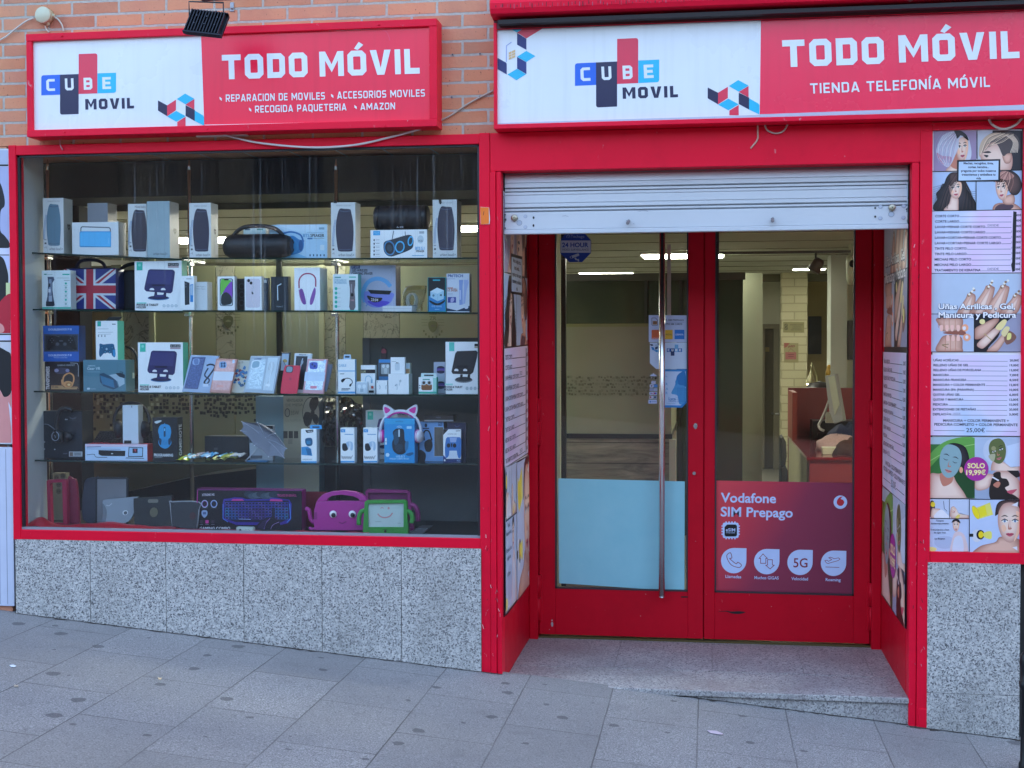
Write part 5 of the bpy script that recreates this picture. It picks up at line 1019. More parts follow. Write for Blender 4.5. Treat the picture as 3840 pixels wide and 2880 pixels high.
t = thing('inner_door', 'grey brown inner door standing half hidden behind the brick column', 'door', (P(1665, 900, 11.2).x, 11.2, GZB))
dx0, dx1, dz = P(1647, 800, 11.2).x, P(1683, 800, 11.2).x, P(1660, 700, 11.2).z
m = MB(); m.box(dx0, dx0+.03, 11.15, 11.4, GZB, dz, pm('#6a6450', .5)); m.box(dx0+.03, dx1, 11.15, 11.4, dz-.06, dz, pm('#77715c', .5)); m.box(dx1-.07, dx1, 11.14, 11.4, GZB, dz-.06, pm('#6f6a58', .5)); m.done('door_frame', t)
m = MB(); m.box(dx0+.03, dx1-.07, 11.25, 11.3, GZB, dz-.06, pm('#5b5540', .5)); m.done('leaf', t)
m = MB(); a = plane_art(m, 'f', 11.248); a.rect(662, 374, 700, 415, pm('#a8945a')); m.done('sign_plate', t)
m = MB(); p = P(725, 985, 11.2, 'f'); m.tube([p, p+Vector((.05, -.06, 0)), p+Vector((.2, -.06, 0))], .012, STEEL, 8); m.done('handle', t)
x0, x1 = P(1687.5, 800, 10).x, P(1743.7, 800, 10).x
g = nt('cream_brick'); br = g.n('ShaderNodeTexBrick', i_Vector=g.mapv((1, 1, 1), (R(-90), 0, 0)), i_Color1=(.52, .48, .30, 1), i_Color2=(.56, .52, .34, 1), i_Mortar=(.38, .35, .22, 1), i_Scale=1.0, i_Mortar_Size=.008, i_Brick_Width=.3, i_Row_Height=.1); g.put(g.b.inputs['Base Color'], br.outputs[0]); g.b.inputs['Roughness'].default_value = .8
col_b = solid('brick_column', 'cream painted brick column at the back of the shop', 'column', (x0, x1, 10, 10.3, GZB, 2.419), g.m)
def dno(a):
    for y in (172, 200): a.line([(855+13*math.cos(t), y+13*math.sin(t)) for t in np.linspace(0, 6.0, 12)], 4, pm('#2a2a20'), True); a.line([(846, y-8), (864, y+8)], 4, pm('#2a2a20'))
    for i, t_ in enumerate(('PROHIBIDO FUMAR', 'Y EL USO DE', 'CIGARRILLOS', 'ELECTRÓNICOS')): a.text(t_, 950, 172+15*i, 9, pm('#2a2a20'), align='c')
flat('wall_sign', 'f', [(828, 140), (1022, 142), (1020, 240), (828, 238)], '#8d875e', 'no smoking notice on the cream brick column', 'sign', 9.995, .003, dno)
flat('wall_sign', 'f', [(836, 334), (968, 336), (968, 516), (836, 514)], '#978f68', 'pinkish AVISO notice on the cream brick column', 'sign', 9.995, .003, lambda a: (a.poly([(836, 334), (890, 334), (860, 372), (836, 380)], pm('#9a5a4e')), a.text('¡AVISO!', 874, 376, 17, pm('#7a2f3a'), x1=936, y1=372, bold=.03), a.rect(848, 420, 948, 486, pm('#a0605e')), a.line([(872, 420), (898, 384), (936, 420)], 3, pm('#7a5a4a')), a.line([(870, 442), (930, 442)], 4, pm('#5a2a30')), a.line([(875, 460), (925, 460)], 4, pm('#5a2a30'))))
x0, x1 = P(1744, 800, 11.9).x, P(1800, 800, 11.9).x; solid('screen_panel', 'warm beige rear wall panel behind the dark wall screen', 'panel', (x0-.1, x1+.6, 11.9, 11.95, GZB, 2.419), BEIGE)
p0, p1 = P(1746, 765, 11.6), P(1775, 683, 11.6)
t = thing('wall_screen', 'black flat television on the beige rear wall', 'television', ((p0.x+p1.x)/2, 11.7, p0.z)); m = MB(); m.box(p0.x, p1.x, 11.6, 11.65, p0.z, p1.z, pm('#0e1013', .35), .006); m.done('screen', t); m = MB(); m.box(p0.x+.06, p1.x-.06, 11.651, 11.9, p0.z+.15, p0.z+.25, BLACK); m.done('bracket', t)
x0, x1 = P(1794, 800, 6.8).x, P(1829, 800, 6.8).x; solid('pillar', 'grey white square pillar beside the red desk', 'pillar', (x0, x1, 6.8, 7.2, GZB, 2.419), wall_mat((.50, .53, .46), .6, 'pillar_paint'))
solid('screen_panel', 'pale green white wall at the right of the desk', 'panel', (x1+.001, x1+1.2, 7.0, 7.06, GZB, 2.419), wall_mat((.60, .63, .48), .6, 'pale_wall'))
p0, p1 = P(1830, 777, 6.99), P(1849, 692, 6.99)
t = thing('picture_frame', 'dark carved picture frame on the pale wall above the desk', 'picture frame', (p0.x+.1, 6.97, p0.z)); m = MB(); w = .34; m.box(p0.x, p0.x+w, 6.95, 6.999, p0.z, p0.z+.045, pm('#1f1c16', .35), .004); m.box(p0.x, p0.x+w, 6.95, 6.999, p1.z-.045, p1.z, pm('#1f1c16', .35), .004); m.box(p0.x, p0.x+.045, 6.948, 6.999, p0.z+.045, p1.z-.045, pm('#1f1c16', .35)); m.box(p0.x+w-.045, p0.x+w, 6.948, 6.999, p0.z+.045, p1.z-.045, pm('#1f1c16', .35)); m.done('frame', t); m = MB(); m.box(p0.x+.045, p0.x+w-.045, 6.975, 6.99, p0.z+.045, p1.z-.045, pm('#6a5f44', .6)); m.done('picture', t)
# track spot, camera
t = thing('track_light', 'dark spotlight hanging from a ceiling track behind the right door', 'track light', P(1765, 575, 4.6)); q0, q1 = P(205, 962, 4.6, 'd'), P(1500, 880, 4.2, 'd')
m = MB(); m.box(q0.x, q1.x, 4.58, 4.61, q0.z+.08, q0.z+.10, pm('#2a2419')); m.done('track', t)
m = MB(); p = P(1127, 975, 4.6, 'd'); m.cyl((p.x+.0, 4.6, q0.z+.08), (p.x, 4.6, p.z+.04), .008, BLACK, 8); m.lathe(p+Vector((.035, 0, .05)), Vector((-.55, -.1, -1)), [(0, .035), (.02, .045), (.11, .05), (.112, .04)], pm('#3a2a22', .5), 18); m.done('spot_head', t)
p = P(1460, 1010, 5.5, 'd'); t = thing('security_camera', 'white pill shaped camera on the pillar at the right', 'security camera', p)
m = MB(); m.lathe(p+Vector((0, 0, .12)), (0, 0, -1), [(0, .02), (.01, .045), (.05, .05), (.2, .045), (.25, .03), (.26, 0)], pm('#b9bda2', .4), 18); m.done('body', t)
m = MB(); m.lathe(P(1467, 958, 5.5, 'd')+Vector((0, -.046, 0)), (0, -1, 0), [(0, .035), (.012, .03), (.014, 0)], BLACK, 16); m.done('lens', t)
m = MB(); m.cyl(p+Vector((0, .0, .12)), p+Vector((0, .0, .3)), .03, pm('#a9ad94'), 10); m.done('mount', t)
# red desk and what lies on it
DR = wall_mat((.20, .028, .028), .35, 'desk_red'); DT = pm('#6a1a1c', .06)
dxl = .70; zt_ = P(1790, 988, 3.5).z
t = thing('reception_desk', 'dark red reception desk with glossy top and tall back panel', 'desk', (1.4, 4.4, GZB))
m = MB(); m.box(dxl, 2.4, 3.5, 5.8, zt_-.02, zt_, DT, .002); m.done('top', t)
m = MB(); m.box(dxl+.02, 2.38, 3.52, 3.56, GZB, zt_-.021, DR); m.done('front_panel', t)
m = MB(); m.box(dxl+.005, dxl+.03, 3.57, 5.8, GZB, zt_-.021, pm('#8f8a66', .5)); m.done('side_panel', t)
m = MB(); m.box(dxl, 2.4, 5.81, 5.86, GZB, P(1790, 838, 5.81).z, DR, .002); m.box(dxl, dxl+.04, 5.2, 5.808, zt_+.001, P(1790, 838, 5.81).z-.02, pm('#7a2a1e', .4)); m.done('back_panel', t)
t = thing('desktop_monitor', 'white all in one monitor turned sideways on the red desk', 'monitor', (1.1, 4.8, zt_))
o0 = P(1290, 850, 4.8, 'f'); n_ = (-.35, -1.0, .0)
def mq(x, y): return Pn(x, y, o0, np.array((-.6, -1.0, 0.0)), 'f')
m = MB(); pl = [mq(x, y) for x, y in ((1212, 640), (1308, 620), (1382, 1052), (1296, 1080), (1250, 960))]; m.prism(pl, (.03, .05, 0), pm('#8f9290', .35), .004); m.done('body', t)
m = MB(); pl = [mq(x, y)+Vector((-.004, -.007, 0)) for x, y in ((1246, 650), (1304, 636), (1350, 900), (1306, 1005))]; m.prism(pl, (.003, .005, 0), pm('#a9ad9a', .2)); m.done('screen', t)
m = MB(); ps = [mq(x, y)+Vector((.03, .06, 0)) for x, y in ((1225, 865), (1190, 960), (1150, 1050), (1128, 1095), (1140, 1130), (1175, 1148))]; m.tube(smooth_open([tuple(v) for v in ps], 4), .012, pm('#b4b4ae', .3, .5), 8); m.box(1.0, 1.25, 4.75, 4.95, zt_+.001, zt_+.012, pm('#b4b4ae', .3, .5), .002); m.done('stand', t)
m = MB(); p = P(1240, 610, 4.85, 'f'); m.lathe(p+Vector((0, 0, -.02)), (.1, 0, 1), [(0, .018), (.03, .022), (.05, .012), (.06, .016), (.085, .012), (.09, 0)], pm('#a8872a', .5), 10); o = m.done('toy_figure', base=p); tag(o, 'small yellow toy perched on top of the monitor', 'toy')
def heap(name, label, cat, ctr, rx, ry, rz, c, seed, n=14):
    rn = random.Random(seed); m = MB(); rows = []
    for j in range(8):
        f_ = j/7; r_ = []
        for i in range(n):
            t_ = 2*math.pi*i/n; k = 1+.22*math.sin(3*t_+seed)+rn.uniform(-.12, .12); rad = math.sin(f_*math.pi/2+.001)**.7
            r_.append(Vector((ctr[0]+rx*k*rad*math.cos(t_), ctr[1]+ry*k*rad*math.sin(t_), ctr[2]+rz*math.cos(f_*math.pi/2)*(1+rn.uniform(-.2, .15)))))
        rows.append(r_)
    vs = [v for r_ in rows for v in r_]; fs = [(j*n+i, j*n+(i+1) % n, (j+1)*n+(i+1) % n, (j+1)*n+i) for j in range(7) for i in range(n)]; m.add(vs, fs, fabric(lin(c), 60)); o = m.done(name, base=(ctr[0], ctr[1], ctr[2]))
    for p_ in o.data.polygons: p_.use_smooth = True
    tag(o, label, cat); return o
p = P(1330, 1180, 4.2, 'f'); heap('folded_cloth', 'crumpled dusty pink cloth on the red desk', 'cloth', (p.x, 4.2, zt_+.001), .19, .15, .11, '#a88a86', 2)
p = P(1430, 1090, 4.6, 'f'); heap('folded_cloth', 'navy blue garment heaped behind the pink cloth', 'cloth', (p.x+.05, 4.7, zt_+.001), .18, .14, .17, '#1c2240', 5); heap('folded_cloth', 'bright yellow cloth on top of the navy garment', 'cloth', (p.x+.1, 4.75, zt_+.15), .06, .05, .06, '#c9b21e', 8)
p = P(1300, 1205, 3.75, 'f'); solid('carton', 'small cream carton on the front of the red desk', 'carton', (p.x-.085, p.x+.085, 3.75, 3.85, zt_+.001, zt_+.052), pm('#b9b79a'), .002)
p = P(1440, 1260, 3.7, 'f'); heap('handbag', 'dark brown leather bag at the right end of the desk', 'bag', (p.x+.02, 3.72, zt_+.001), .11, .08, .12, '#3a1f18', 11)
p = P(1200, 1090, 5.4, 'f'); solid('printer', 'low black device behind the monitor stand', 'printer', [(p.x-.1, p.x+.33, 5.3, 5.6, zt_+.001, zt_+.16), (p.x-.06, p.x+.28, 5.28, 5.3, zt_+.02, zt_+.06)], pm('#141316', .4), .004)
p = P(1245, 1010, 5.0, 'f'); solid('power_adapter', 'white charger block behind the monitor', 'charger', (p.x-.02, p.x+.06, 5.0, 5.06, zt_+.16, zt_+.25), pm('#c3c3b6'), .004)
t = thing('desk_lamp', 'white lit desk lamp behind the red back panel', 'lamp', P(1083, 740, 6.4, 'f')); p = P(1083, 735, 6.4, 'f')
m = MB(); m.lathe(p+Vector((0, 0, .15)), (0, 0, -1), [(0, .008), (.03, .011), (.045, .022), (.10, .042), (.125, .044)], pm('#b9b48a', .4), 20); m.tube([p+Vector((0, 0, .15)), p+Vector((.01, .04, .22)), p+Vector((.06, .1, .1)), p+Vector((.1, .12, -.5))], .006, pm('#b9b48a'), 8); m.done('shade', t)
m = MB(); m.lathe(p+Vector((0, 0, .03)), (0, 0, -1), [(0, .04), (.012, .04), (.015, 0)], emit('#fff3c8', 5), 18); m.done('bulb', t)
p = P(1175, 730, 6.2, 'f'); m = MB(); m.lathe((p.x, 6.3, p.z-.25), (0, 0, 1), [(0, .16), (.2, .15), (.27, .1), (.29, 0)], pm('#1a1614'), 16); o = m.done('chair_back', base=(p.x, 6.3, GZB)); o.name = 'office_chair'; tag(o, 'top of a dark rounded chair behind the red back panel', 'chair')
p = P(835, 1330, 3.9, 'f'); m = MB(); m.prism([P(x, y, 3.9, 'f') for x, y in ((806, 1215), (830, 1200), (855, 1250), (862, 1380), (850, 1460), (808, 1470))], (0, .3, 0), pm('#26281f', .5), .01); m.prism([P(x, y, 3.9, 'f') for x, y in ((806, 1480), (850, 1465), (870, 1510), (872, 1800), (806, 1800))], (0, .3, 0), pm('#2a2c22', .5), .01); o = m.done('office_chair', base=(p.x, 4, GZB)); tag(o, 'dark armchair left of the red desk', 'chair')
# ---------------------------------------------------------------- window display: shelves
SHG = glass_mat((.95, .975, .97), 0, 'shelf_glass', .03); EDGE = pm('#16302c', .15)
YF, YK = .13, .44
ROWS = {1: [(62, 544.5, 393, 559), (393, 556, 718, 557.5), (715, 557.5, 1037, 556)], 2: [(66, 667, 395, 672), (395, 670, 716, 670.5), (712, 671, 1037, 675)],
        3: [(67, 844, 395, 849), (395, 850, 716, 852), (712, 852, 1037, 852)], 4: [(67, 993, 395, 999), (390, 998, 716, 1001), (712, 1001, 1030, 1001)]}
SEG = {}
POS = ('left', 'middle', 'right'); RN = ('top', 'second', 'third', 'lowest')
for r, segs in ROWS.items():
    SEG[r] = []
    for k, (xa, ya, xb, yb_) in enumerate(segs):
        A, B = P(xa, ya, YF), P(xb, yb_, YF); lift = .0
        SEG[r].append((A.x, A.z, B.x, B.z)); m = MB(); T = .008
        for y0, y1, mm in ((YF, YF+.003, EDGE), (YF+.003, YK, SHG)):
            vs = [Vector((A.x, y0, A.z-T)), Vector((B.x, y0, B.z-T)), Vector((B.x, y0, B.z)), Vector((A.x, y0, A.z))]; m.prism(vs, (0, y1-y0, 0), mm)
        o = m.done('glass_shelf', base=((A.x+B.x)/2, .28, (A.z+B.z)/2)); tag(o, '%s glass panel of the %s shelf in the shop window' % (POS[k], RN[r-1]), 'shelf', 'glass shelves of the window')
def shz(r, X):
    best = min(SEG[r], key=lambda s: 0 if s[0] <= X <= s[2] else min(abs(X-s[0]), abs(X-s[2])))
    u = (X-best[0])/(best[2]-best[0]); return best[1]+(best[3]-best[1])*u + .0008
FLZ = .6285
for k, x in enumerate((103, 409, 726)):
    p = P(x, 380, .455); m = MB(); m.tube([(p.x, .455, FLZ), (p.x, .455, P(x, 368, .455).z)], .011, CHROME, 14); m.lathe((p.x, .455, P(x, 368, .455).z), (0, 0, 1), [(0, .011), (.03, .007), (.06, .001)], CHROME, 14)
    o = m.done('display_pole', base=(p.x, .455, FLZ)); tag(o, ('leftmost', 'middle', 'right')[k]+' chrome pole carrying the glass shelves', 'pole', 'chrome poles of the window shelves')
    for r in ROWS:
        z = shz(r, p.x); m = MB(); m.box(p.x-.018, p.x+.018, .41, .47, z-.022, z-.0095, CHROME, .002); m.done('clamp', o)
# ---------------------------------------------------------------- helpers for the goods
C = lambda h, r=.4: pm(h, r)
def bx(name, label, cat, z, row, x0, y0, x1, y1, Y, dep, front, side=None, art=None, group=None, sart=None, base=None, bev=.0):
    yb = y1; X0, X1 = P(x0, yb, Y, z).x, P(x1, yb, Y, z).x
    z0 = base if base is not None else (FLZ if row == 0 else shz(row, (X0+X1)/2)); z1 = P((x0+x1)/2, y0, Y, z).z
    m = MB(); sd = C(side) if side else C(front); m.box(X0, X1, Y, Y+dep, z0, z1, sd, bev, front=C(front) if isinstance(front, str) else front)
    lay = [0]
    if art: art(plane_art(m, z, Y, lay))
    if sart: sart(Art(m, lambda u, v, l: Vector((X1+l, Y+dep*u, z1+(z0-z1)*v)), lay, (0, 0, 1, 1)))
    o = m.done(name, base=((X0+X1)/2, Y+dep/2, z0)); tag(o, label, cat, group); o['h'] = z1; return o
def top(o): h = o['h']; return h + .0008
GREYB = '#d2d6d5'; WB = '#eef1f1'
def heart(a, u=.55, v=.52):
    a.line([(u, v+.035), (u-.13, v-.01), (u-.14, v-.035), (u-.06, v-.045), (u, v-.02), (u+.06, v-.045), (u+.14, v-.035), (u+.13, v-.01)], .035, C('#4a4a48'), True)
def can_speaker(body, x0, y0, x1, y1, cord=True, inv=False):
    def f(a):
        w, h = x1-x0, y1-y0; B = C(body)
        a.blob([(x0+w*.2, y0), (x0+w*.5, y0-h*.01), (x0+w*.8, y0), (x0+w*.86, y0+h*.05), (x0+w*.97, y0+h*.3), (x0+w, y0+h*.6), (x0+w*.95, y0+h*.93), (x0+w*.9, y1), (x0+w*.5, y1+h*.008), (x0+w*.2, y1), (x0+w*.1, y0+h*.93), (x0, y0+h*.55), (x0+w*.04, y0+h*.25)], B, 4)
        a.curve([(x0+w*.2, y0+h*.035), (x0+w*.5, y0+h*.055), (x0+w*.84, y0+h*.035)], 5, C('#4c5a74')); a.curve([(x0+w*.14, y0+h*.95), (x0+w*.5, y0+h*.965), (x0+w*.92, y0+h*.95)], 4, C('#4c5a74'))
        if cord:
            for d in (0, 9): a.curve([(x0+w*.02-d, y0+h*.25), (x0-w*.08-d, y0+h*.5), (x0-w*.13-d, y0+h*.85)], 3.5, C('#4f7fb0'))
    return f
def urban(fx0, fx1, yt, yb, body, sp, txt=True, inv=False):
    """front print of the tall speaker carton"""
    sf_ = can_speaker(body, *sp)
    def f(a):
        w = fx1-fx0
        if inv: a.text('+5xod nadru', fx0+w*.35, yt+38, 20, C('#4a4a48'), x1=fx1-10, y1=yt+40)
        else: a.text('ENERGY SYSTEM', fx0+w*.22, yt+32, 11, C('#8b8f8f'), x1=fx0+w*.8, y1=yt+32); a.text('urban box5+', fx0+w*.3, yb-12, 22, C('#45484a'), x1=fx0+w*.95, y1=yb-10)
        sf_(a); a.rect(fx0+10, yb-75, fx0+26, yb-60, C('#55585a')); a.line([(fx0+8, yb-30), (fx0+24, yb-40), (fx0+24, yb-24)], 3, C('#77797a')); a.line([(fx0+6, yb-98), (fx0+26, yb-98)], 10, C('#9aa0a4'))
    return f
SPK = 'boxed speakers on the top shelf'
# ---------------------------------------------------------------- row 1
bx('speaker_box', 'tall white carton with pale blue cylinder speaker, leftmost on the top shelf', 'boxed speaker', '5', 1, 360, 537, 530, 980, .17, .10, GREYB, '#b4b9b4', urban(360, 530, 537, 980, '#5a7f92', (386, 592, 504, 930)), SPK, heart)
bx('speaker_box', 'small grey carton standing behind the white radio box', 'boxed speaker', '5', 1, 730, 577, 897, 1000, .30, .11, '#8b8f98', '#6f7276', None, SPK)
def radio(a):
    a.line([(668, 860), (672, 785), (682, 775), (905, 782), (915, 792), (918, 870)], 9, C('#5a646c')); a.rrect(660, 812, 922, 945, 14, C('#3f9ad0')); a.rrect(666, 822, 916, 938, 10, C('#53b4e6'))
    for k in range(5): a.line([(690+k*48, 826), (690+k*48, 936)], 2, C('#48a6d8'))
    a.line([(660, 936), (922, 944)], 4, C('#2f6c9a')); a.line([(902, 870), (902, 915)], 3, C('#8fd0ee'))
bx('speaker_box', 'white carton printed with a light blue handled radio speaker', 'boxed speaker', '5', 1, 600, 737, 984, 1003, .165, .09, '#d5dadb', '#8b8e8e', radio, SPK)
bx('speaker_box', 'white speaker carton standing upside down with dark speaker print', 'boxed speaker', '5', 1, 1065, 585, 1218, 1005, .20, .11, GREYB, '#a9aca8', urban(1065, 1218, 580, 1005, '#2a2638', (1090, 640, 1218, 978), inv=True), SPK)
bx('speaker_box', 'plain grey blue carton showing its blank back with a heart on its side', 'boxed speaker', '5', 1, 1222, 563, 1410, 1018, .17, .12, '#93a9b0', '#8c8f90', lambda a: a.text('urban box5+', 1272, 1008, 20, C('#45484a'), x1=1390, y1=1010), SPK, heart)
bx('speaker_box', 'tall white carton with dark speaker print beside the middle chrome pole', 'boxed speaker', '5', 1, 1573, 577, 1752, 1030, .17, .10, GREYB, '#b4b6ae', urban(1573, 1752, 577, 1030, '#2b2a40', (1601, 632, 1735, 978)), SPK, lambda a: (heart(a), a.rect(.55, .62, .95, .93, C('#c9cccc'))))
def btsblue(a):
    a.poly([(245, 765), (725, 757), (725, 1030), (245, 1030)], C('#b4d8ee')); a.poly([(245, 757), (300, 757), (725, 900), (725, 757)], C('#c3e2f4')); a.poly([(245, 900), (560, 1030), (245, 1030)], C('#7fc0e6'))
    B = C('#2f86c4'); a.blob([(330, 840), (420, 820), (500, 845), (530, 900), (520, 970), (470, 1000), (400, 1010), (330, 1000)], B); a.blob([(370, 830), (430, 822), (500, 850), (516, 880), (490, 880), (440, 850), (380, 858)], C('#a9d2ec')); a.curve([(340, 838), (420, 818), (500, 842), (528, 900)], 14, C('#1f6cae')); a.ell(440, 940, 46, 56, C('#3f98d2')); a.ell(505, 930, 18, 46, C('#1a5c98'))
    a.text('BTS', 523, 860, 26, C('#4a90c0'), x1=576, y1=860, bold=.02); a.text('SPEAKER', 584, 860, 26, C('#2a2a30'), x1=700, y1=861, bold=.025); a.rect(560, 867, 602, 879, C('#2f6fa8')); a.line([(610, 873), (700, 873)], 3, C('#5a6a74')); a.rect(655, 780, 700, 798, C('#7fa9c4')); a.line([(555, 823), (695, 823)], 4, C('#8fb4cc')); a.rrect(665, 925, 700, 970, 6, C('#dbeaf2'))
    for k in range(5): a.rect(577+k*29, 1003, 587+k*29, 1020, C('#2f5a7a'))
bx('speaker_box', 'light blue speaker carton behind the black boombox', 'boxed speaker', '6', 1, 245, 757, 724, 1030, .27, .10, '#a9d0e8', '#6d7f88', btsblue, SPK)
bx('small_box', 'small white carton with green mark behind the boombox handle', 'box', '6', 1, 30, 786, 215, 1030, .36, .05, '#d0e6e4', '#b9cfcf', lambda a: (a.rect(140, 790, 190, 803, C('#3a9a8a')), a.rect(40, 793, 85, 803, C('#2a4a6a'))))
# black boombox
t = thing('boombox', 'black rounded boombox with carrying handle on the top shelf', 'speaker', P(150, 1028, .17, '6'))
BB = C('#121014', .5); y0 = .24
c0, c1 = P(-95, 930, y0, '6'), P(395, 930, y0, '6'); rr_ = (P(0, 828, y0, '6').z-P(0, 1030, y0, '6').z)/2; zc = shz(1, c0.x)+rr_
m = MB(); L_ = c1.x-c0.x; m.lathe((c0.x-.02, y0, zc), (1, 0, 0), [(0, rr_*.55), (.008, rr_*.75), (.03, rr_*.94), (.08, rr_), (L_-.05, rr_), (L_, rr_*.95), (L_+.03, rr_*.8), (L_+.04, rr_*.6)], BB, 28); m.done('body', t)
m = MB(); m.lathe((c1.x+.021, y0, zc), (1, 0, 0), [(0, rr_*.6), (.004, rr_*.55), (.0, rr_*.5), (-.006, 0)], C('#2a2a30', .35), 24); m.done('end_cone', t)
m = MB(); hp = [P(x, y, y0, '6') for x, y in ((-85, 900), (-40, 830), (20, 785), (100, 770), (200, 770), (290, 790), (350, 840), (382, 905))]; m.tube(smooth_open([tuple(v) for v in hp], 5), .0105, BB, 10); m.done('handle', t)
bx('speaker_box', 'tall white carton with dark speaker print beside the right chrome pole', 'boxed speaker', '6', 1, 757, 573, 958, 1030, .17, .10, GREYB, '#c3c6be', lambda a: (urban(757, 958, 573, 1030, '#2b2a40', (795, 630, 942, 978))(a), a.blob([(775, 575), (790, 560), (806, 568), (800, 580)], BLACK)), SPK)
def bts51(a):
    a.rect(1105, 810, 1162, 846, C('#2fa4dc')); a.text('TSCO', 1112, 838, 18, C('#a9dcf2'), x1=1155, y1=838)
    D_ = C('#26323c'); Bl = C('#4ab4e6')
    a.blob([(1200, 900), (1260, 880), (1400, 842), (1435, 870), (1440, 910), (1420, 960), (1300, 1010), (1240, 1020), (1200, 990), (1190, 940)], D_); a.ell(1240, 952, 46, 62, C('#3a7fae'), rot=-10); a.ell(1240, 952, 36, 50, C('#16202a'), rot=-10); a.ell(1240, 952, 22, 30, C('#2c3e4c'), rot=-10)
    for x, y, rx, ry in ((1326, 942, 40, 50), (1415, 893, 24, 42)): a.ell(x, y, rx, ry, Bl, rot=10); a.ell(x, y, rx-10, ry-12, C('#2c3a44'), rot=10)
    a.curve([(1262, 880), (1270, 835), (1275, 808)], 6, C('#4a5a66')); a.curve([(1372, 848), (1370, 815)], 5, C('#4a5a66'))
    for k in range(5): a.ell(1113, 886+k*30, 6, 9, C('#2a3a44'), 10); a.line([(1126, 884+k*30), (1158, 884+k*30)], 3, C('#6a7a84')); a.line([(1104, 903+k*30), (1163, 903+k*30)], 1.5, C('#9aaab4'))
    a.ell(1498, 880, 26, 34, C('#c6d4da')); a.text('RGB', 1482, 900, 17, C('#3a4a54'), x1=1515, y1=900); a.text('BTS 5.1', 1455, 966, 24, C('#3fa4da'), x1=1530, y1=966, bold=.02); a.text('SPEAKER', 1460, 985, 15, C('#22282c'), x1=1530, y1=985, bold=.02); a.line([(1428, 1014), (1528, 1014)], 6, C('#7fb4d0')); a.rect(1487, 812, 1528, 832, C('#a9b4ba'))
b51 = bx('speaker_box', 'white carton with blue ringed speaker print under the black cylinder', 'boxed speaker', '6', 1, 1083, 800, 1553, 1030, .17, .13, WB, '#4a4f54', bts51, SPK)
t = thing('cylinder_speaker', 'black cylinder speaker lying on a white printed carton', 'speaker', P(1340, 800, .20, '6')); y0 = .235
a0, a1 = P(1122, 715, y0, '6'), P(1566, 715, y0, '6'); r_ = .052; zc = top(b51)+r_; q = (P(0, 622, y0, '6').z-top(b51))/2; r_ = q; zc = top(b51)+r_
m = MB(); L_ = a1.x-a0.x; m.lathe((a0.x+.012, y0, zc), (1, 0, 0), [(0, r_*.98), (.01, r_), (L_-.03, r_), (L_-.024, r_*.98)], C('#17161b', .55), 30)
m.raw = True; a = plane_art(m, '6', y0-r_*.97); a.text('A-YK', 1298, 785, 13, C('#b4b4bc'), x1=1360, y1=785, bold=.02); m.done('body', t)
for s_, xx in ((1, a0.x), (-1, a1.x)): m = MB(); m.lathe((xx, y0, zc), (s_, 0, 0), [(0, r_*.6), (.002, r_*.85), (.008, r_*.98), (.02, r_*1.01), (.03, r_*1.0)], C('#0e0e12', .4), 30); m.done('end_cap', t)
bx('speaker_box', 'tall white carton with dark speaker print, last on the right of the top shelf', 'boxed speaker', '6', 1, 1600, 550, 1800, 1028, .17, .12, GREYB, '#7c7f78', lambda a: (urban(1600, 1800, 550, 1028, '#2b2a40', (1637, 612, 1780, 968))(a), a.blob([(1648, 550), (1668, 548), (1672, 578), (1660, 590), (1652, 572)], BLACK)), SPK, heart)
# ---------------------------------------------------------------- row 2
TEAL = C('#2fb49c')
def trim1(a):
    a.rect(350, 1442, 588, 1455, TEAL); a.rect(518, 1165, 577, 1175, TEAL); a.rect(366, 1165, 388, 1174, C('#2a8a7a')); a.line([(392, 1172), (436, 1172)], 4, C('#8fa9a4')); a.line([(470, 1200), (575, 1200)], 12, C('#c6d4d2')); a.line([(530, 1220), (578, 1220)], 5, C('#9aa6a4'))
    a.poly([(395, 1190), (445, 1190), (452, 1215), (436, 1240), (436, 1300), (444, 1360), (455, 1425), (440, 1435), (385, 1435), (380, 1420), (394, 1350), (400, 1240)], C('#4a566a')); a.poly([(408, 1210), (428, 1210), (428, 1340), (406, 1340)], C('#8d9bb0')); a.rect(400, 1245, 420, 1275, C('#2a3442')); a.rect(402, 1290, 420, 1320, C('#d3dae2')); a.rect(405, 1345, 432, 1395, C('#a4b2c4')); a.rect(382, 1395, 452, 1432, C('#1e2632'))
    for k in range(6): a.ell(547, 1245+k*34, 9, 9, C('#8fb4ae') if k % 2 else TEAL); a.line([(530, 1264+k*34), (566, 1264+k*34)], 3, C('#aab4b4'))
bx('trimmer_box', 'white and teal hair trimmer box in front of the Union Jack bag', 'boxed trimmer', '5', 2, 350, 1137, 588, 1455, .16, .06, '#d8e4e4', '#c3d0d0', trim1)
# union jack bag
t = thing('carrying_bag', 'blue and red Union Jack patterned carrying bag', 'bag', P(740, 1460, .23, '5')); Yb = .25
X0, X1 = P(520, 1460, Yb, '5').x, P(968, 1460, Yb, '5').x; z0 = shz(2, (X0+X1)/2); z1 = P(740, 1116, Yb, '5').z
m = MB(); m.box(X0, X1, Yb, Yb+.12, z0, z1, C('#232c66'), .018); a = plane_art(m, '5', Yb)
RB = C('#a8243a'); WJ = C('#c9cfd6'); BJ = C('#27317c'); q = a.sub(530, 1126, 960, 1456)
q.rect(0, 0, 1, 1, BJ)
for p_ in ([(0, 0), (.09, 0), (1, .9), (1, 1), (.9, 1), (0, .1)], [(1, 0), (1, .1), (.1, 1), (0, 1), (0, .9), (.91, 0)]): q.poly(p_, WJ)
for p_ in ([(0, 0), (.045, .0), (.4, .36), (.34, .37)], [(1, .0), (.96, 0), (.6, .36), (.66, .38)], [(0, 1), (.05, 1), (.4, .64), (.34, .63)], [(1, 1), (.95, 1), (.6, .64), (.66, .62)]): q.poly(p_, RB)
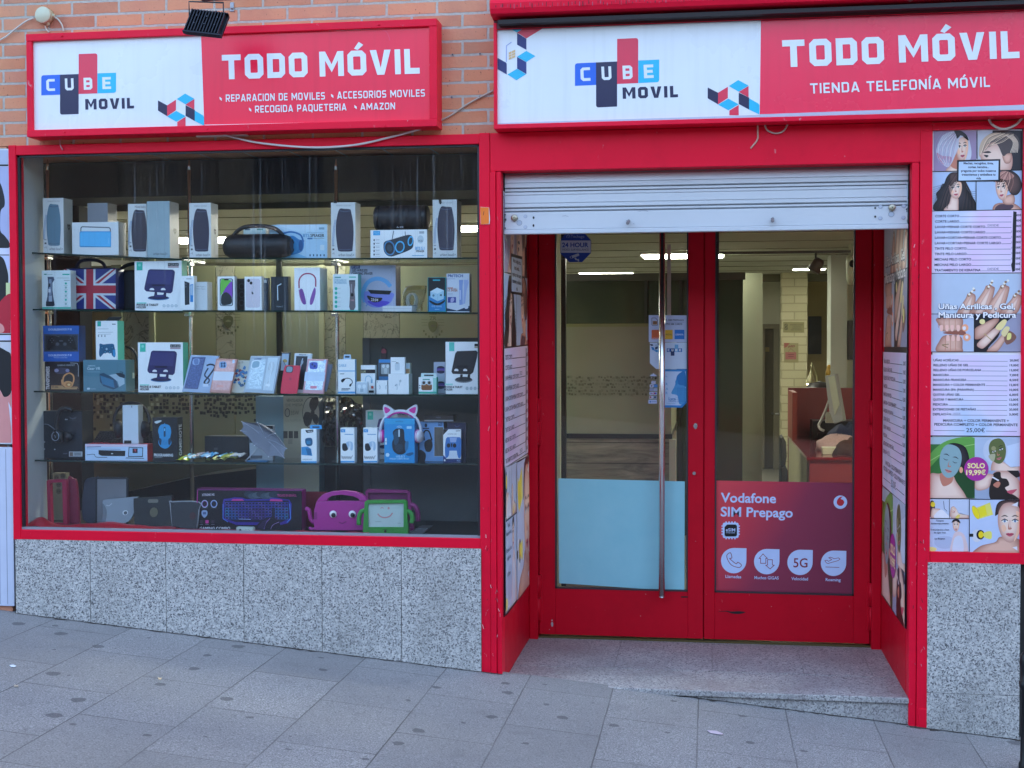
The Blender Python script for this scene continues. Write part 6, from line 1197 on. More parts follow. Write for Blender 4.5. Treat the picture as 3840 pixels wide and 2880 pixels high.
q.rect(.39, 0, .61, 1, WJ); q.rect(0, .36, 1, .66, WJ); q.rect(.43, 0, .57, 1, RB); q.rect(0, .41, 1, .61, RB)
m.done('body', t)
m = MB(); hp = [P(x, y, Yb+.05, '5') for x, y in ((635, 1118), (655, 1072), (700, 1052), (790, 1052), (850, 1075), (878, 1118))]; m.tube(smooth_open([tuple(v) for v in hp], 5), .009, C('#22203a', .6), 10); m.done('handle', t)
t = thing('carrying_bag', 'plain black carrying bag behind the Union Jack bag', 'bag', P(1060, 1460, .34, '5')); Yb = .37
X0, X1 = P(930, 1460, Yb, '5').x, P(1160, 1460, Yb, '5').x; z0 = shz(2, X0)
m = MB(); m.box(X0, X1, Yb-.03, Yb+.06, z0, P(1000, 1135, Yb, '5').z, C('#14121c', .6), .015); m.done('body', t)
m = MB(); hp = [P(x, y, Yb, '5') for x, y in ((985, 1150), (1030, 1105), (1090, 1085), (1150, 1080))]; m.tube(smooth_open([tuple(v) for v in hp], 5), .01, C('#14121c', .6), 10); m.done('handle', t)
def holder(u0, u1, yt, yb):
    """white tablet holder carton, drawn in a unit box"""
    def f(a0):
        a = a0.sub(u0, yt, u1, yb); PU = C('#342f6e') if False else C('#2d2b5c')
        a.rect(.035, .02, .16, .19, C('#38b8a0')); a.ell(.095, .08, .03, .03, C('#7fd4c4')); a.rect(.70, .04, .93, .10, C('#1a1a22')); a.text('4-12.9 inch', .715, .088, .035, WHITE, x1=.915, y1=.088); a.rect(.70, .105, .93, .135, C('#b49a9e'))
        a.poly([(.28, .19), (.32, .165), (.80, .175), (.84, .2), (.85, .24), (.80, .62), (.76, .66), (.24, .62), (.2, .58), (.2, .54)], PU)
        a.poly([(.3, .2), (.8, .21), (.76, .48), (.24, .46)], C('#38366c')); a.rrect(.36, .475, .64, .515, .02, C('#15143a')); a.ell(.36, .585, .05, .035, WHITE); a.ell(.60, .585, .05, .035, WHITE); a.rect(.30, .595, .42, .625, PU); a.rect(.54, .595, .66, .625, PU)
        a.ell(.5, .755, .23, .045, C('#3a6ca0')); a.ell(.5, .745, .21, .038, C('#22224a')); a.poly([(.42, .63), (.47, .63), (.48, .74), (.40, .74)], C('#20204a')); a.poly([(.62, .64), (.67, .64), (.66, .74), (.58, .74)], C('#20204a')); a.rrect(.42, .69, .62, .735, .015, C('#30306a'))
        a.rect(.035, .845, .24, .87, C('#8fd8cc')); a.text('PHONE & TABLET', .035, .915, .04, C('#23232e'), x1=.50, y1=.915, bold=.03); a.text('HOLDER', .035, .965, .04, C('#23232e'), x1=.24, y1=.965, bold=.03)
        for k in range(4): a.ell(.62+.085*k, .915, .032, .03, C('#a9b8c0')); a.ell(.62+.085*k, .915, .024, .022, C('#d0dbe0'))
    return f
HG = 'phone and tablet holder cartons'
bx('tablet_holder_box', 'white phone and tablet holder carton on the second shelf', 'boxed tablet holder', '5', 2, 1120, 1060, 1510, 1465, .175, .07, WB, '#3fae98', holder(1120, 1510, 1060, 1465), HG)
bx('phone_box', 'narrow white phone box with dark phone print leaning on the tablet holder carton', 'boxed phone', '5', 2, 1500, 1182, 1612, 1460, .145, .04, WB, '#c9d0d2', lambda a: (a.poly([(1530, 1225), (1572, 1240), (1572, 1420), (1534, 1425)], C('#2a3038')), a.poly([(1576, 1255), (1602, 1250), (1602, 1400), (1578, 1398)], C('#2f86c8')), a.poly([(1579, 1262), (1599, 1258), (1599, 1345), (1580, 1340)], C('#a9c0d4')), a.ell(1542, 1250, 5, 7, C('#6a7078'), 10), a.ell(1542, 1272, 5, 7, C('#6a7078'), 10), a.line([(1545, 1207), (1590, 1207)], 5, C('#7a8488'))))
bx('adapter_box', 'plain small white power adapter box on the second shelf', 'box', '5', 2, 1625, 1232, 1720, 1458, .17, .07, '#d3d9da', '#b9c0c2', lambda a: (a.text('60W MagSafe 2', 1632, 1275, 9, C('#7a8084'), x1=1705, y1=1277), a.text('Power Adapter', 1632, 1293, 9, C('#7a8084'), x1=1705, y1=1295)))
def ph14(a):
    a.rrect(1823, 1204, 1933, 1432, 16, C('#1c2024')); q = a.sub(1828, 1209, 1928, 1427); q.rrect(0, 0, 1, 1, .1, C('#b9c8d0')); q.blob([(.06, .04), (.6, .02), (.95, .1), (.6, .36), (.2, .52), (.03, .6)], C('#6fc04a')); q.blob([(.5, .3), (.97, .1), (.98, .7), (.8, .62), (.5, .5), (.2, .56)], C('#8a4ab4')); q.blob([(.1, .62), (.5, .5), (.9, .66), (.95, .9), (.6, .98), (.1, .96)], C('#2a2e30')); q.rect(.32, 0, .68, .05, BLACK)
bx('phone_box', 'white phone box with green and purple screen print', 'boxed phone', '5', 2, 1807, 1187, 1948, 1460, .17, .035, WB, '#c6cdd0', ph14)
bx('phone_box', 'dark phone box with camera lenses between the two white phone boxes', 'boxed phone', '5', 2, 1958, 1205, 2055, 1460, .24, .035, '#15171f', '#15171f', lambda a: [a.ell(2005, 1270+k*68, 26, 28, C('#2e3440')) or a.ell(2005, 1270+k*68, 16, 18, C('#090a0e')) for k in range(3)])
bx('phone_box', 'white phone box printed with a pale pink phone back', 'boxed phone', '6', 2, 40, 1188, 180, 1460, .17, .035, WB, '#c3cbce', lambda a: (a.rrect(50, 1206, 166, 1445, 18, C('#cfc9d4')), a.rrect(54, 1210, 162, 1441, 15, C('#d8d0d8')), a.ell(72, 1222, 12, 13, BLACK), a.ell(92, 1242, 12, 13, BLACK), a.blob([(98, 1312), (108, 1318), (112, 1332), (102, 1336), (96, 1326)], C('#4a5058'))))
bx('phone_box', 'blue edged dark phone box squeezed behind the pale phone box', 'boxed phone', '6', 2, 190, 1200, 235, 1460, .25, .03, '#1f3a52', '#1f3a52', lambda a: (a.rect(196, 1215, 222, 1240, C('#aab4bc')), a.rect(196, 1310, 224, 1425, C('#2a4a66'))))
bx('phone_box', 'charcoal phone box with white bent line mark', 'boxed phone', '6', 2, 258, 1188, 402, 1460, .19, .04, '#20262e', '#12161b', lambda a: (a.line([(314, 1385), (311, 1265), (343, 1248)], 7, C('#cfe0e8')), a.text('Galaxy Z', 305, 1441, 10, C('#a9b8c0'), x1=355, y1=1441)))
def hph(a):
    a.curve([(490, 1285), (492, 1215), (520, 1175), (560, 1163), (600, 1172), (626, 1205), (628, 1272)], 11, C('#a8305a')); a.blob([(500, 1292), (520, 1296), (540, 1360), (548, 1410), (532, 1420), (514, 1400), (494, 1320)], C('#7c4a96')); a.blob([(612, 1288), (625, 1284), (628, 1320), (612, 1390), (596, 1420), (580, 1416), (584, 1370)], C('#8d58a4')); a.curve([(490, 1296), (498, 1350), (516, 1405)], 7, C('#b06a9c'))
bx('headphone_box', 'white box printed with pink and purple over-ear headphones', 'boxed headphones', '6', 2, 452, 1114, 664, 1463, .17, .13, WB, '#d6dcde', hph)
def trim2(a):
    a.rect(772, 1466, 978, 1475, TEAL); a.rect(905, 1188, 962, 1197, TEAL); a.text('CORTAPELOS', 783, 1228, 17, C('#8fb4c4'), x1=883, y1=1228, bold=.03); a.text('PROFESIONAL', 783, 1248, 17, C('#8fb4c4'), x1=888, y1=1248, bold=.03); a.rect(785, 1190, 838, 1200, C('#5a9a94'))
    for k in range(5): a.ell(797, 1288+k*37, 12, 13, TEAL); a.line([(814, 1288+k*37), (835, 1288+k*37)], 4, C('#b4bec0'))
    a.poly([(904, 1226), (956, 1226), (956, 1260), (950, 1300), (955, 1360), (958, 1440), (945, 1466), (915, 1466), (906, 1440), (912, 1350), (912, 1290)], C('#6a6266')); a.rect(906, 1218, 956, 1228, C('#3a3a40')); a.ell(931, 1340, 12, 14, BLACK); a.poly([(920, 1250), (930, 1250), (930, 1320), (920, 1320)], C('#9c9498')); a.text('100', 919, 1392, 14, C('#d8a0a0'), x1=945, y1=1392)
bx('trimmer_box', 'white and teal CORTAPELOS PROFESIONAL trimmer box beside the right pole', 'boxed trimmer', '6', 2, 772, 1168, 980, 1475, .16, .06, '#d8e4e4', '#5fb4a4', trim2)
def lws(a):
    a.rect(925, 1095, 995, 1122, C('#26336a')); a.text('BT-3401', 930, 1115, 14, C('#b4bcd4'), x1=988, y1=1115, bold=.02); a.text('LED WIRELESS', 932, 1146, 19, C('#23262e'), x1=1058, y1=1146, bold=.03); a.text('CHARGING SPEAKER', 925, 1172, 19, C('#23262e'), x1=1102, y1=1172, bold=.03)
    a.curve([(1250, 1270), (1205, 1225), (1140, 1205), (1075, 1225), (1035, 1275), (1022, 1340), (1040, 1400)], 34, C('#6aa6d6')); a.blob([(1030, 1330), (1060, 1310), (1262, 1322), (1268, 1370), (1230, 1420), (1150, 1445), (1080, 1435), (1035, 1395)], C('#7e86d0')); a.blob([(1060, 1400), (1150, 1440), (1240, 1405), (1200, 1390), (1100, 1385)], C('#5a4ac0')); a.poly([(1060, 1298), (1258, 1306), (1240, 1338), (1085, 1330)], C('#15161c')); a.blob([(1056, 1346), (1120, 1362), (1180, 1366), (1160, 1395), (1110, 1402), (1070, 1380)], C('#121318')); a.text('23:04', 1086, 1390, 22, C('#e0dcdc'), x1=1146, y1=1394, bold=.02); a.line([(1045, 1435), (1060, 1415)], 8, C('#6a90c8'))
bx('speaker_box', 'large grey LED WIRELESS CHARGING SPEAKER carton on the second shelf', 'boxed speaker', '6', 2, 912, 1095, 1292, 1475, .25, .11, '#aab0c4', '#3a3f66', lws)
bx('flat_box', 'small flat white box lying at the front of the second shelf', 'box', '6', 2, 1183, 1432, 1428, 1475, .145, .10, '#d0d6d8', '#c3c9cc', lambda a: a.line([(1186, 1452), (1426, 1452)], 2, C('#8a9298')))
# clear bag with coiled white cable
t = thing('cable_bag', 'clear plastic bag with a coiled white cable', 'cable pack', P(1430, 1478, .22, '6')); Yc = .22
m = MB(); rn = random.Random(4); BGM = glass_mat((.86, .86, .80), 0, 'clear_bag', .16); z0 = shz(2, P(1430, 1478, Yc, '6').x)
out = [P(x, y, Yc, '6') for x, y in ((1352, 1470), (1360, 1400), (1345, 1330), (1380, 1270), (1440, 1262), (1535, 1262), (1530, 1320), (1510, 1390), (1500, 1470))]
for v in out: v.z = max(v.z, z0)
m.prism([v+Vector((0, rn.uniform(-.004, .004), 0)) for v in out], (0, .045, 0), BGM, .006); m.done('bag', t)
m = MB(); pts = []
for k in range(70):
    th = k*.62; cxy = (1415+38*math.cos(th)+k*.35, 1385+58*math.sin(th)); p = P(cxy[0], cxy[1], Yc+.012+.02*((k % 9)/9), '6'); p.z = max(p.z, z0+.005); pts.append(p)
m.tube(pts, .0035, C('#cfd3d0'), 6); m.box(P(1400, 1400, Yc, '6').x, P(1468, 1400, Yc, '6').x, Yc+.003, Yc+.012, z0+.02, z0+.035, C('#8a9098')); m.done('cable_coil', t)
m = MB(); m.prism([P(x, y, Yc-.001, '6') for x, y in ((1372, 1268), (1440, 1262), (1535, 1262), (1532, 1290), (1440, 1300), (1370, 1310))], (0, .002, 0), C('#8f7a3a')); m.done('header_card', t)
bx('plug_box', 'black and blue box with a white cube charger print', 'boxed charger', '6', 2, 1558, 1195, 1704, 1478, .17, .05, '#12151a', '#1fa0b0', lambda a: (a.poly([(1566, 1350), (1704, 1350), (1704, 1476), (1566, 1476)], C('#2f7fb8')), a.blob([(1575, 1385), (1640, 1410), (1700, 1380), (1690, 1405), (1635, 1430), (1580, 1405)], C('#0e1418')), a.poly([(1578, 1312), (1635, 1280), (1692, 1302), (1690, 1372), (1640, 1392), (1580, 1360)], C('#a9cfe0')), a.poly([(1578, 1312), (1635, 1280), (1692, 1302), (1640, 1330)], C('#cfe4ec')), a.line([(1640, 1330), (1640, 1390)], 2, C('#7fa9bc')), a.ell(1605, 1345, 9, 10, C('#5a7f92')), a.rect(1658, 1335, 1675, 1350, C('#4a6a7c')), a.text('ONE FOR ALL', 1590, 1442, 15, C('#a9cfe8'), x1=1676, y1=1442), a.line([(1616, 1460), (1654, 1460)], 5, C('#8fc4e0')), a.line([(1600, 1218), (1660, 1218)], 10, C('#2fb0c0')), a.line([(1559, 1196), (1704, 1196), (1704, 1477), (1559, 1477)], 3, C('#2fb0b4'), True)))
def prit(a):
    a.text('PRITECH', 1724, 1193, 22, C('#1f4a8a'), x1=1850, y1=1193, bold=.03); a.line([(1722, 1207), (1785, 1207)], 4, C('#8fa4bc')); a.text('DE BARBA', 1722, 1310, 26, C('#b06a4a'), x1=1805, y1=1313, bold=.02); a.rect(1722, 1278, 1768, 1288, C('#c98a7a')); a.rect(1724, 1358, 1792, 1405, C('#3f4a9a')); a.blob([(1750, 1370), (1770, 1362), (1778, 1380), (1766, 1400), (1748, 1400)], C('#b4b0d4')); a.line([(1724, 1328), (1765, 1328)], 3, C('#9aa8b8')); a.line([(1724, 1340), (1765, 1340)], 3, C('#9aa8b8'))
    a.poly([(1816, 1216), (1852, 1216), (1846, 1270), (1848, 1420), (1820, 1425), (1818, 1270)], C('#8fa4d4')); a.poly([(1856, 1216), (1890, 1214), (1896, 1240), (1880, 1300), (1868, 1410), (1850, 1420), (1858, 1300)], C('#a9b8e0')); a.rect(1822, 1300, 1832, 1380, C('#c6d0ee')); a.poly([(1716, 1450), (1800, 1470), (1904, 1430), (1904, 1476), (1716, 1476)], C('#15304e')); a.ell(1877, 1440, 17, 17, C('#d6dce6'))
bx('trimmer_box', 'white and navy beard trimmer box at the right end of the second shelf', 'boxed trimmer', '6', 2, 1714, 1163, 1904, 1478, .18, .06, '#d3dae4', '#33384a', prit)
# ---------------------------------------------------------------- row 3
def gh(a):
    a.text('TRANSFORMERS', 410, 798, 28, C('#d8d4d4'), x1=410, y1=570, bold=.03) if False else None
    q = Art(a.mb, lambda x, y, l: a.m((410-(-y), 797-x), l), a.lay)
    vs, fs = glyphs('TRANSFORMERS', .03); mx = max(v[0] for v in vs); l = a.nxt(); a.mb.add([a.m((408-(1.0)*(v[1]/CAPH*28)*-1-28*0 - (28), 797-v[0]/mx*190), l) if False else a.m((410-(v[1]*0)-28+28-(CAPH-v[1])/CAPH*0-(28-28*(1-v[1]/CAPH))*1+0, 797-v[0]/mx*190), l) for v in vs], fs, C('#cfcbcc'))
    a.text('GAMING HEADSET', 476, 604, 14, C('#8f949c'), x1=622, y1=602, bold=.02); a.line([(582, 577), (640, 580), (650, 600), (650, 690)], 4, C('#a9adb4'))
    G = C('#c98f5a'); a.curve([(520, 740), (530, 690), (570, 662), (606, 680), (612, 720), (600, 760)], 12, G); a.curve([(530, 735), (545, 690), (580, 672)], 6, C('#2a2228')); a.ell(565, 755, 42, 28, G); a.ell(570, 757, 26, 18, C('#a8743f')); a.ell(572, 758, 12, 9, C('#e0c08a')); a.blob([(508, 720), (524, 716), (528, 745), (514, 760)], G)
    a.line([(425, 768), (430, 764), (525, 764), (540, 775), (640, 775), (652, 792)], 2.5, G); a.poly([(425, 768), (520, 768), (535, 780), (640, 780), (640, 796), (425, 796)], C('#b08a5c')); a.text('TF-006', 430, 784, 12, C('#3a2a20'), x1=484, y1=784, bold=.02)
    a.blob([(450, 630), (500, 615), (560, 625), (580, 650), (540, 665), (470, 665)], C('#3a3a50')); a.ell(470, 640, 18, 14, C('#8f8fb0')); a.ell(560, 640, 16, 14, C('#7f7fa0'))
hb = bx('headset_box', 'black GAMING HEADSET box with gold headphones print under the blue controller box', 'boxed headset', '7', 3, 372, 567, 662, 800, .17, .09, '#17141c', '#0c0a0f', gh)
def dsh(a):
    a.poly([(360, 268), (655, 272), (655, 338), (360, 335)], C('#1f5aa8')); a.poly([(360, 485), (655, 485), (655, 562), (360, 560)], C('#1f5ab0')); a.poly([(366, 338), (650, 338), (650, 484), (366, 484)], C('#39414e')); a.poly([(378, 350), (640, 350), (640, 470), (378, 470)], C('#20252e'))
    for t_, y in (('DOUBLESHOCK P III', 308), ('DOUBLESHOCK P III', 522)): a.text(t_, 402, y, 15, C('#b4c4e0'), x1=594, y1=y-2, bold=.03)
    a.text('Wireless Controller', 445, 538, 11, C('#a9bcdc'), x1=560, y1=538)
d_ = bx('controller_box', 'blue box with a black game controller behind its clear window', 'boxed controller', '7', 3, 360, 268, 655, 562, .175, .075, '#1f58aa', '#123a78', dsh, base=top(hb))
def gamepad(m, z, Y, cx, cy_, s, cb, cd_, lite):
    a = [(cx-.98*s, cy_+.30*s), (cx-.86*s, cy_-.25*s), (cx-.70*s, cy_-.47*s), (cx-.35*s, cy_-.47*s), (cx, cy_-.40*s), (cx+.35*s, cy_-.47*s), (cx+.70*s, cy_-.47*s), (cx+.86*s, cy_-.25*s), (cx+.98*s, cy_+.30*s), (cx+.9*s, cy_+.44*s), (cx+.75*s, cy_+.40*s), (cx+.5*s, cy_+.12*s), (cx-.5*s, cy_+.12*s), (cx-.75*s, cy_+.40*s), (cx-.9*s, cy_+.44*s)]
    m.prism([P(x, y, Y, z) for x, y in smooth_closed(a, 3)], (0, .02, 0), cb, .004); ar = plane_art(m, z, Y)
    for dx in (-.24, .24): ar.ell(cx+dx*s, cy_+.06*s, .155*s, .15*s, cd_); ar.ell(cx+dx*s, cy_+.05*s, .11*s, .10*s, lite)
    for dx, dy in ((0, -.13), (.1, 0), (-.1, 0), (0, .13)): ar.ell(cx+.6*s+dx*s, cy_-.2*s+dy*s, .045*s, .045*s, lite, 10); ar.ell(cx-.6*s+dx*s, cy_-.2*s+dy*s, .05*s, .045*s, lite, 4)
    ar.rect(cx-.12*s, cy_-.2*s, cx+.12*s, cy_-.12*s, lite)
m = MB(); gamepad(m, '7', .168, 508, 415, 128, C('#14151a', .35), C('#2a2c34'), C('#4c515c')); m.done('game_controller', d_).matrix_parent_inverse = Matrix.Translation(-Vector(d_.location))
def vr(a):
    a.text('SAMSUNG', 728, 606, 10, C('#a9c4d0'), x1=790, y1=606, bold=.02); a.text('Gear VR', 724, 635, 23, C('#bcd4dc'), x1=832, y1=635, bold=.01); a.line([(724, 652), (830, 652)], 2.5, C('#8fb0bc'))
    a.poly([(826, 668), (860, 660), (960, 712), (982, 780), (940, 798), (860, 770), (830, 735)], C('#1e4660')); a.poly([(830, 680), (940, 720), (952, 785), (850, 752)], C('#2f6f92')); a.poly([(905, 678), (980, 664), (1030, 690), (1034, 750), (990, 776), (975, 730)], C('#9fb8c4')); a.poly([(958, 664), (1000, 658), (1036, 676), (1034, 705), (990, 692)], C('#1c2a36')); a.line([(995, 650), (1018, 655), (1020, 672)], 5, C('#1c2a36')); a.rrect(722, 783, 747, 799, 7, C('#c0d4dc')); a.text('oculus', 752, 797, 13, C('#9cb8c4'), x1=793, y1=797)
vb = bx('headset_box', 'slate blue virtual reality headset box under the white game controller box', 'boxed headset', '7', 3, 693, 552, 1042, 815, .165, .11, '#4f7c8c', '#47717f', vr, None, lambda a: a.rect(.75, .42, .98, .60, C('#b4c4c6')))
def xb(a):
    a.rect(808, 232, 838, 274, C('#2fae9a')); a.line([(930, 256), (960, 256)], 9, C('#7a8488')); a.line([(812, 295), (900, 295)], 4, C('#aab4b6')); a.line([(812, 325), (940, 322)], 4, C('#b4bec0')); a.line([(812, 340), (920, 338)], 4, C('#b4bec0'))
    for k in range(3): a.rect(812+k*27, 345, 822+k*27, 362, C('#9aa4a6'))
    B = C('#1c5c80'); a.blob([(828, 418), (860, 424), (890, 420), (940, 420), (950, 445), (960, 500), (950, 530), (930, 515), (920, 495), (870, 495), (850, 510), (832, 528), (822, 500), (826, 450)], B); a.poly([(935, 470), (958, 465), (958, 525), (940, 520)], C('#2f90c4'))
    for x, y in ((848, 450), (910, 486), (873, 486), (932, 450)): a.ell(x, y, 12, 13, C('#123a54')); a.ell(x, y, 7, 8, C('#3f84a8'))
    a.ell(885, 462, 8, 9, C('#a9c4d0'))
xo = bx('controller_box', 'white and teal box with dark blue controller print on the slate blue box', 'boxed controller', '7', 3, 797, 228, 976, 552, .18, .08, WB, '#4fb8a6', xb, base=top(vb))
m = MB(); m.prism([P(x, y, .215, '7') for x, y in ((880, 228), (905, 196), (1012, 196), (985, 228))], (0, .003, 0), C('#1c1e22')); m.done('hanging_tab', xo).matrix_parent_inverse = Matrix.Translation(-Vector(xo.location))
bx('tablet_holder_box', 'white phone and tablet holder carton on the third shelf beside the VR box', 'boxed tablet holder', '7', 3, 1148, 407, 1520, 818, .165, .07, WB, '#3fae98', holder(1148, 1525, 407, 818), HG)
t = thing('headphones', 'dark headphones half hidden behind the VR box', 'headphones', P(1090, 815, .33, '7')); m = MB(); m.tube(smooth_open([tuple(P(x, y, .33, '7')) for x, y in ((1040, 440), (1085, 455), (1125, 500), (1145, 590), (1140, 700))], 5), .006, C('#1a1618'), 8); m.done('headband', t); m = MB(); p = P(1130, 740, .33, '7'); m.lathe(p, (.7, -.7, 0), [(-.015, .03), (0, .036), (.015, .03)], C('#3a2326'), 18); m.done('ear_cup', t)
def slab(name, label, cat, z, row, pts, Y, th, mtl, draw=None, group=None, side=None, lean=0.0):
    """flat pack or case standing on a shelf, leaning back by lean (metres over its height)"""
    q = [P(x, y, Y, z) for x, y in pts]; zb = min(v.z for v in q); zs = FLZ if row == 0 else shz(row, sum(v.x for v in q)/len(q)); zt2 = max(v.z for v in q)
    dz = zs-zb; m = MB()
    for v in q: v.z = zs+.0003+(v.z-zb)*(zt2-zs)/(zt2-zb)
    m.prism(q, (0, th, 0), C(mtl) if isinstance(mtl, str) else mtl, .0015, C(side) if side else None)
    if draw: draw(plane_art(m, z, Y))
    if lean:
        H = zt2-zs
        for v in m.bm.verts: v.co.y += lean*(v.co.z-zs)/H
    b = Vector((sum(v.x for v in q)/len(q), Y+th/2, zs)); o = m.done(name, base=b); tag(o, label, cat, group); o['h'] = zt2; return o
PG = 'phone case packs leaning on the third shelf'
def case1(a):
    a.poly([(1578, 530), (1690, 530), (1640, 795), (1525, 790)], C('#3f4c7a')); a.poly([(1585, 540), (1680, 540), (1632, 785), (1534, 780)], glitter('#39456e', '#5a6a96')); a.blob([(1590, 545), (1630, 542), (1640, 560), (1632, 590), (1600, 595), (1582, 580)], C('#8fa6cc')); a.blob([(1594, 550), (1626, 547), (1630, 585), (1602, 589)], C('#5f77a4'))
    a.poly([(1700, 545), (1785, 550), (1735, 800), (1652, 796)], C('#9fb4d0')); a.curve([(1700, 600), (1735, 590), (1770, 610), (1730, 680), (1690, 740), (1730, 760)], 14, C('#141a30')); a.curve([(1715, 620), (1690, 680), (1730, 720), (1700, 770)], 12, C('#1c2440')); a.rect(1680, 750, 1726, 774, C('#c9d4e4'))
slab('phone_case_pack', 'blue phone case pack with black cord, leftmost of the leaning packs', 'phone case', '7', 3, [(1563, 512), (1797, 520), (1742, 808), (1508, 797)], .16, .018, '#9db2cc', case1, PG, lean=.03)
def case2(a):
    a.poly([(1785, 556), (1938, 560), (1896, 805), (1752, 800)], glitter('#b98a86', '#d2aaa4')); a.blob([(1808, 572), (1850, 566), (1866, 590), (1858, 618), (1820, 622), (1804, 604)], C('#7fa6cc'))
    for x, y in ((1824, 584), (1846, 582), (1826, 604), (1848, 604)): a.ell(x, y, 9, 10, C('#23466e'), 12)
    a.poly([(1765, 648), (1932, 652), (1920, 725), (1757, 722)], C('#d6dbe4')); a.rect(1796, 760, 1850, 780, C('#d89a90')); a.poly([(1912, 552), (1930, 552), (1930, 580), (1912, 580)], C('#c0d2e6'))
slab('phone_case_pack', 'copper pink phone case pack with white paper band', 'phone case', '7', 3, [(1775, 542), (1950, 546), (1905, 818), (1738, 811)], .155, .018, '#c08a7e', case2, PG, lean=.03)
def case3(a):
    for x, y in ((1970, 580), (1970, 605), (1970, 628), (1995, 572)): a.ell(x, y, 9, 11, C('#a8a898'), 10)
    for i in range(26): x = random.uniform(1935, 2050); y = random.uniform(640, 775); a.blob([(x-12, y), (x, y-14), (x+14, y+2), (x, y+10)], C(random.choice(['#1f5a8a', '#2f7ab0', '#8a2f3a', '#1f4a3a', '#123456'])), 3)
    for i in range(10): x = random.uniform(1960, 2045); y = random.uniform(610, 690); a.blob([(x-10, y), (x+2, y-16), (x+14, y), (x+2, y+8)], C('#2f74aa'), 3)
slab('phone_case', 'cream phone case with blue floral print', 'phone case', '7', 3, [(1945, 556), (2060, 558), (2030, 790), (1918, 785)], .185, .008, '#c3c4b6', case3, PG, lean=.03)
slab('phone_case_pack', 'black backed strap pack with small golden charm behind the red case', 'phone case', '8', 3, [(330, 490), (406, 490), (398, 815), (302, 815)], .24, .012, '#14161a', lambda a: (a.poly([(340, 500), (398, 500), (390, 640), (330, 640)], C('#9fb4c8')), a.blob([(345, 560), (365, 545), (385, 560), (370, 575)], C('#b09a5a')), a.curve([(350, 560), (370, 600), (360, 640)], 4, C('#3a4450'))), PG, lean=.02)
slab('phone_case_pack', 'black phone case pack with lanyard behind the red case', 'phone case', '8', 3, [(440, 498), (585, 502), (555, 812), (425, 805)], .22, .016, '#c9d6de', lambda a: (a.poly([(455, 520), (550, 522), (545, 600), (520, 800), (440, 795)], C('#1a2430')), a.text('NODYX', 478, 514, 10, C('#2a3a4a'), x1=538, y1=515, bold=.03), a.curve([(510, 540), (500, 580), (490, 640), (470, 720)], 7, C('#b4c6d6')), a.blob([(498, 560), (515, 560), (512, 585), (498, 588)], C('#8fa4b4')), a.rect(470, 800, 520, 806, C('#c9d6de'))), PG, lean=.025)
def case4(a):
    a.poly([(85, 545), (205, 545), (180, 800), (45, 795)], C('#b4c6d2')); a.poly([(92, 556), (198, 556), (173, 790), (54, 786)], glitter('#8fa6b4', '#d3e2ea')); a.blob([(92, 560), (150, 558), (156, 600), (140, 622), (85, 625), (80, 600)], C('#dbe8ee')); a.blob([(98, 568), (145, 566), (148, 600), (135, 614), (90, 616)], C('#8fb0c0'))
    a.poly([(218, 535), (300, 535), (270, 808), (188, 802)], C('#c9d8e0'))
    for k in range(4): a.curve([(225+k*5, 640), (238+k*4, 580), (262-k*3, 575), (268-k*4, 620), (240, 700), (215+k*6, 780)], 6, C('#dfe9ee') if k % 2 else C('#9fb0ba'))
    a.rect(208, 750, 246, 772, C('#e6edf0')); a.text('LUXRISE', 105, 550, 12, C('#3a5a8a'), x1=162, y1=550, bold=.03)
slab('phone_case_pack', 'silver glitter phone case pack with white cord', 'phone case', '8', 3, [(72, 520), (320, 522), (280, 822), (27, 812)], .155, .02, '#a9b8c4', case4, PG, lean=.03)
def redc(a):
    a.blob([(380, 605), (424, 606), (432, 625), (428, 652), (412, 660), (376, 656), (370, 640), (372, 615)], C('#4a1a26')); a.blob([(384, 610), (420, 611), (426, 628), (422, 648), (408, 654), (380, 651), (376, 636)], C('#7a98a8')); a.blob([(404, 704), (416, 698), (422, 712), (416, 722), (404, 720)], C('#b8304a'))
slab('phone_case', 'plain red silicone phone case in a clear stand', 'phone case', '8', 3, smooth_closed([(368, 600), (400, 598), (478, 602), (489, 612), (482, 700), (472, 812), (462, 824), (400, 826), (345, 822), (336, 810), (345, 700), (358, 614)], 3), .15, .010, '#d82a48', redc, PG, lean=.02)
def case5(a):
    a.poly([(560, 560), (700, 562), (680, 805), (535, 800)], glitter('#9fb0be', '#dbe6ec')); a.blob([(570, 575), (620, 572), (632, 590), (628, 625), (580, 628), (566, 612)], C('#3f54b0')); a.ell(588, 590, 9, 10, C('#1f2a66')); a.ell(608, 605, 9, 10, C('#1f2a66')); a.poly([(532, 652), (698, 656), (694, 732), (526, 728)], C('#c3d6ea')); a.rect(580, 768, 634, 790, C('#e08a9c')); a.rect(682, 552, 702, 582, C('#b4cfe6'))
slab('phone_case_pack', 'silver glitter case pack in pink frame with pale blue band', 'phone case', '8', 3, [(547, 545), (712, 548), (690, 820), (519, 814)], .15, .018, '#cf9aa2', case5, PG, lean=.03)
slab('phone_case', 'plain grey blue slim case half hidden at the right of the packs', 'phone case', '8', 3, smooth_closed([(650, 600), (740, 594), (756, 606), (720, 790), (700, 812), (640, 812)], 3), .20, .01, '#7f93ac', None, PG, lean=.02)
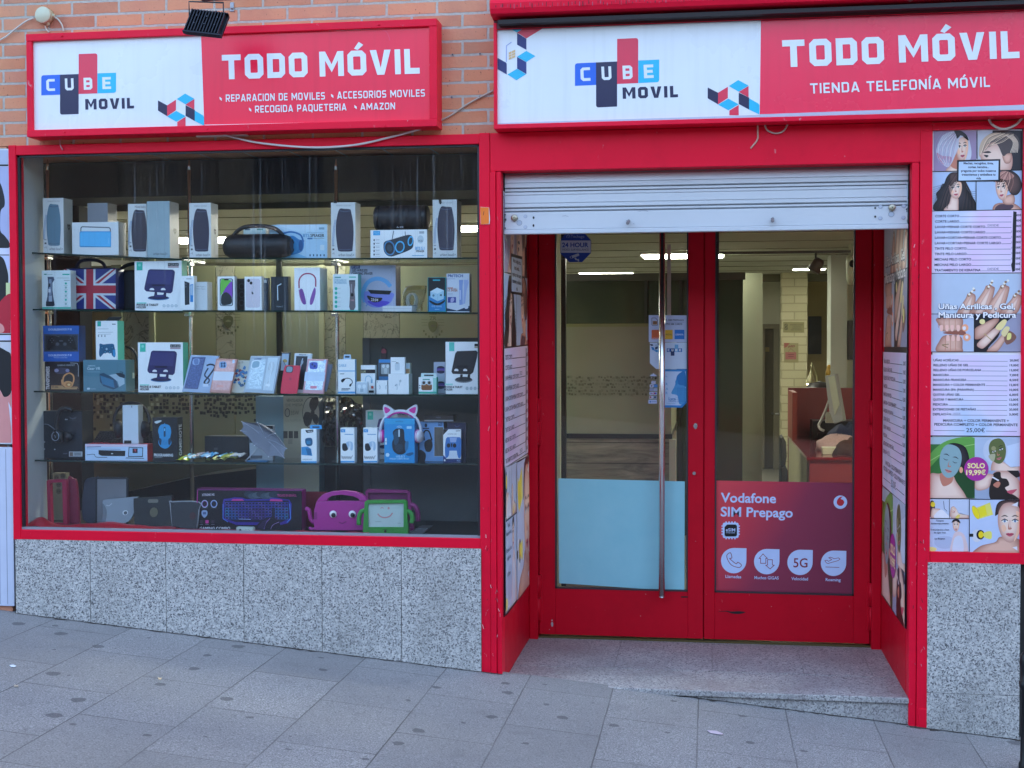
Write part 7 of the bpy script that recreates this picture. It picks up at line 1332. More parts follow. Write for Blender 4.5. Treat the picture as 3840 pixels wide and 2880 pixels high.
def hb_(name, label, z, x0, y0, x1, y1, Y, dep, front, side, art, tab=None, row=3, cat='boxed accessory', group=None):
    o = bx(name, label, cat, z, row, x0, y0, x1, y1, Y, dep, front, side, art, group)
    if tab:
        m = MB(); tx0, ty0, tx1, ty1, tc_ = tab; q = [P(x, y, Y+dep*.5, z) for x, y in ((tx0, ty1), (tx0+4, ty0), (tx1-4, ty0), (tx1, ty1))]; m.prism(q, (0, .0015, 0), C(tc_)); a = plane_art(m, z, Y+dep*.5); xm = (tx0+tx1)/2; w = (tx1-tx0)*.3; a.rrect(xm-w, ty0+(ty1-ty0)*.35, xm+w, ty0+(ty1-ty0)*.7, 4, C('#2a3038')); m.done('hanging_tab', o).matrix_parent_inverse = Matrix.Translation(-Vector(o.location))
    return o
hb_('cable_box', 'white and light blue CABLE box with black adapter print', '8', 815, 547, 955, 831, .165, .03, WB, '#5f9fd0', lambda a: (a.rect(815, 640, 955, 648, C('#6fb4e0')), a.text('CABLE', 818, 608, 20, C('#8fbcd8'), x1=882, y1=608, bold=.02), a.rect(815, 815, 955, 831, C('#5aa4d8')), a.curve([(850, 725), (880, 705), (915, 710), (932, 735), (918, 765)], 6, C('#1c2830')), a.blob([(838, 722), (860, 706), (874, 712), (850, 740)], C('#1c2830')), a.blob([(908, 758), (925, 748), (922, 768), (910, 774)], C('#1c2830')), a.line([(842, 792), (915, 792)], 7, C('#4a5a66')), a.line([(840, 802), (900, 802)], 5, C('#4a5a66')), a.line([(830, 668), (865, 668)], 5, C('#3a4a54'))), (858, 507, 922, 545, '#b4d0e4'))
hb_('earphone_box', 'narrow white box with black band and pale wired plug print', '8', 1003, 596, 1122, 829, .20, .03, WB, '#b9c8ce', lambda a: (a.rect(1003, 632, 1122, 663, C('#16181c')), a.text('LUX', 1007, 656, 16, C('#c9c49a'), x1=1045, y1=656, bold=.03), a.curve([(1040, 730), (1045, 695), (1070, 685), (1090, 705), (1092, 735)], 8, C('#a9cfe0')), a.rect(1085, 715, 1100, 745, C('#8fb8cc')), a.rect(1068, 805, 1110, 825, C('#16181c')), a.rect(1088, 768, 1108, 790, C('#c04a3a'))), (1040, 596, 1090, 626, '#d8e0e4'))
bx('earphone_case', 'square white earphone case with coiled earphones', 'earphones', '8', 3, 962, 733, 1060, 831, .15, .02, '#cfdbe2', '#c3d0d8', lambda a: (a.rrect(968, 740, 1054, 824, 12, C('#c0d0da')), a.ell(990, 772, 14, 17, C('#dfe9ee')), a.ell(1030, 772, 14, 17, C('#dfe9ee')), a.line([(992, 788), (996, 815)], 5, C('#e6eef2')), a.line([(1030, 788), (1026, 815)], 5, C('#e6eef2')), a.rrect(996, 792, 1026, 818, 6, C('#9fb4c0'))), bev=.004)
eb = bx('earbud_box', 'blue and grey earbud box with window standing behind the white boxes', 'boxed earphones', '8', 3, 1152, 548, 1250, 831, .27, .04, '#5f94c4', '#8a94a0', lambda a: (a.rect(1154, 575, 1248, 690, C('#4a5560')), a.rrect(1170, 588, 1240, 670, 8, C('#a9b4ba')), a.ell(1190, 605, 12, 15, C('#dfe6ea')), a.ell(1225, 605, 12, 15, C('#dfe6ea')), a.rrect(1195, 620, 1222, 668, 8, C('#cdd6da')), a.rect(1154, 690, 1248, 715, C('#3f86c4')), a.rect(1154, 552, 1248, 574, C('#3f86c4'))))
bx('earbud_box', 'small white earbud box in front of the blue windowed box', 'boxed earphones', '8', 3, 1132, 722, 1222, 832, .165, .03, WB, '#c9d6dc', lambda a: (a.curve([(1156, 760), (1162, 775), (1160, 795)], 6, C('#aebcc4')), a.curve([(1215, 760), (1210, 775), (1212, 795)], 6, C('#aebcc4')), a.ell(1140, 735, 3, 5, C('#4a5a64'), 8)))
ab = bx('earbud_box', 'largest white cube box with two white earbuds print', 'boxed earphones', '8', 3, 1231, 669, 1400, 834, .165, .08, WB, '#c9d6da', lambda a: (a.blob([(1288, 758), (1300, 750), (1308, 760), (1300, 772)], C('#b9c6cc')), a.curve([(1300, 765), (1304, 780), (1302, 800)], 7, C('#c3d0d6')), a.blob([(1322, 722), (1334, 716), (1340, 728), (1330, 738)], C('#b9c6cc')), a.curve([(1330, 735), (1322, 750), (1324, 765)], 7, C('#c3d0d6')), a.rect(1286, 762, 1292, 768, C('#3a4a54')), a.rect(1322, 726, 1327, 731, C('#3a4a54'))))
bx('adapter_box', 'white plug adapter box standing on the largest earbud box', 'box', '8', 3, 1250, 530, 1366, 667, .17, .03, WB, '#c9d3d8', lambda a: (a.rrect(1285, 575, 1325, 640, 10, C('#ccd8de')), a.rect(1296, 570, 1301, 582, C('#3a4448')), a.rect(1307, 571, 1312, 583, C('#3a4448')), a.line([(1258, 565), (1295, 565)], 3, C('#8a959a'))), base=top(ab))
bx('adapter_box', 'beige windowed box behind the plug adapter box', 'box', '8', 3, 1372, 578, 1412, 667, .20, .03, '#b9c4b8', '#9aa49a', lambda a: (a.rect(1374, 628, 1408, 664, C('#a07f5c')), a.rect(1374, 582, 1408, 622, C('#aec4d0'))), base=top(ab))
slab('lipstick_charger', 'dark rounded stick with red tip behind the earbud boxes', 'stick', '8', 3, smooth_closed([(1172, 470), (1190, 456), (1212, 466), (1216, 520), (1218, 830), (1180, 830)], 3), .35, .015, '#2a1a22', lambda a: a.blob([(1174, 472), (1190, 460), (1210, 470), (1212, 495), (1176, 495)], C('#7a2434')))
hb_('earbud_box', 'white and teal box with brown earbud case print', '8', 1482, 695, 1630, 832, .165, .04, WB, '#3fae9a', lambda a: (a.rect(1482, 815, 1630, 832, C('#3fae9a')), a.rect(1600, 700, 1630, 815, C('#9fd4c8')), a.rrect(1504, 752, 1593, 803, 14, C('#8a5a3a')), a.rrect(1510, 757, 1588, 770, 8, C('#a87048')), a.ell(1525, 742, 20, 20, C('#c3ced2')), a.ell(1570, 742, 20, 20, C('#c3ced2')), a.ell(1525, 742, 12, 13, C('#4a3a34')), a.ell(1570, 742, 12, 13, C('#4a3a34')), a.rect(1515, 710, 1575, 718, C('#2f9a88')), a.rect(1486, 760, 1496, 768, C('#2a3a44')), a.rect(1486, 780, 1496, 788, C('#2a3a44'))), (1500, 662, 1632, 696, '#d3e4e4'))
bx('speaker_box', 'pale box with two tiny purple speakers print behind the tablet holder carton', 'boxed speaker', '8', 3, 1608, 570, 1702, 832, .25, .05, '#a9b0c4', '#8a90a8', lambda a: [(a.ell(1665, y, 32, 15, C('#23202e')), a.rect(1633, y, 1697, y+34, C('#4a3a86')), a.ell(1665, y+34, 32, 14, C('#2a2448')), a.line([(1633, y+18), (1697, y+18)], 5, C('#8a6ac0'))) for y in (618, 745)])
bx('tablet_holder_box', 'white phone and tablet holder carton at the right end of the third shelf', 'boxed tablet holder', '8', 3, 1706, 402, 1990, 823, .165, .06, WB, '#c3cccc', lambda a: (a.rect(1735, 406, 1778, 480, C('#5fc8b8')), a.rect(1945, 418, 1990, 440, C('#1a1a22')), a.rect(1945, 442, 1990, 454, C('#a9a48a')), a.poly([(1800, 480), (1960, 474), (1972, 490), (1965, 540), (1935, 655), (1915, 672), (1765, 668), (1754, 650), (1785, 500)], C('#2e2c30')), a.rrect(1800, 598, 1890, 618, 8, C('#18171a')), a.ell(1795, 640, 17, 15, WHITE), a.ell(1868, 640, 17, 15, WHITE), a.rect(1775, 645, 1812, 660, C('#2e2c30')), a.rect(1850, 645, 1886, 660, C('#2e2c30')), a.ell(1855, 718, 74, 24, C('#7a7e84')), a.ell(1855, 712, 68, 20, C('#3a3a40')), a.poly([(1828, 672), (1848, 672), (1845, 715), (1822, 715)], C('#26252a')), a.poly([(1890, 672), (1910, 672), (1908, 715), (1884, 715)], C('#26252a')), a.rect(1700, 748, 1765, 762, C('#a9dcd4')), a.text('PHONE & TABLET', 1696, 784, 15, C('#2a2a34'), x1=1846, y1=784, bold=.03), a.text('HOLDER', 1694, 805, 15, C('#2a2a34'), x1=1764, y1=805, bold=.03), [a.ell(1884+k*33, 788, 13, 15, C('#b9c4c8')) for k in range(4)]), HG)
# ---------------------------------------------------------------- row 4
bx('headset_box', 'dark navy gaming headset box, leftmost on the lowest shelf', 'boxed headset', '7', 4, 347, 977, 684, 1366, .23, .11, '#131c27', '#0a0e14', lambda a: (a.rect(573, 1312, 684, 1354, C('#b4bcc0')), a.rect(578, 1318, 606, 1350, C('#7a6a60')), [a.rect(618+k*7, 1320, 621+k*7, 1346, C('#2a2e34')) for k in range(8)], a.poly([(570, 1020), (600, 1035), (640, 1022), (622, 1045), (612, 1040), (606, 1052), (596, 1040), (588, 1044)], C('#4a525c')), a.line([(575, 1056), (636, 1056)], 3, C('#3a424c')), a.rect(525, 1324, 560, 1334, C('#4a5460')), a.ell(543, 1046, 4, 6, C('#c3ccd4'), 8), a.ell(556, 1046, 4, 6, C('#c3ccd4'), 8), a.ell(370, 1233, 5, 5, C('#c3ccd4'), 8), a.ell(370, 1292, 5, 5, C('#c3ccd4'), 8), a.ell(455, 1294, 6, 4, C('#c3ccd4'), 8)))
t = thing('gaming_headset', 'black gaming headset with ringed ear cup before its dark box', 'headset', P(480, 1360, .18, '7')); HB = C('#0c0c10', .45)
m = MB(); m.tube(smooth_open([tuple(P(x, y, .185, '7')) for x, y in ((465, 1150), (470, 1060), (490, 985), (525, 955), (560, 955), (600, 975))], 6), .012, HB, 10); m.done('headband', t)
m = MB(); p = P(470, 1185, .185, '7'); ax = Vector((-.25, -1, .05)); m.lathe(p, ax, [(-.04, .022), (-.03, .032), (0, .034), (.008, .031), (.01, .0)], HB, 24); e_ = ax.normalized(); u_ = e_.orthogonal().normalized(); w_ = e_.cross(u_)
m.tube([p+e_*.0102+(u_*math.cos(k*math.pi/10)+w_*math.sin(k*math.pi/10))*.023 for k in range(20)], .0016, C('#9aa4b4'), 5, closed=True); m.tube([p+e_*.0105+u_*.004+w_*.006, p+e_*.0105-w_*.004, p+e_*.0105-u_*.0+w_*-.009], .0012, C('#9aa4b4'), 5); m.done('ear_cup', t)
m = MB(); p = P(560, 1190, .20, '7'); m.lathe(p, (.2, -1, 0), [(-.03, .02), (0, .026), (.01, .0)], HB, 18); m.done('ear_cup', t)
m = MB(); m.tube(smooth_open([tuple(P(x, y, .17, '7')) for x, y in ((455, 1130), (400, 1090), (365, 1085))], 6), .0025, C('#5a6470'), 6); m.done('microphone', t)
# keyboard leaning behind
t = thing('keyboard', 'black keyboard leaning behind the white box and headphones', 'keyboard', P(1015, 1250, .36, '7')); KB = C('#0e0e11', .45); KC = C('#23242a', .4)
q = [P(x, y, yy, '7') for x, y, yy in ((770, 1245, .30), (1268, 1245, .30), (1268, 1150, .40), (832, 1150, .40))]; m = MB(); m.prism(q, (0, .006, -.012), KB); m.done('case', t)
m = MB()
for r in range(5):
    for k in range(19):
        v0, v1 = (r+.12)/5, (r+.88)/5; h0, h1 = (k+.1)/19, (k+.9)/19
        f_ = lambda h, v: (q[0].lerp(q[1], h)).lerp(q[3].lerp(q[2], h), v)+Vector((0, -.006, .008))
        m.prism([f_(h0, v0), f_(h1, v0), f_(h1, v1), f_(h0, v1)], (0, .006, -.006), KC)
m.done('keys', t)['kind'] = 'stuff'
sb = bx('soundbar_box', 'low white box with black sound bar and laptop print, red end', 'boxed speaker', '7', 4, 707, 1252, 1222, 1380, .165, .09, '#b9cfe6', '#a8243a', lambda a: (a.rect(707, 1252, 1222, 1272, C('#d8c6d4')), a.line([(720, 1275), (838, 1272)], 8, C('#6a7a9a')), a.line([(720, 1290), (1000, 1294)], 4, C('#7a8aaa')), a.poly([(818, 1300), (1040, 1306), (1038, 1350), (845, 1348), (818, 1335)], C('#14161a')), a.ell(930, 1330, 10, 4, C('#c9d0d4')), a.poly([(1068, 1274), (1188, 1278), (1186, 1358), (1062, 1356)], C('#23303a')), a.poly([(1074, 1280), (1182, 1284), (1180, 1350), (1068, 1350)], C('#9fc0dc')), a.rect(1100, 1287, 1142, 1325, C('#3a1a2a')), a.poly([(1112, 1292), (1130, 1295), (1124, 1318)], C('#c04a5a')), a.poly([(1050, 1362), (1190, 1366), (1200, 1372), (1040, 1368)], C('#3a464e')), a.curve([(720, 1340), (780, 1335), (800, 1358), (890, 1362)], 4, C('#1a1e22'))))
wb_ = bx('tall_box', 'plain tall white box standing on the sound bar box', 'box', '7', 4, 1020, 928, 1148, 1250, .19, .06, '#c6d0d8', '#9aa2a6', lambda a: (a.rect(1090, 932, 1096, 948, BLACK), a.rect(1030, 1220, 1090, 1246, C('#1a1c20'))), base=top(sb))
t = thing('headphones', 'black over-ear headphones arched around the tall white box', 'headphones', P(1090, 1250, .27, '7')); yH = .275
m = MB(); m.tube(smooth_open([tuple(P(x, y, yH, '7')) for x, y in ((958, 1130), (945, 1060), (962, 990), (1010, 930), (1080, 908), (1150, 918), (1210, 965), (1238, 1040), (1228, 1120))], 6), .0085, C('#17171c', .5), 10); m.done('headband', t)
for x, s_ in ((980, -1), (1190, 1)): m = MB(); p = P(x, 1130, yH-.02, '7'); m.lathe(p, (s_*.8, -.6, -.1), [(-.02, .026), (-.012, .036), (.006, .037), (.018, .03), (.022, 0)], C('#141418', .45), 22); [setattr(v, 'co', Vector((v.co.x, v.co.y, p.z+(v.co.z-p.z)*1.25))) for v in m.bm.verts]; m.done('ear_cup', t)
def mouse1(a):
    B = C('#2f8fc4'); a.blob([(1330, 1095), (1368, 1085), (1408, 1100), (1420, 1150), (1412, 1200), (1422, 1240), (1400, 1275), (1368, 1288), (1330, 1270), (1314, 1235), (1322, 1190), (1312, 1140)], B); a.curve([(1366, 1075), (1368, 1110)], 5, B); a.rrect(1358, 1108, 1374, 1190, 6, C('#123a54')); a.rect(1361, 1120, 1371, 1142, C('#6fbce4')); a.blob([(1322, 1200), (1340, 1215), (1334, 1260), (1318, 1235)], C('#123a54')); a.blob([(1412, 1200), (1396, 1215), (1402, 1260), (1418, 1235)], C('#123a54'))
    for k in range(5): a.line([(1340+k*12, 1205+k*3), (1352+k*12, 1255)], 2, C('#1c5a80'))
    a.blob([(1282, 1065), (1330, 1052), (1338, 1062), (1300, 1080)], C('#c3d0d4')); a.text('PROGRAMMING', 1278, 1352, 22, C('#cfd6da'), x1=1436, y1=1354, bold=.03); a.line([(1282, 1362), (1346, 1362)], 5, C('#7a8488'))
def gmn(a):
    vs, fs = glyphs('GAMENOTE', .01); mx = max(v[0] for v in vs); l = a.nxt(); a.mb.add([a.m((.25+.5*v[1]/CAPH*-1+.5, .88-.72*v[0]/mx), l) for v in vs], fs, C('#d3d8da'))
bx('mouse_box', 'black box with blue gaming mouse print and white lettering on its side', 'boxed mouse', '7', 4, 1268, 1030, 1474, 1385, .165, .07, '#12151a', '#0e1115', mouse1, None, gmn)
# shoe-box like dark carton, flat packs
bx('dark_carton', 'long dark carton lying behind the coloured packs', 'carton', '7', 4, 1700, 1185, 2060, 1372, .33, .10, '#1f2022', '#161718', lambda a: (a.line([(1838, 1190), (1848, 1310)], 4, C('#0e0e10')), a.rect(1775, 1280, 1806, 1300, C('#4a4a4c'))))
cl_ = ['#b4c83a', '#5fb4dc', '#1f4a6a', '#c9bcc8', '#2f8fc4', '#d8dc8a', '#3a3a44', '#7fc4e0', '#8f9a4a', '#a9b4c0']
rn = random.Random(9)
for i in range(10):
    xa = 1462+i*47+rn.uniform(-10, 10); w = rn.uniform(90, 170); Yi = .16+.02*(i % 4); x0, x1 = P(xa, 1385, Yi, '7').x, P(min(xa+w, 2010), 1385, Yi, '7').x; zs = shz(4, (x0+x1)/2)+.0035*(i % 5)
    m = MB(); n_ = 7; d_y = rn.uniform(.08, .14); vs = []; rz = [rn.uniform(-.002, .006) for _ in range(n_*3)]
    for j in range(3):
        for k in range(n_): vs.append(Vector((x0+(x1-x0)*k/(n_-1)+rn.uniform(-.004, .004), Yi+d_y*j/2+rn.uniform(-.006, .006), zs+.004+abs(math.sin(k*1.3+i))*.009+rz[j*n_+k]+j*.006)))
    fs = [(j*n_+k, j*n_+k+1, (j+1)*n_+k+1, (j+1)*n_+k) for j in range(2) for k in range(n_-1)]
    up_ = len(vs); vs += [v-Vector((0, 0, .003)) for v in vs]; fs += [tuple(q_+up_ for q_ in f[::-1]) for f in fs]
    m.add(vs, fs, C(cl_[i], .25)); o = m.done('flat_pack', base=((x0+x1)/2, Yi, zs)); tag(o, 'thin %s foil pack in the loose heap on the lowest shelf' % ('lime green', 'sky blue', 'dark teal', 'pale pink', 'bright blue', 'pale yellow', 'charcoal', 'light cyan', 'olive', 'silver grey')[i], 'foil pack', 'heap of flat foil packs')
# small umbrella phone shade
t = thing('mini_umbrella', 'small grey umbrella phone shade opened on the lowest shelf', 'umbrella', P(60, 1395, .17, '8')); yU = .17
ctr = P(207, 1203, yU+.02, '8'); rim = [(15, 1065), (145, 1072), (290, 1162), (385, 1287), (366, 1365), (235, 1355), (120, 1262), (5, 1140)]
rimp = [P(x, y, yU-.01+.035*math.sin(i*.8), '8') for i, (x, y) in enumerate(rim)]; m = MB(); GU = C('#6f7480', .6); n = len(rim); apex = ctr+Vector((.02, .035, .03))
for i in range(n):
    a_, b_ = rimp[i], rimp[(i+1) % n]; mid = (a_+b_)/2; mid = mid+(apex-mid)*.07
    for p_, q_ in ((a_, mid), (mid, b_)):
        h1, h2 = apex.lerp(p_, .6)+Vector((.004, .008, .006)), apex.lerp(q_, .6)+Vector((.004, .008, .006)); m.face([p_, q_, h2, h1], GU); m.face([h1, h2, apex], GU)
sol = m.done('canopy', t); md = sol.modifiers.new('thick', 'SOLIDIFY'); md.thickness = .0008
m = MB()
for r_p in rimp: m.tube([ctr, ctr.lerp(r_p, .5)+Vector((0, .004, .006)), r_p], .0012, C('#a9aeb8', .3, ), 5); m.lathe(r_p, (r_p-ctr), [(-.003, .002), (.003, .0022), (.004, 0)], C('#dfe3ea'), 8)
m.done('ribs', t)['kind'] = 'stuff'
m = MB(); m.tube([ctr, P(130, 1300, yU-.01, '8'), P(45, 1392, yU-.02, '8')], .0035, C('#b4b9c0', .3), 8); m.lathe(ctr, Vector((-.5, -.2, -.6)), [(-.005, .005), (.012, .006), (.014, .0)], C('#c3c8d0'), 10); m.done('stem', t)
p = P(130, 1385, .16, '8'); zs = shz(4, p.x); m = MB(); m.box(p.x-.05, p.x+.06, .155, .19, zs, zs+.008, C('#2a6a94', .3), .002); m.done('base', t)
bx('small_box', 'white and black box half hidden behind the umbrella', 'box', '8', 4, 80, 1098, 272, 1378, .27, .04, '#a9b4be', '#8a949e', lambda a: (a.rect(185, 1098, 272, 1125, C('#16181c')), a.rect(80, 1140, 272, 1240, C('#3a4048')), a.rect(90, 1345, 185, 1370, C('#5a646c'))))
# fan carton behind the shelf, on the display floor
YFN = .50; X0, X1 = P(362, 1290, YFN, '8').x, P(655, 1290, YFN, '8').x
def fan(a):
    K_ = C('#231f1c'); a.text('VENTILADOR', 386, 900, 24, C('#4a463e'), x1=524, y1=898, bold=.005); a.text('DE MESA', 380, 938, 22, C('#6a655a'), x1=522, y1=934); a.ell(393, 990, 22, 36, K_); a.ell(393, 990, 17, 30, C('#9a9484')); a.text('35W', 422, 1008, 32, C('#5a564a'), x1=490, y1=1006); a.text('VENTILATEUR', 368, 1068, 20, C('#8a8474'), x1=508, y1=1062)
    a.ell(590, 990, 72, 130, K_, 32); a.ell(590, 990, 68, 124, C('#a39c8a'), 32); a.blob([(600, 980), (575, 930), (590, 875), (640, 860), (652, 905), (630, 960)], K_); a.blob([(595, 995), (545, 985), (525, 1040), (545, 1100), (585, 1085), (600, 1030)], K_); a.blob([(605, 1000), (640, 1010), (655, 1060), (625, 1085), (600, 1040)], K_); a.ell(603, 990, 16, 24, C('#0e0c0b'))
    for k in range(3): a.rect(360+k*44, 1143, 395+k*44, 1202, C('#3a362e'))
    a.rect(400, 1208, 436, 1250, C('#8a8474'))
m = MB(); z1 = P(500, 848, YFN, '8').z; m.box(X0, X1, YFN, YFN+.26, FLZ+.12, z1, C('#6f8790'), 0, front=C('#a09984')); fan(plane_art(m, '8', YFN)); xl = P(185, 1290, YFN+.12, '8').x
m.box(xl, X0-.001, YFN+.02, YFN+.25, FLZ+.12, z1-.005, C('#6f8a94')); m.box(xl, X1, YFN+.01, YFN+.24, FLZ, FLZ+.119, C('#1c1a17'))
o = m.done('fan_carton', base=((X0+X1)/2, YFN+.1, FLZ)); tag(o, 'large beige VENTILADOR DE MESA carton with fan print behind the shelves', 'carton')
# crumpled clear plastic
m = MB(); rn = random.Random(12); nU, nV = 18, 14; vs = []; x0, x1 = P(655, 1000, .62, '8').x, P(1022, 1000, .62, '8').x; z0, z1 = P(800, 1270, .62, '8').z, P(800, 860, .62, '8').z
for j in range(nV):
    for i in range(nU):
        u, v = i/(nU-1), j/(nV-1); vs.append(Vector((x0+(x1-x0)*u, .60+.10*math.sin(v*3.1)*math.sin(u*3.1)*-1+rn.uniform(-.022, .022), z0+(z1-z0)*v*(.82+.18*math.sin(u*2.6+.4)) + rn.uniform(-.008, .008))))
fs = [(j*nU+i, j*nU+i+1, (j+1)*nU+i+1, (j+1)*nU+i) for j in range(nV-1) for i in range(nU-1)]; k_ = len(vs); vs2 = vs+[v+Vector((0, .02, 0)) for v in vs]; fs2 = fs+[tuple(q+k_ for q in f[::-1]) for f in fs]
m.add(vs, fs, glass_mat((.62, .64, .58), 0, 'clear_film', .22)); m.add([v+Vector((0, .03, 0)) for v in vs], [f[::-1] for f in fs], C('#2f2c28', .35)); o = m.done('plastic_bag', base=((x0+x1)/2, .62, FLZ)); tag(o, 'crumpled shiny clear plastic bag behind the right chrome pole', 'plastic bag')
m = MB(); m.box(x0, x1, .60, .75, FLZ, z0-.0, C('#1b1917')); o = m.done('dark_carton', base=((x0+x1)/2, .67, FLZ)); tag(o, 'black carton under the crumpled plastic bag', 'carton')
DG_ = 'charging dock boxes on the lowest shelf'
hb_('charging_dock_box', 'white and blue charging dock box with folded blue hanging tab', '8', 508, 1127, 636, 1404, .165, .05, WB, '#b9c6d2', lambda a: (a.poly([(540, 1135), (608, 1130), (608, 1152), (555, 1158)], C('#16181c')), a.text('FOR PS', 562, 1150, 10, C('#dfe4e8'), x1=602, y1=1150, bold=.03), a.blob([(545, 1205), (590, 1200), (602, 1225), (596, 1260), (560, 1266), (542, 1240)], C('#1f5c80')), a.rrect(552, 1222, 585, 1250, 5, C('#2f86b4')), a.poly([(510, 1275), (560, 1270), (590, 1290), (600, 1348), (510, 1340)], C('#3f94c8')), a.poly([(545, 1285), (585, 1290), (594, 1340), (560, 1340)], C('#1f6c9c')), a.rect(508, 1392, 636, 1404, C('#3fa4dc')), a.text('CHARGING DOCK', 518, 1382, 9, C('#4a5a66'), x1=600, y1=1382)), (580, 1092, 680, 1126, '#3f9fdc'), 4, 'boxed charger', DG_)
def dock(dx):
    def f(a0):
        a = Art(a0.mb, lambda x, y, l: a0.m((x+dx, y), l), a0.lay)
        a.rect(836, 1127, 873, 1153, C('#3f9ad4')); a.text('P5', 846, 1147, 12, C('#dfe8ee'), x1=862, y1=1147); a.line([(868, 1170), (940, 1170)], 7, C('#7fa9cc')); a.rect(835, 1390, 950, 1402, C('#3f9fdc')); a.blob([(850, 1250), (880, 1245), (895, 1262), (895, 1295), (870, 1308), (850, 1295)], C('#16202a')); a.blob([(880, 1240), (905, 1228), (930, 1235), (938, 1265), (932, 1300), (918, 1300), (905, 1265), (898, 1290), (890, 1270)], C('#a9c4da')); a.blob([(905, 1232), (920, 1245), (918, 1290), (908, 1270)], C('#cfdce6')); a.line([(845, 1345), (845, 1370)]+[(848+k*8, 1352+(k % 2)*20) for k in range(11)]+[(936, 1345)], 3.5, C('#3a4a56'))
    return f
for dx, w in ((0, 'left of the cat ear headset'), (189, 'touching the cat ear headset')):
    bx('charging_dock_box', 'white charging dock box with folded cable print '+w, 'boxed charger', '8', 4, 835+dx, 1116, 950+dx, 1402, .165, .05, WB, '#b4c3d0', dock(dx), DG_)
bx('tablet_holder_box', 'phone and tablet holder carton behind the cat ear headset', 'boxed tablet holder', '8', 4, 1045, 972, 1420, 1372, .36, .06, '#c3ccce', '#9fb4ae', holder(1045, 1420, 972, 1372), HG)
def mouse2(a):
    K_ = C('#10202c'); a.poly([(1198, 1040), (1448, 1038), (1448, 1085), (1198, 1085)], C('#2f9fd0')); a.text('weibo', 1290, 1068, 14, C('#1a5a80'), x1=1352, y1=1068); a.blob([(1268, 1150), (1300, 1122), (1350, 1125), (1362, 1150), (1368, 1220), (1395, 1240), (1390, 1290), (1360, 1330), (1310, 1335), (1270, 1300), (1262, 1240), (1275, 1200)], K_); a.blob([(1275, 1160), (1300, 1135), (1318, 1140), (1315, 1230), (1285, 1260), (1275, 1210)], C('#20485e')); a.rect(1314, 1130, 1326, 1190, C('#bcd4e0')); a.blob([(1290, 1260), (1340, 1250), (1352, 1290), (1320, 1320), (1295, 1305)], C('#1c3444')); a.blob([(1370, 1240), (1398, 1230), (1392, 1290), (1372, 1310)], C('#1a6c98'))
    a.curve([(1300, 1110), (1322, 1100), (1345, 1112)], 5, C('#a9d4ea')); a.curve([(1310, 1118), (1322, 1113), (1335, 1119)], 4, C('#a9d4ea')); a.rrect(1383, 1102, 1424, 1124, 4, C('#a9d8ee')); a.blob([(1375, 1335), (1425, 1318), (1440, 1330), (1405, 1350)], C('#1a5c86')); a.text('WB-813', 1292, 1362, 17, C('#a9d8f0'), x1=1366, y1=1362, bold=.02); a.text('WIRELESS GAMING MOUSE', 1240, 1378, 12, C('#a9d8f0'), x1=1402, y1=1378, bold=.02); a.ell(1224, 1340, 16, 16, C('#bfe0ee')); a.rect(1204, 1200, 1218, 1255, C('#cfe4ec')); a.text('PC', 1207, 1236, 9, C('#2a3a44'))
mbx = bx('mouse_box', 'bright blue box with black gaming mouse print inside the cat ear headset', 'boxed mouse', '8', 4, 1198, 1038, 1448, 1408, .165, .08, '#1f8fcc', '#1a7ab4', mouse2)
# cat-ear headset
t = thing('cat_ear_headset', 'white and pink cat ear headset set over the bright blue mouse box', 'headset', P(1330, 1405, .2, '8')); yC = .20; CW = C('#dcdfe8', .3); CP = C('#d83a9c', .3)
m = MB(); m.tube(smooth_open([tuple(P(x, y, yC, '8')) for x, y in ((1165, 1170), (1170, 1100), (1200, 1035), (1260, 990), (1330, 975), (1400, 990), (1460, 1035), (1492, 1100), (1500, 1160))], 6), .0075, CW, 12); m.done('headband', t)
m = MB(); m.tube(smooth_open([tuple(P(x, y, yC-.002, '8')) for x, y in ((1222, 1035), (1270, 1000), (1330, 988), (1395, 1000), (1438, 1032))], 6), .0055, CP, 10); m.done('padding', t)
for pts, ins in (([(1186, 935), (1198, 922), (1225, 932), (1275, 968), (1278, 985), (1220, 1018), (1198, 1012), (1186, 970)], [(1200, 942), (1248, 966), (1215, 996), (1200, 980)]), ([(1470, 935), (1458, 922), (1430, 934), (1380, 970), (1378, 986), (1434, 1018), (1458, 1012), (1470, 972)], [(1455, 942), (1400, 968), (1440, 996), (1455, 980)])):
    m = MB(); m.prism([P(x, y, yC-.010, '8') for x, y in smooth_closed(pts, 3)], (0, .016, 0), CW, .003); q = plane_art(m, '8', yC-.0102); q.blob(ins, CP, 4); m.done('cat_ear', t)
for x0, x1, s_ in ((1158, 1190, -1), (1490, 1460, 1)):
    m = MB(); p = P((x0+x1)/2, 1185, yC, '8'); m.lathe(p, (s_, -.35, 0), [(-.012, .030), (0, .0335), (.006, .0335), (.018, .028), (.022, .0)], CW, 24); m.lathe(p, (-s_, .35, 0), [(-.010, .0325), (.0, .034), (.012, .032), (.018, .026)], CP, 24)
    for v in m.bm.verts: v.co.z = p.z+(v.co.z-p.z)*1.0
    m.done('ear_cup', t)
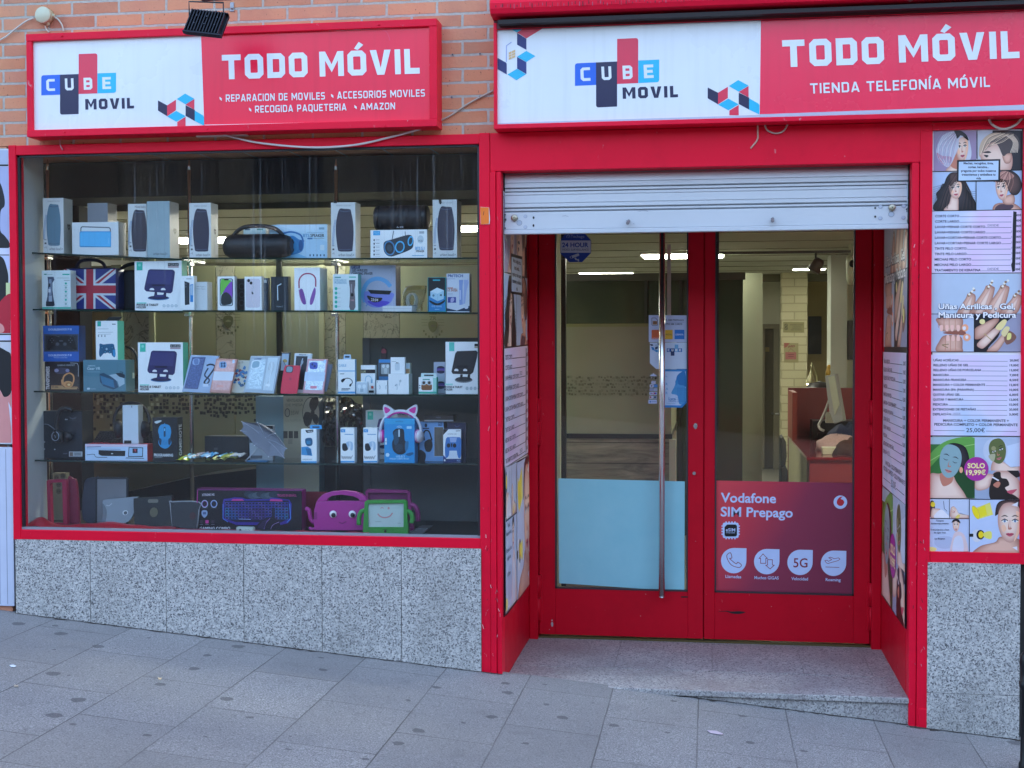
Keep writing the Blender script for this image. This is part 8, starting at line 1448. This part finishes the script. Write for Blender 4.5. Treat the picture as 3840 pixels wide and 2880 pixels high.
hs = bx('headset_box', 'blue headset box with black headset seen in its window', 'boxed headset', '8', 4, 1490, 1065, 1690, 1395, .25, .09, '#6f9fd0', '#23242c', lambda a: (a.rect(1612, 1110, 1686, 1350, C('#6a6258')), a.line([(1610, 1108), (1688, 1108), (1688, 1352), (1610, 1352)], 4, C('#a9c4e4'), True), a.text('G20', 1642, 1098, 26, C('#1a2440'), x1=1678, y1=1098, bold=.02), a.ell(1542, 1095, 11, 16, C('#1a2a44')), a.line([(1515, 1120), (1570, 1120)], 9, C('#1f3050')), a.curve([(1530, 1220), (1522, 1170), (1540, 1138), (1570, 1150), (1592, 1220)], 12, C('#0e1018')), a.blob([(1535, 1230), (1580, 1210), (1598, 1260), (1580, 1310), (1545, 1310), (1530, 1270)], C('#14161e')), a.blob([(1490, 1300), (1540, 1330), (1530, 1395), (1490, 1395)], C('#16181f'))))
bx('phone_box', 'thin dark box lying tilted on top of the blue headset box', 'boxed phone', '8', 4, 1530, 1012, 1770, 1062, .24, .09, '#15151a', '#101014', lambda a: (a.ell(1645, 1030, 22, 7, C('#4a4a54')), a.rect(1530, 1050, 1770, 1062, C('#8f9298'))), base=top(hs))
nb = bx('case_box', 'dark navy hanging card behind the white controller case box', 'boxed accessory', '8', 4, 1720, 1075, 1876, 1402, .215, .02, '#1a2240', '#141a30', lambda a: a.curve([(1780, 1095), (1800, 1108), (1822, 1095)], 4, C('#4a5a86')))
def ps5(a):
    a.poly([(1686, 1127), (1730, 1127), (1686, 1175)], C('#16181c')); a.line([(1790, 1142), (1826, 1140)], 5, C('#2a2e34')); a.text('SILICONE CASE', 1722, 1172, 11, C('#6a737a'), x1=1796, y1=1172); B = C('#3a78bc'); a.blob([(1710, 1205), (1740, 1192), (1800, 1192), (1832, 1205), (1835, 1300), (1830, 1360), (1812, 1365), (1795, 1330), (1745, 1330), (1722, 1362), (1704, 1355), (1700, 1290)], B); a.poly([(1738, 1195), (1800, 1195), (1792, 1235), (1745, 1235)], C('#9fb4dc')); a.poly([(1738, 1305), (1798, 1305), (1806, 1370), (1730, 1368)], C('#d6dfe8'))
    for x in (1730, 1780): a.ell(x, 1262, 15, 18, C('#0e141e'))
    a.poly([(1750, 1245), (1762, 1245), (1760, 1275), (1752, 1275)], C('#0e141e')); a.poly([(1686, 1340), (1710, 1365), (1720, 1403), (1686, 1403)], C('#1f3a7a')); a.rect(1686, 1372, 1834, 1403, C('#1f3468')); a.text('PS5', 1800, 1395, 14, C('#9fc0e8'), x1=1826, y1=1395); a.rect(1692, 1378, 1704, 1392, C('#d8dfe6'))
bx('case_box', 'white box with blue controller silicone case print, rightmost on the lowest shelf', 'boxed accessory', '8', 4, 1686, 1127, 1834, 1403, .17, .03, WB, '#2a4a86', ps5)
# ---------------------------------------------------------------- floor of the window display
t = thing('tablet_case', 'crimson red open tablet frame case at the far left of the display floor', 'tablet case', P(470, 815, .22, 'a')); CRM = C('#a02044', .45); Y = .22
def frame_prism(m, z, outer, inner, Y, th, mt):
    """frame: outer ring of quads between two outlines of equal count"""
    O = [P(x, y, Y, z) for x, y in outer]; I = [P(x, y, Y, z) for x, y in inner]; n = len(O); d = Vector((0, th, 0))
    for i in range(n):
        j = (i+1) % n
        m.face([O[i], O[j], I[j], I[i]], mt); m.face([O[i]+d, I[i]+d, I[j]+d, O[j]+d], mt); m.face([O[i], O[i]+d, O[j]+d, O[j]], mt); m.face([I[i], I[j], I[j]+d, I[i]+d], mt)
m = MB(); frame_prism(m, 'a', [(386, 452), (400, 442), (540, 436), (552, 448), (556, 826), (400, 828)], [(412, 474), (424, 466), (510, 462), (514, 470), (524, 800), (424, 802)], Y, .03, CRM); m.done('frame', t)
m = MB(); m.prism([P(x, y, Y+.035, 'a') for x, y in smooth_closed([(556, 440), (600, 434), (628, 448), (640, 560), (654, 800), (640, 828), (556, 828)], 3)], (0, .02, 0), C('#7e1c3a', .5), .002); m.done('cover', t)
o = bx('power_strip', 'white power strip standing behind the crimson tablet case', 'power strip', 'a', 0, 440, 385, 548, 560, .38, .04, '#a9a890', '#8a8a76', lambda a: [(a.ell(x, y, 24, 26, C('#8f8e78')), a.ell(x, y, 18, 20, C('#777664')), a.ell(x-7, y, 3, 4, BLACK, 8), a.ell(x+7, y, 3, 4, BLACK, 8)) for x, y in ((468, 425), (522, 410), (488, 480), (488, 535))])
slab('tablet_cover', 'dark slate rounded tablet cover behind the grey one', 'tablet case', 'a', 0, smooth_closed([(690, 560), (700, 470), (730, 430), (800, 422), (810, 440), (810, 815), (686, 815)], 3), .27, .012, '#343844', None)
slab('tablet_cover', 'plain grey tablet cover with dark rim standing upright', 'tablet case', 'a', 0, [(790, 430), (800, 420), (1050, 420), (1060, 432), (1058, 815), (790, 815)], .25, .014, '#23252b', lambda a: a.poly([(808, 436), (1046, 436), (1046, 815), (806, 815)], C('#75777c')))
slab('tablet_case', 'light grey tablet case with hand strap leaning on the left', 'tablet case', 'a', 0, smooth_closed([(834, 625), (850, 612), (980, 600), (1110, 588), (1120, 600), (1100, 720), (1060, 790), (950, 812), (880, 820), (866, 790), (870, 700), (840, 660)], 3), .20, .016, '#7f8890', lambda a: (a.ell(1030, 716, 23, 20, C('#c3c9cc')), a.ell(1032, 718, 15, 14, C('#4a5058')), a.curve([(868, 655), (890, 660), (912, 640)], 6, C('#aab2b8')), a.blob([(834, 640), (875, 700), (872, 790), (850, 815), (836, 800), (845, 720)], C('#5f666e'))), lean=.03)
slab('tablet_case', 'black tablet case with round ring hole in its back', 'tablet case', 'a', 0, smooth_closed([(1096, 610), (1110, 596), (1250, 588), (1400, 574), (1414, 590), (1420, 700), (1418, 815), (1400, 822), (1250, 820), (1130, 818), (1115, 800), (1104, 700)], 3), .175, .016, '#17181b', lambda a: (a.ell(1274, 710, 40, 46, C('#0a0a0c')), a.ell(1270, 712, 34, 40, C('#5a5640')), a.rrect(1216, 605, 1302, 634, 12, C('#6a675a')), a.ell(1145, 720, 18, 20, C('#08080a'))), lean=.02)
slab('tablet_case', 'dark graphite tablet with silver edge beside the gaming keyboard box', 'tablet case', 'a', 0, smooth_closed([(1397, 640), (1410, 624), (1640, 626), (1644, 700), (1634, 860), (1600, 866), (1440, 864), (1424, 840)], 3), .14, .01, '#8a8d92', lambda a: (a.blob([(1404, 642), (1416, 631), (1636, 632), (1638, 700), (1628, 855), (1600, 860), (1446, 858), (1430, 836)], C('#222227'), 3), a.ell(1422, 645, 12, 13, C('#15151a')), a.ell(1592, 742, 26, 32, C('#3a161a'))), lean=.02)
# red satin cloth
m = MB(); nU, nV = 60, 7; x0, x1 = P(222, 840, .06, 'a').x, P(1455, 850, .06, 'a').x; vs = []; rn = random.Random(5)
for i in range(nU):
    u = i/(nU-1); hgt = .012+.022*math.exp(-((u-.07)/.06)**2)*1.6+.016*math.sin(math.pi*min(1, max(0, (u-.08)/.9)))
    for j in range(nV):
        v = j/(nV-1); vs.append(Vector((x0+(x1-x0)*u, .035+.13*v+.008*math.sin(u*11+v*3), FLZ+.001+hgt*math.sin(math.pi*min(1, v*1.1+.05))**.8*(1+.18*math.sin(u*13+v*2))+.002*math.sin(u*31+v*7))))
fs = [(i*nV+j, i*nV+j+1, (i+1)*nV+j+1, (i+1)*nV+j) for i in range(nU-1) for j in range(nV-1)]; SAT = pm('#9a1226', .28); m.add(vs, fs, SAT); o = m.done('satin_cloth', base=((x0+x1)/2, .1, FLZ)); tag(o, 'shiny red satin cloth bunched along the front of the display floor', 'cloth')
for p_ in o.data.polygons: p_.use_smooth = True
m = MB(); x2 = P(1060, 880, .05, 'b').x; vs = []; nU = 40
for i in range(nU):
    u = i/(nU-1)
    for j in range(4): v = j/3; vs.append(Vector((x1-.03+(x2-x1+.03)*u, .03+.09*v, FLZ+.001+.007*math.sin(math.pi*v)*(1+.4*math.sin(u*21))+.002*math.sin(u*50))))
m.add(vs, [(i*4+j, i*4+j+1, (i+1)*4+j+1, (i+1)*4+j) for i in range(nU-1) for j in range(3)], pm('#b81a34', .3)); o = m.done('ribbon', base=(x1, .07, FLZ)); tag(o, 'narrow red ribbon along the window sill before the keyboard box', 'ribbon')
# gaming keyboard box
def gk(z_a):
    A_ = z_a; lay = A_.lay; Bz = plane_art(A_.mb, 'b', .16, lay); V_ = C('#3a2a8a'); MG = C('#c03a8a'); CY = C('#3f7ac0')
    A_.text('XTREME MS', 1675, 575, 18, C('#b9b4c0'), x1=1780, y1=572, bold=.03)
    for x in (1698, 1775): A_.ell(x, 640, 28, 32, C('#a9b8d8')); A_.ell(x, 640, 22, 26, C('#8a3a86') if x < 1720 else C('#2f4a8a')); A_.ell(x, 640, 17, 20, C('#15141c')); A_.line([(x-22, 673), (x+24, 673)], 3, C('#7a7a84'))
    A_.blob([(1675, 700), (1695, 692), (1718, 700), (1720, 730), (1696, 755), (1674, 730)], C('#8fa4c4')); A_.rrect(1684, 708, 1710, 728, 4, C('#4a5f86'))
    for x in (1670, 1718, 1766): A_.rrect(x-13, 775, x+13, 802, 4, MG if x == 1718 else C('#3a2a3a')); A_.line([(x-14, 812), (x+14, 812)], 3, C('#8a8a94'))
    A_.text('GAMING COMBO', 1657, 852, 20, C('#d8d4dc'), x1=1910, y1=852, bold=.02)
    # keyboard picture runs over both sheets: 'a' px = 'b' px + 1990.7
    q = Art(A_.mb, lambda x, y, l: A_.m((x, y), l), lay)
    for k in range(7): q.ell(2070+k*34, 560+((k*37) % 22), 46, 26, C(('#2a3440', '#3a4854', '#46545f')[k % 3], .8), 16)
    q.poly([(1856, 600), (1900, 595), (1950, 585), (2010, 588), (2040, 600), (2230, 600), (2250, 588), (2300, 590), (2340, 598), (2400, 605), (2420, 640), (2415, 770), (2390, 800), (2330, 815), (1960, 815), (1850, 770), (1845, 650)], V_); q.poly([(1866, 615), (2395, 612), (2402, 760), (2330, 795), (1960, 792), (1862, 760)], C('#16142e')); q.poly([(1930, 600), (2010, 600), (2026, 615), (1920, 615)], MG); q.poly([(2248, 600), (2340, 604), (2346, 620), (2236, 616)], MG)
    q.fix = q.nxt()
    for r in range(6):
        for k in range(19):
            x = 1872+k*27.5; y = 628+r*24
            if 1 < r and 14 <= k < 15: continue
            cc = ('#5a3aa0', '#4a4ac0', '#3f7ad0', '#3fa4e0')[min(3, int(abs(k-9)/3) if r > 1 else 1)] if (k*7+r*3) % 5 else '#7a6ac8'
            q.line([(x, y), (x+22, y), (x+22, y+18), (x, y+18)], 2, C(cc), True)
    q.line([(1980, 766), (2080, 768)], 5, C('#9ab4e8')); q.line([(1852, 640), (1850, 760), (1890, 790)], 4, C('#4a8ae0')); q.line([(2404, 640), (2412, 760), (2380, 795)], 4, C('#4aa4f0'))
    Bz.blob([(140, 820), (180, 780), (230, 752), (275, 752), (320, 780), (335, 820), (320, 850), (240, 856), (150, 852)], C('#1a1522')); Bz.curve([(200, 850), (215, 800), (250, 760)], 6, C('#7a5aa0')); Bz.curve([(255, 850), (275, 815), (325, 790)], 3, C('#a98ac8')); Bz.blob([(150, 830), (190, 785), (230, 765), (215, 800), (195, 848)], C('#2f2440'))
    Bz.text('TECLADO EN ESPAÑOL', 310, 578, 18, C('#b03a7a'), x1=470, y1=580, bold=.02)
    A_.line([(1640, 522), (2520, 530)], 5, C('#8a2a7a')); A_.line([(1640, 524), (1630, 852)], 8, C('#a02a7a'))
o = bx('keyboard_box', 'wide black GAMING COMBO keyboard box with magenta edges', 'boxed keyboard', 'a', 0, 1634, 520, 2506, 856, .16, .07, '#121118', '#8a1f6a', gk)
bx('usb_gadget', 'small white stick-shaped gadget lying before the keyboard box', 'gadget', 'a', 0, 1955, 832, 2104, 874, .05, .03, '#b9c6bc', '#a9b6ac', lambda a: (a.poly([(1982, 858), (1992, 846), (2004, 858), (2002, 866), (1982, 866)], C('#23282a')), a.ell(2040, 852, 3, 3, C('#6a7a70'), 8), a.ell(2060, 852, 3, 3, C('#6a7a70'), 8), a.ell(2070, 858, 3, 3, C('#6a7a70'), 8)), bev=.008)
bx('red_folder', 'dark crimson panel standing between keyboard box and magenta case', 'folder', 'b', 0, 500, 540, 720, 856, .30, .02, '#6f1626', '#5a1220')
MGT = C('#a82a86', .5); MGD = C('#8a2070', .5)
t = thing('tablet_case', 'magenta toy tablet case with googly eyes and smile', 'tablet case', P(820, 858, .15, 'b')); Y = .15
m = MB(); outer = [(618, 860), (612, 800), (615, 700), (640, 620), (690, 560), (760, 538), (860, 532), (950, 542), (1010, 565), (1050, 605), (1066, 650), (1060, 860)]
inner_top = [(725, 585), (745, 570), (840, 562), (940, 566), (985, 585), (975, 598), (900, 592), (800, 590), (730, 598)]
q = [P(x, y, Y, 'b') for x, y in [(618, 862), (611, 780), (614, 690), (634, 620), (1058, 620), (1066, 660), (1062, 862)]]
for v in q: v.z = max(v.z, FLZ+.0005)
m.prism(q, (0, .035, 0), MGT, .004)
m.prism([P(x, y, Y, 'b') for x, y in [(636, 619), (652, 594), (690, 560), (760, 538), (860, 532), (950, 541), (1010, 564), (1045, 594), (1057, 619), (990, 619), (988, 592), (940, 570), (840, 563), (750, 568), (722, 592), (720, 619)]], (0, .034, 0), MGT, .004)
a = plane_art(m, 'b', Y)
a.curve([(820, 792), (850, 802), (882, 786)], 7, C('#6a1a5a')); a.rect(614, 708, 640, 770, MGD)
for k in range(12): a.line([(700+k*28, 614), (712+k*28, 614)], 3, MGD)
m.done('body', t)
for x in (773, 932):
    m = MB(); p = P(x, 726, Y, 'b'); m.lathe(p, (0, -1, 0), [(0, .0185), (.004, .018), (.006, .014), (.0065, 0)], WHITE, 22); p2 = P(x+2, 734, Y-.0066, 'b'); m.lathe(p2, (0, -1, 0), [(0, .0118), (.001, .0112), (.0014, 0)], BLACK, 18); m.done('googly_eye', t)
m = MB(); m.tube(smooth_open([tuple(P(x, y, Y+.02, 'b')) for x, y in ((545, 680), (570, 690), (580, 730), (592, 775), (625, 800))], 5), .0105, MGT, 10); m.tube(smooth_open([tuple(P(x, y, Y+.02, 'b')) for x, y in ((575, 838), (600, 850), (640, 838))], 4), .008, MGT, 8); m.done('arm', t)
t = thing('tablet_case', 'magenta tablet case with arm standing behind the green one', 'tablet case', P(1230, 870, .24, 'b')); Y = .24
m = MB(); frame_prism(m, 'b', [(1040, 540), (1055, 520), (1390, 528), (1408, 548), (1440, 870), (1046, 868)], [(1060, 556), (1070, 546), (1380, 552), (1390, 566), (1415, 840), (1066, 838)], Y, .03, C('#8a2466', .5)); m.prism([P(x, y, Y+.02, 'b') for x, y in ((1058, 548), (1390, 556), (1420, 845), (1062, 842))], (0, .01, 0), C('#74205a', .5)); m.done('body', t)
m = MB(); m.tube(smooth_open([tuple(P(x, y, Y+.01, 'b')) for x, y in ((1412, 645), (1450, 660), (1475, 710), (1478, 785))], 5), .012, C('#8a2466', .5), 10); m.done('arm', t)
GR = C('#2f8a34', .5); GRD = C('#1f6a28', .5)
t = thing('tablet_case', 'green tablet case with arms and smiling white screen', 'tablet case', P(1210, 888, .08, 'b')); Y = .085
m = MB(); frame_prism(m, 'b', [(1034, 625), (1050, 612), (1365, 610), (1380, 624), (1394, 890), (1018, 890)], [(1060, 645), (1066, 638), (1350, 634), (1358, 640), (1356, 834), (1062, 834)], Y, .03, GR)
m.prism([P(x, y, Y+.012, 'b') for x, y in ((1050, 632), (1366, 630), (1364, 845), (1052, 845))], (0, .014, 0), GRD)
a = plane_art(m, 'b', Y); a.curve([(1180, 858), (1205, 850), (1230, 858)], 6, GRD); a.ell(1206, 868, 10, 12, C('#0f2a14')); m.done('body', t)
m = MB(); m.prism([P(x, y, Y+.010, 'b') for x, y in ((1056, 640), (1360, 636), (1358, 836), (1060, 838))], (0, .002, 0), C('#b4c6c0', .3)); a = plane_art(m, 'b', Y+.010); SM = C('#c08a8a')
a.curve([(1142, 722), (1165, 745), (1200, 754), (1240, 744), (1266, 716)], 11, SM); a.curve([(1166, 680), (1178, 670), (1192, 680)], 6, SM); a.ell(1233, 676, 9, 11, SM); a.line([(1122, 788), (1172, 788)], 4, C('#8a9a94')); a.line([(1308, 800), (1336, 800)], 4, C('#8a9a94')); m.done('screen', t)
for pts in ([(1042, 695), (1008, 705), (990, 745), (985, 815)], [(1378, 698), (1412, 712), (1428, 750), (1424, 800)]): m = MB(); m.tube(smooth_open([tuple(P(x, y, Y+.014, 'b')) for x, y in pts], 5), .0115, GR, 12); m.done('arm', t)
slab('wedge_stand', 'dark grey wedge stand at the right of the display floor', 'stand', 'b', 0, [(1390, 895), (1470, 843), (1566, 846), (1520, 900)], .12, .12, '#4a4b4d')
# ---------------------------------------------------------------- what stands behind the window display
YP2 = 1.45; zt = P(500, 575, YP2).z
def panel(x0, x1, y0, y1, Y, mt, name, label, th=.03, cat='panel', grp=None):
    a, b = P(x0, y0, Y), P(x1, y0, Y); z1 = a.z; z0 = P(x0, y1, Y).z if y1 else GZB; m = MB(); m.box(a.x, b.x, Y, Y+th, z0, z1, mt); o = m.done(name, base=((a.x+b.x)/2, Y, z0)); tag(o, label, cat, grp); return o
ol = wall_mat((.20, .21, .12), .4, 'olive_film', 4); ol2 = wall_mat((.27, .28, .16), .4, 'olive_film', 4); pg = wall_mat((.38, .40, .25), .5, 'pale_mullion')
t = thing('rear_partition', 'olive panelled partition of the barber room behind the window display', 'partition', (-2.2, YP2, GZB))
def part(name, x0, x1, y0, y1, mt, Y=YP2, th=.03):
    a, b = P(x0, y0, Y), P(x1, y0, Y); m = MB(); m.box(a.x, b.x, Y, Y+th, P(x0, y1, Y).z if y1 else GZB, a.z, mt); m.done(name, t)
part('film_panel', 170, 262, 575, None, ol2); part('veined_panel', 263, 322, 575, 846, MARB); part('film_panel', 263, 322, 847, None, ol); part('film_panel', 323, 465, 575, None, ol2); part('veined_panel', 466, 506, 575, 846, MARB); part('film_panel', 466, 506, 847, None, ol2); part('film_panel', 507, 598, 575, None, ol2)
part('film_panel', 605, 688, 575, None, wall_mat((.24, .26, .18), .3, 'grey_film', 4)); part('veined_panel', 699, 745, 575, 960, MARB); part('film_panel', 746, 784, 575, 960, ol2); part('veined_panel', 785, 862, 575, 740, MARB); part('film_panel', 863, 1045, 575, 740, wall_mat((.40, .42, .25), .4, 'yellow_film', 4))
for x0, x1 in ((172, 190), (240, 261), (320, 332), (688, 699)): part('mullion', x0, x1, 572, 846, pg, YP2-.02, .018)
part('dark_post', 596, 607, 560, None, C('#101210', .4), YP2-.03, .02)
part('dado', 172, 784, 1000, None, wall_mat((.085, .088, .05), .5, 'dark_dado', 4), YP2-.012, .01)
# barber emblems and mosaic film on the partition
def emblem(z, cx, cy_, s, c, txt):
    m = MB(); a = plane_art(m, z, YP2-.003); K_ = C(c); a.blob([(cx-.32*s, cy_-.3*s), (cx, cy_-.42*s), (cx+.32*s, cy_-.3*s), (cx+.3*s, cy_+.15*s), (cx, cy_+.45*s), (cx-.3*s, cy_+.15*s)], K_); a.blob([(cx-.2*s, cy_-.02*s), (cx, cy_-.14*s), (cx+.2*s, cy_-.02*s), (cx, cy_+.02*s)], ol); a.text(txt, cx, cy_-.48*s, .28*s, K_, align='c', bold=.02)
    for k in range(7):
        t_ = R(200+k*140/6-180+0); x = cx+.72*s*math.cos(math.pi-(.35+k*.4)); y = cy_+.1*s+.72*s*math.sin(.35+k*.4); a.rect(x-.06*s, y-.08*s, x+.06*s, y+.08*s, K_)
    for sx in (-1, 1):
        for k in range(3): a.line([(cx+sx*.4*s, cy_-.5*s+k*.2*s), (cx+sx*.85*s, cy_-.5*s+k*.2*s)], .025*s, K_)
    m.done('emblem', t)
emblem('7', 1893, 235, 120, '#55583a', 'ZR'); emblem('8', 1600, 275, 110, '#7f8458', 'ZR')
m = MB(); a = plane_art(m, '7', YP2-.003); a.fix = .001; rn = random.Random(21)
for r in range(9):
    for k in range(58):
        x = 675+k*26+rn.uniform(-7, 7); y = 838+r*34+rn.uniform(-7, 7); p_ = (.95 if r < 5 else .55-.08*r+(.3 if x < 1000 else 0))
        if 1015 < x < 1240 and r < 3: continue
        if rn.random() < p_*.8: s = rn.uniform(17, 25); dk = rn.random(); lite = x < 1400 and dk > .62; a.poly([(x, y), (x+s, y+1), (x+s, y+s*1.1), (x, y+s*1.1)], C('#c3c6a4' if lite else rn.choice(('#14160e', '#1f2216', '#2c2f20'))))
m.done('mosaic_film', t)
p0 = P(88, 500, .9).x; p1 = P(171, 500, .9).x; m = MB(); m.box(p0, p1, .9, 1.05, GZB, 2.36, C('#0e0f16', .5)); o = m.done('post', base=((p0+p1)/2, .95, GZB)); tag(o, 'dark blue black post behind the left end of the window display', 'post')
m = MB(); xa = P(785, 900, .60).x; za = P(900, 730, .60).z; CON = wall_mat((.085, .09, .09), .7, 'slate_board', 9); m.box(xa, -1.084, .60, .64, FLZ+.001, za, CON); m.box(xa-.001, P(800, 900, .598).x, .592, .599, FLZ+.001, za+.001, C('#4a4d50', .5)); o = m.done('back_board', base=((xa-1.084)/2, .6, FLZ)); tag(o, 'slate grey board with pale left edge closing the right back of the display', 'board')
# dark counter and cables low behind the display
m = MB(); pa, pb = P(480, 1160, .9), P(1000, 1020, .9); m.prism([P(x, y, .95) for x, y in ((275, 1062), (430, 1028), (560, 1012), (784, 1008), (784, 1200), (275, 1200))], (0, .3, 0), C('#141310', .35)); o = m.done('counter', base=(pa.x, 1.0, GZB)); tag(o, 'black slanting counter edge behind the lowest shelf', 'counter')
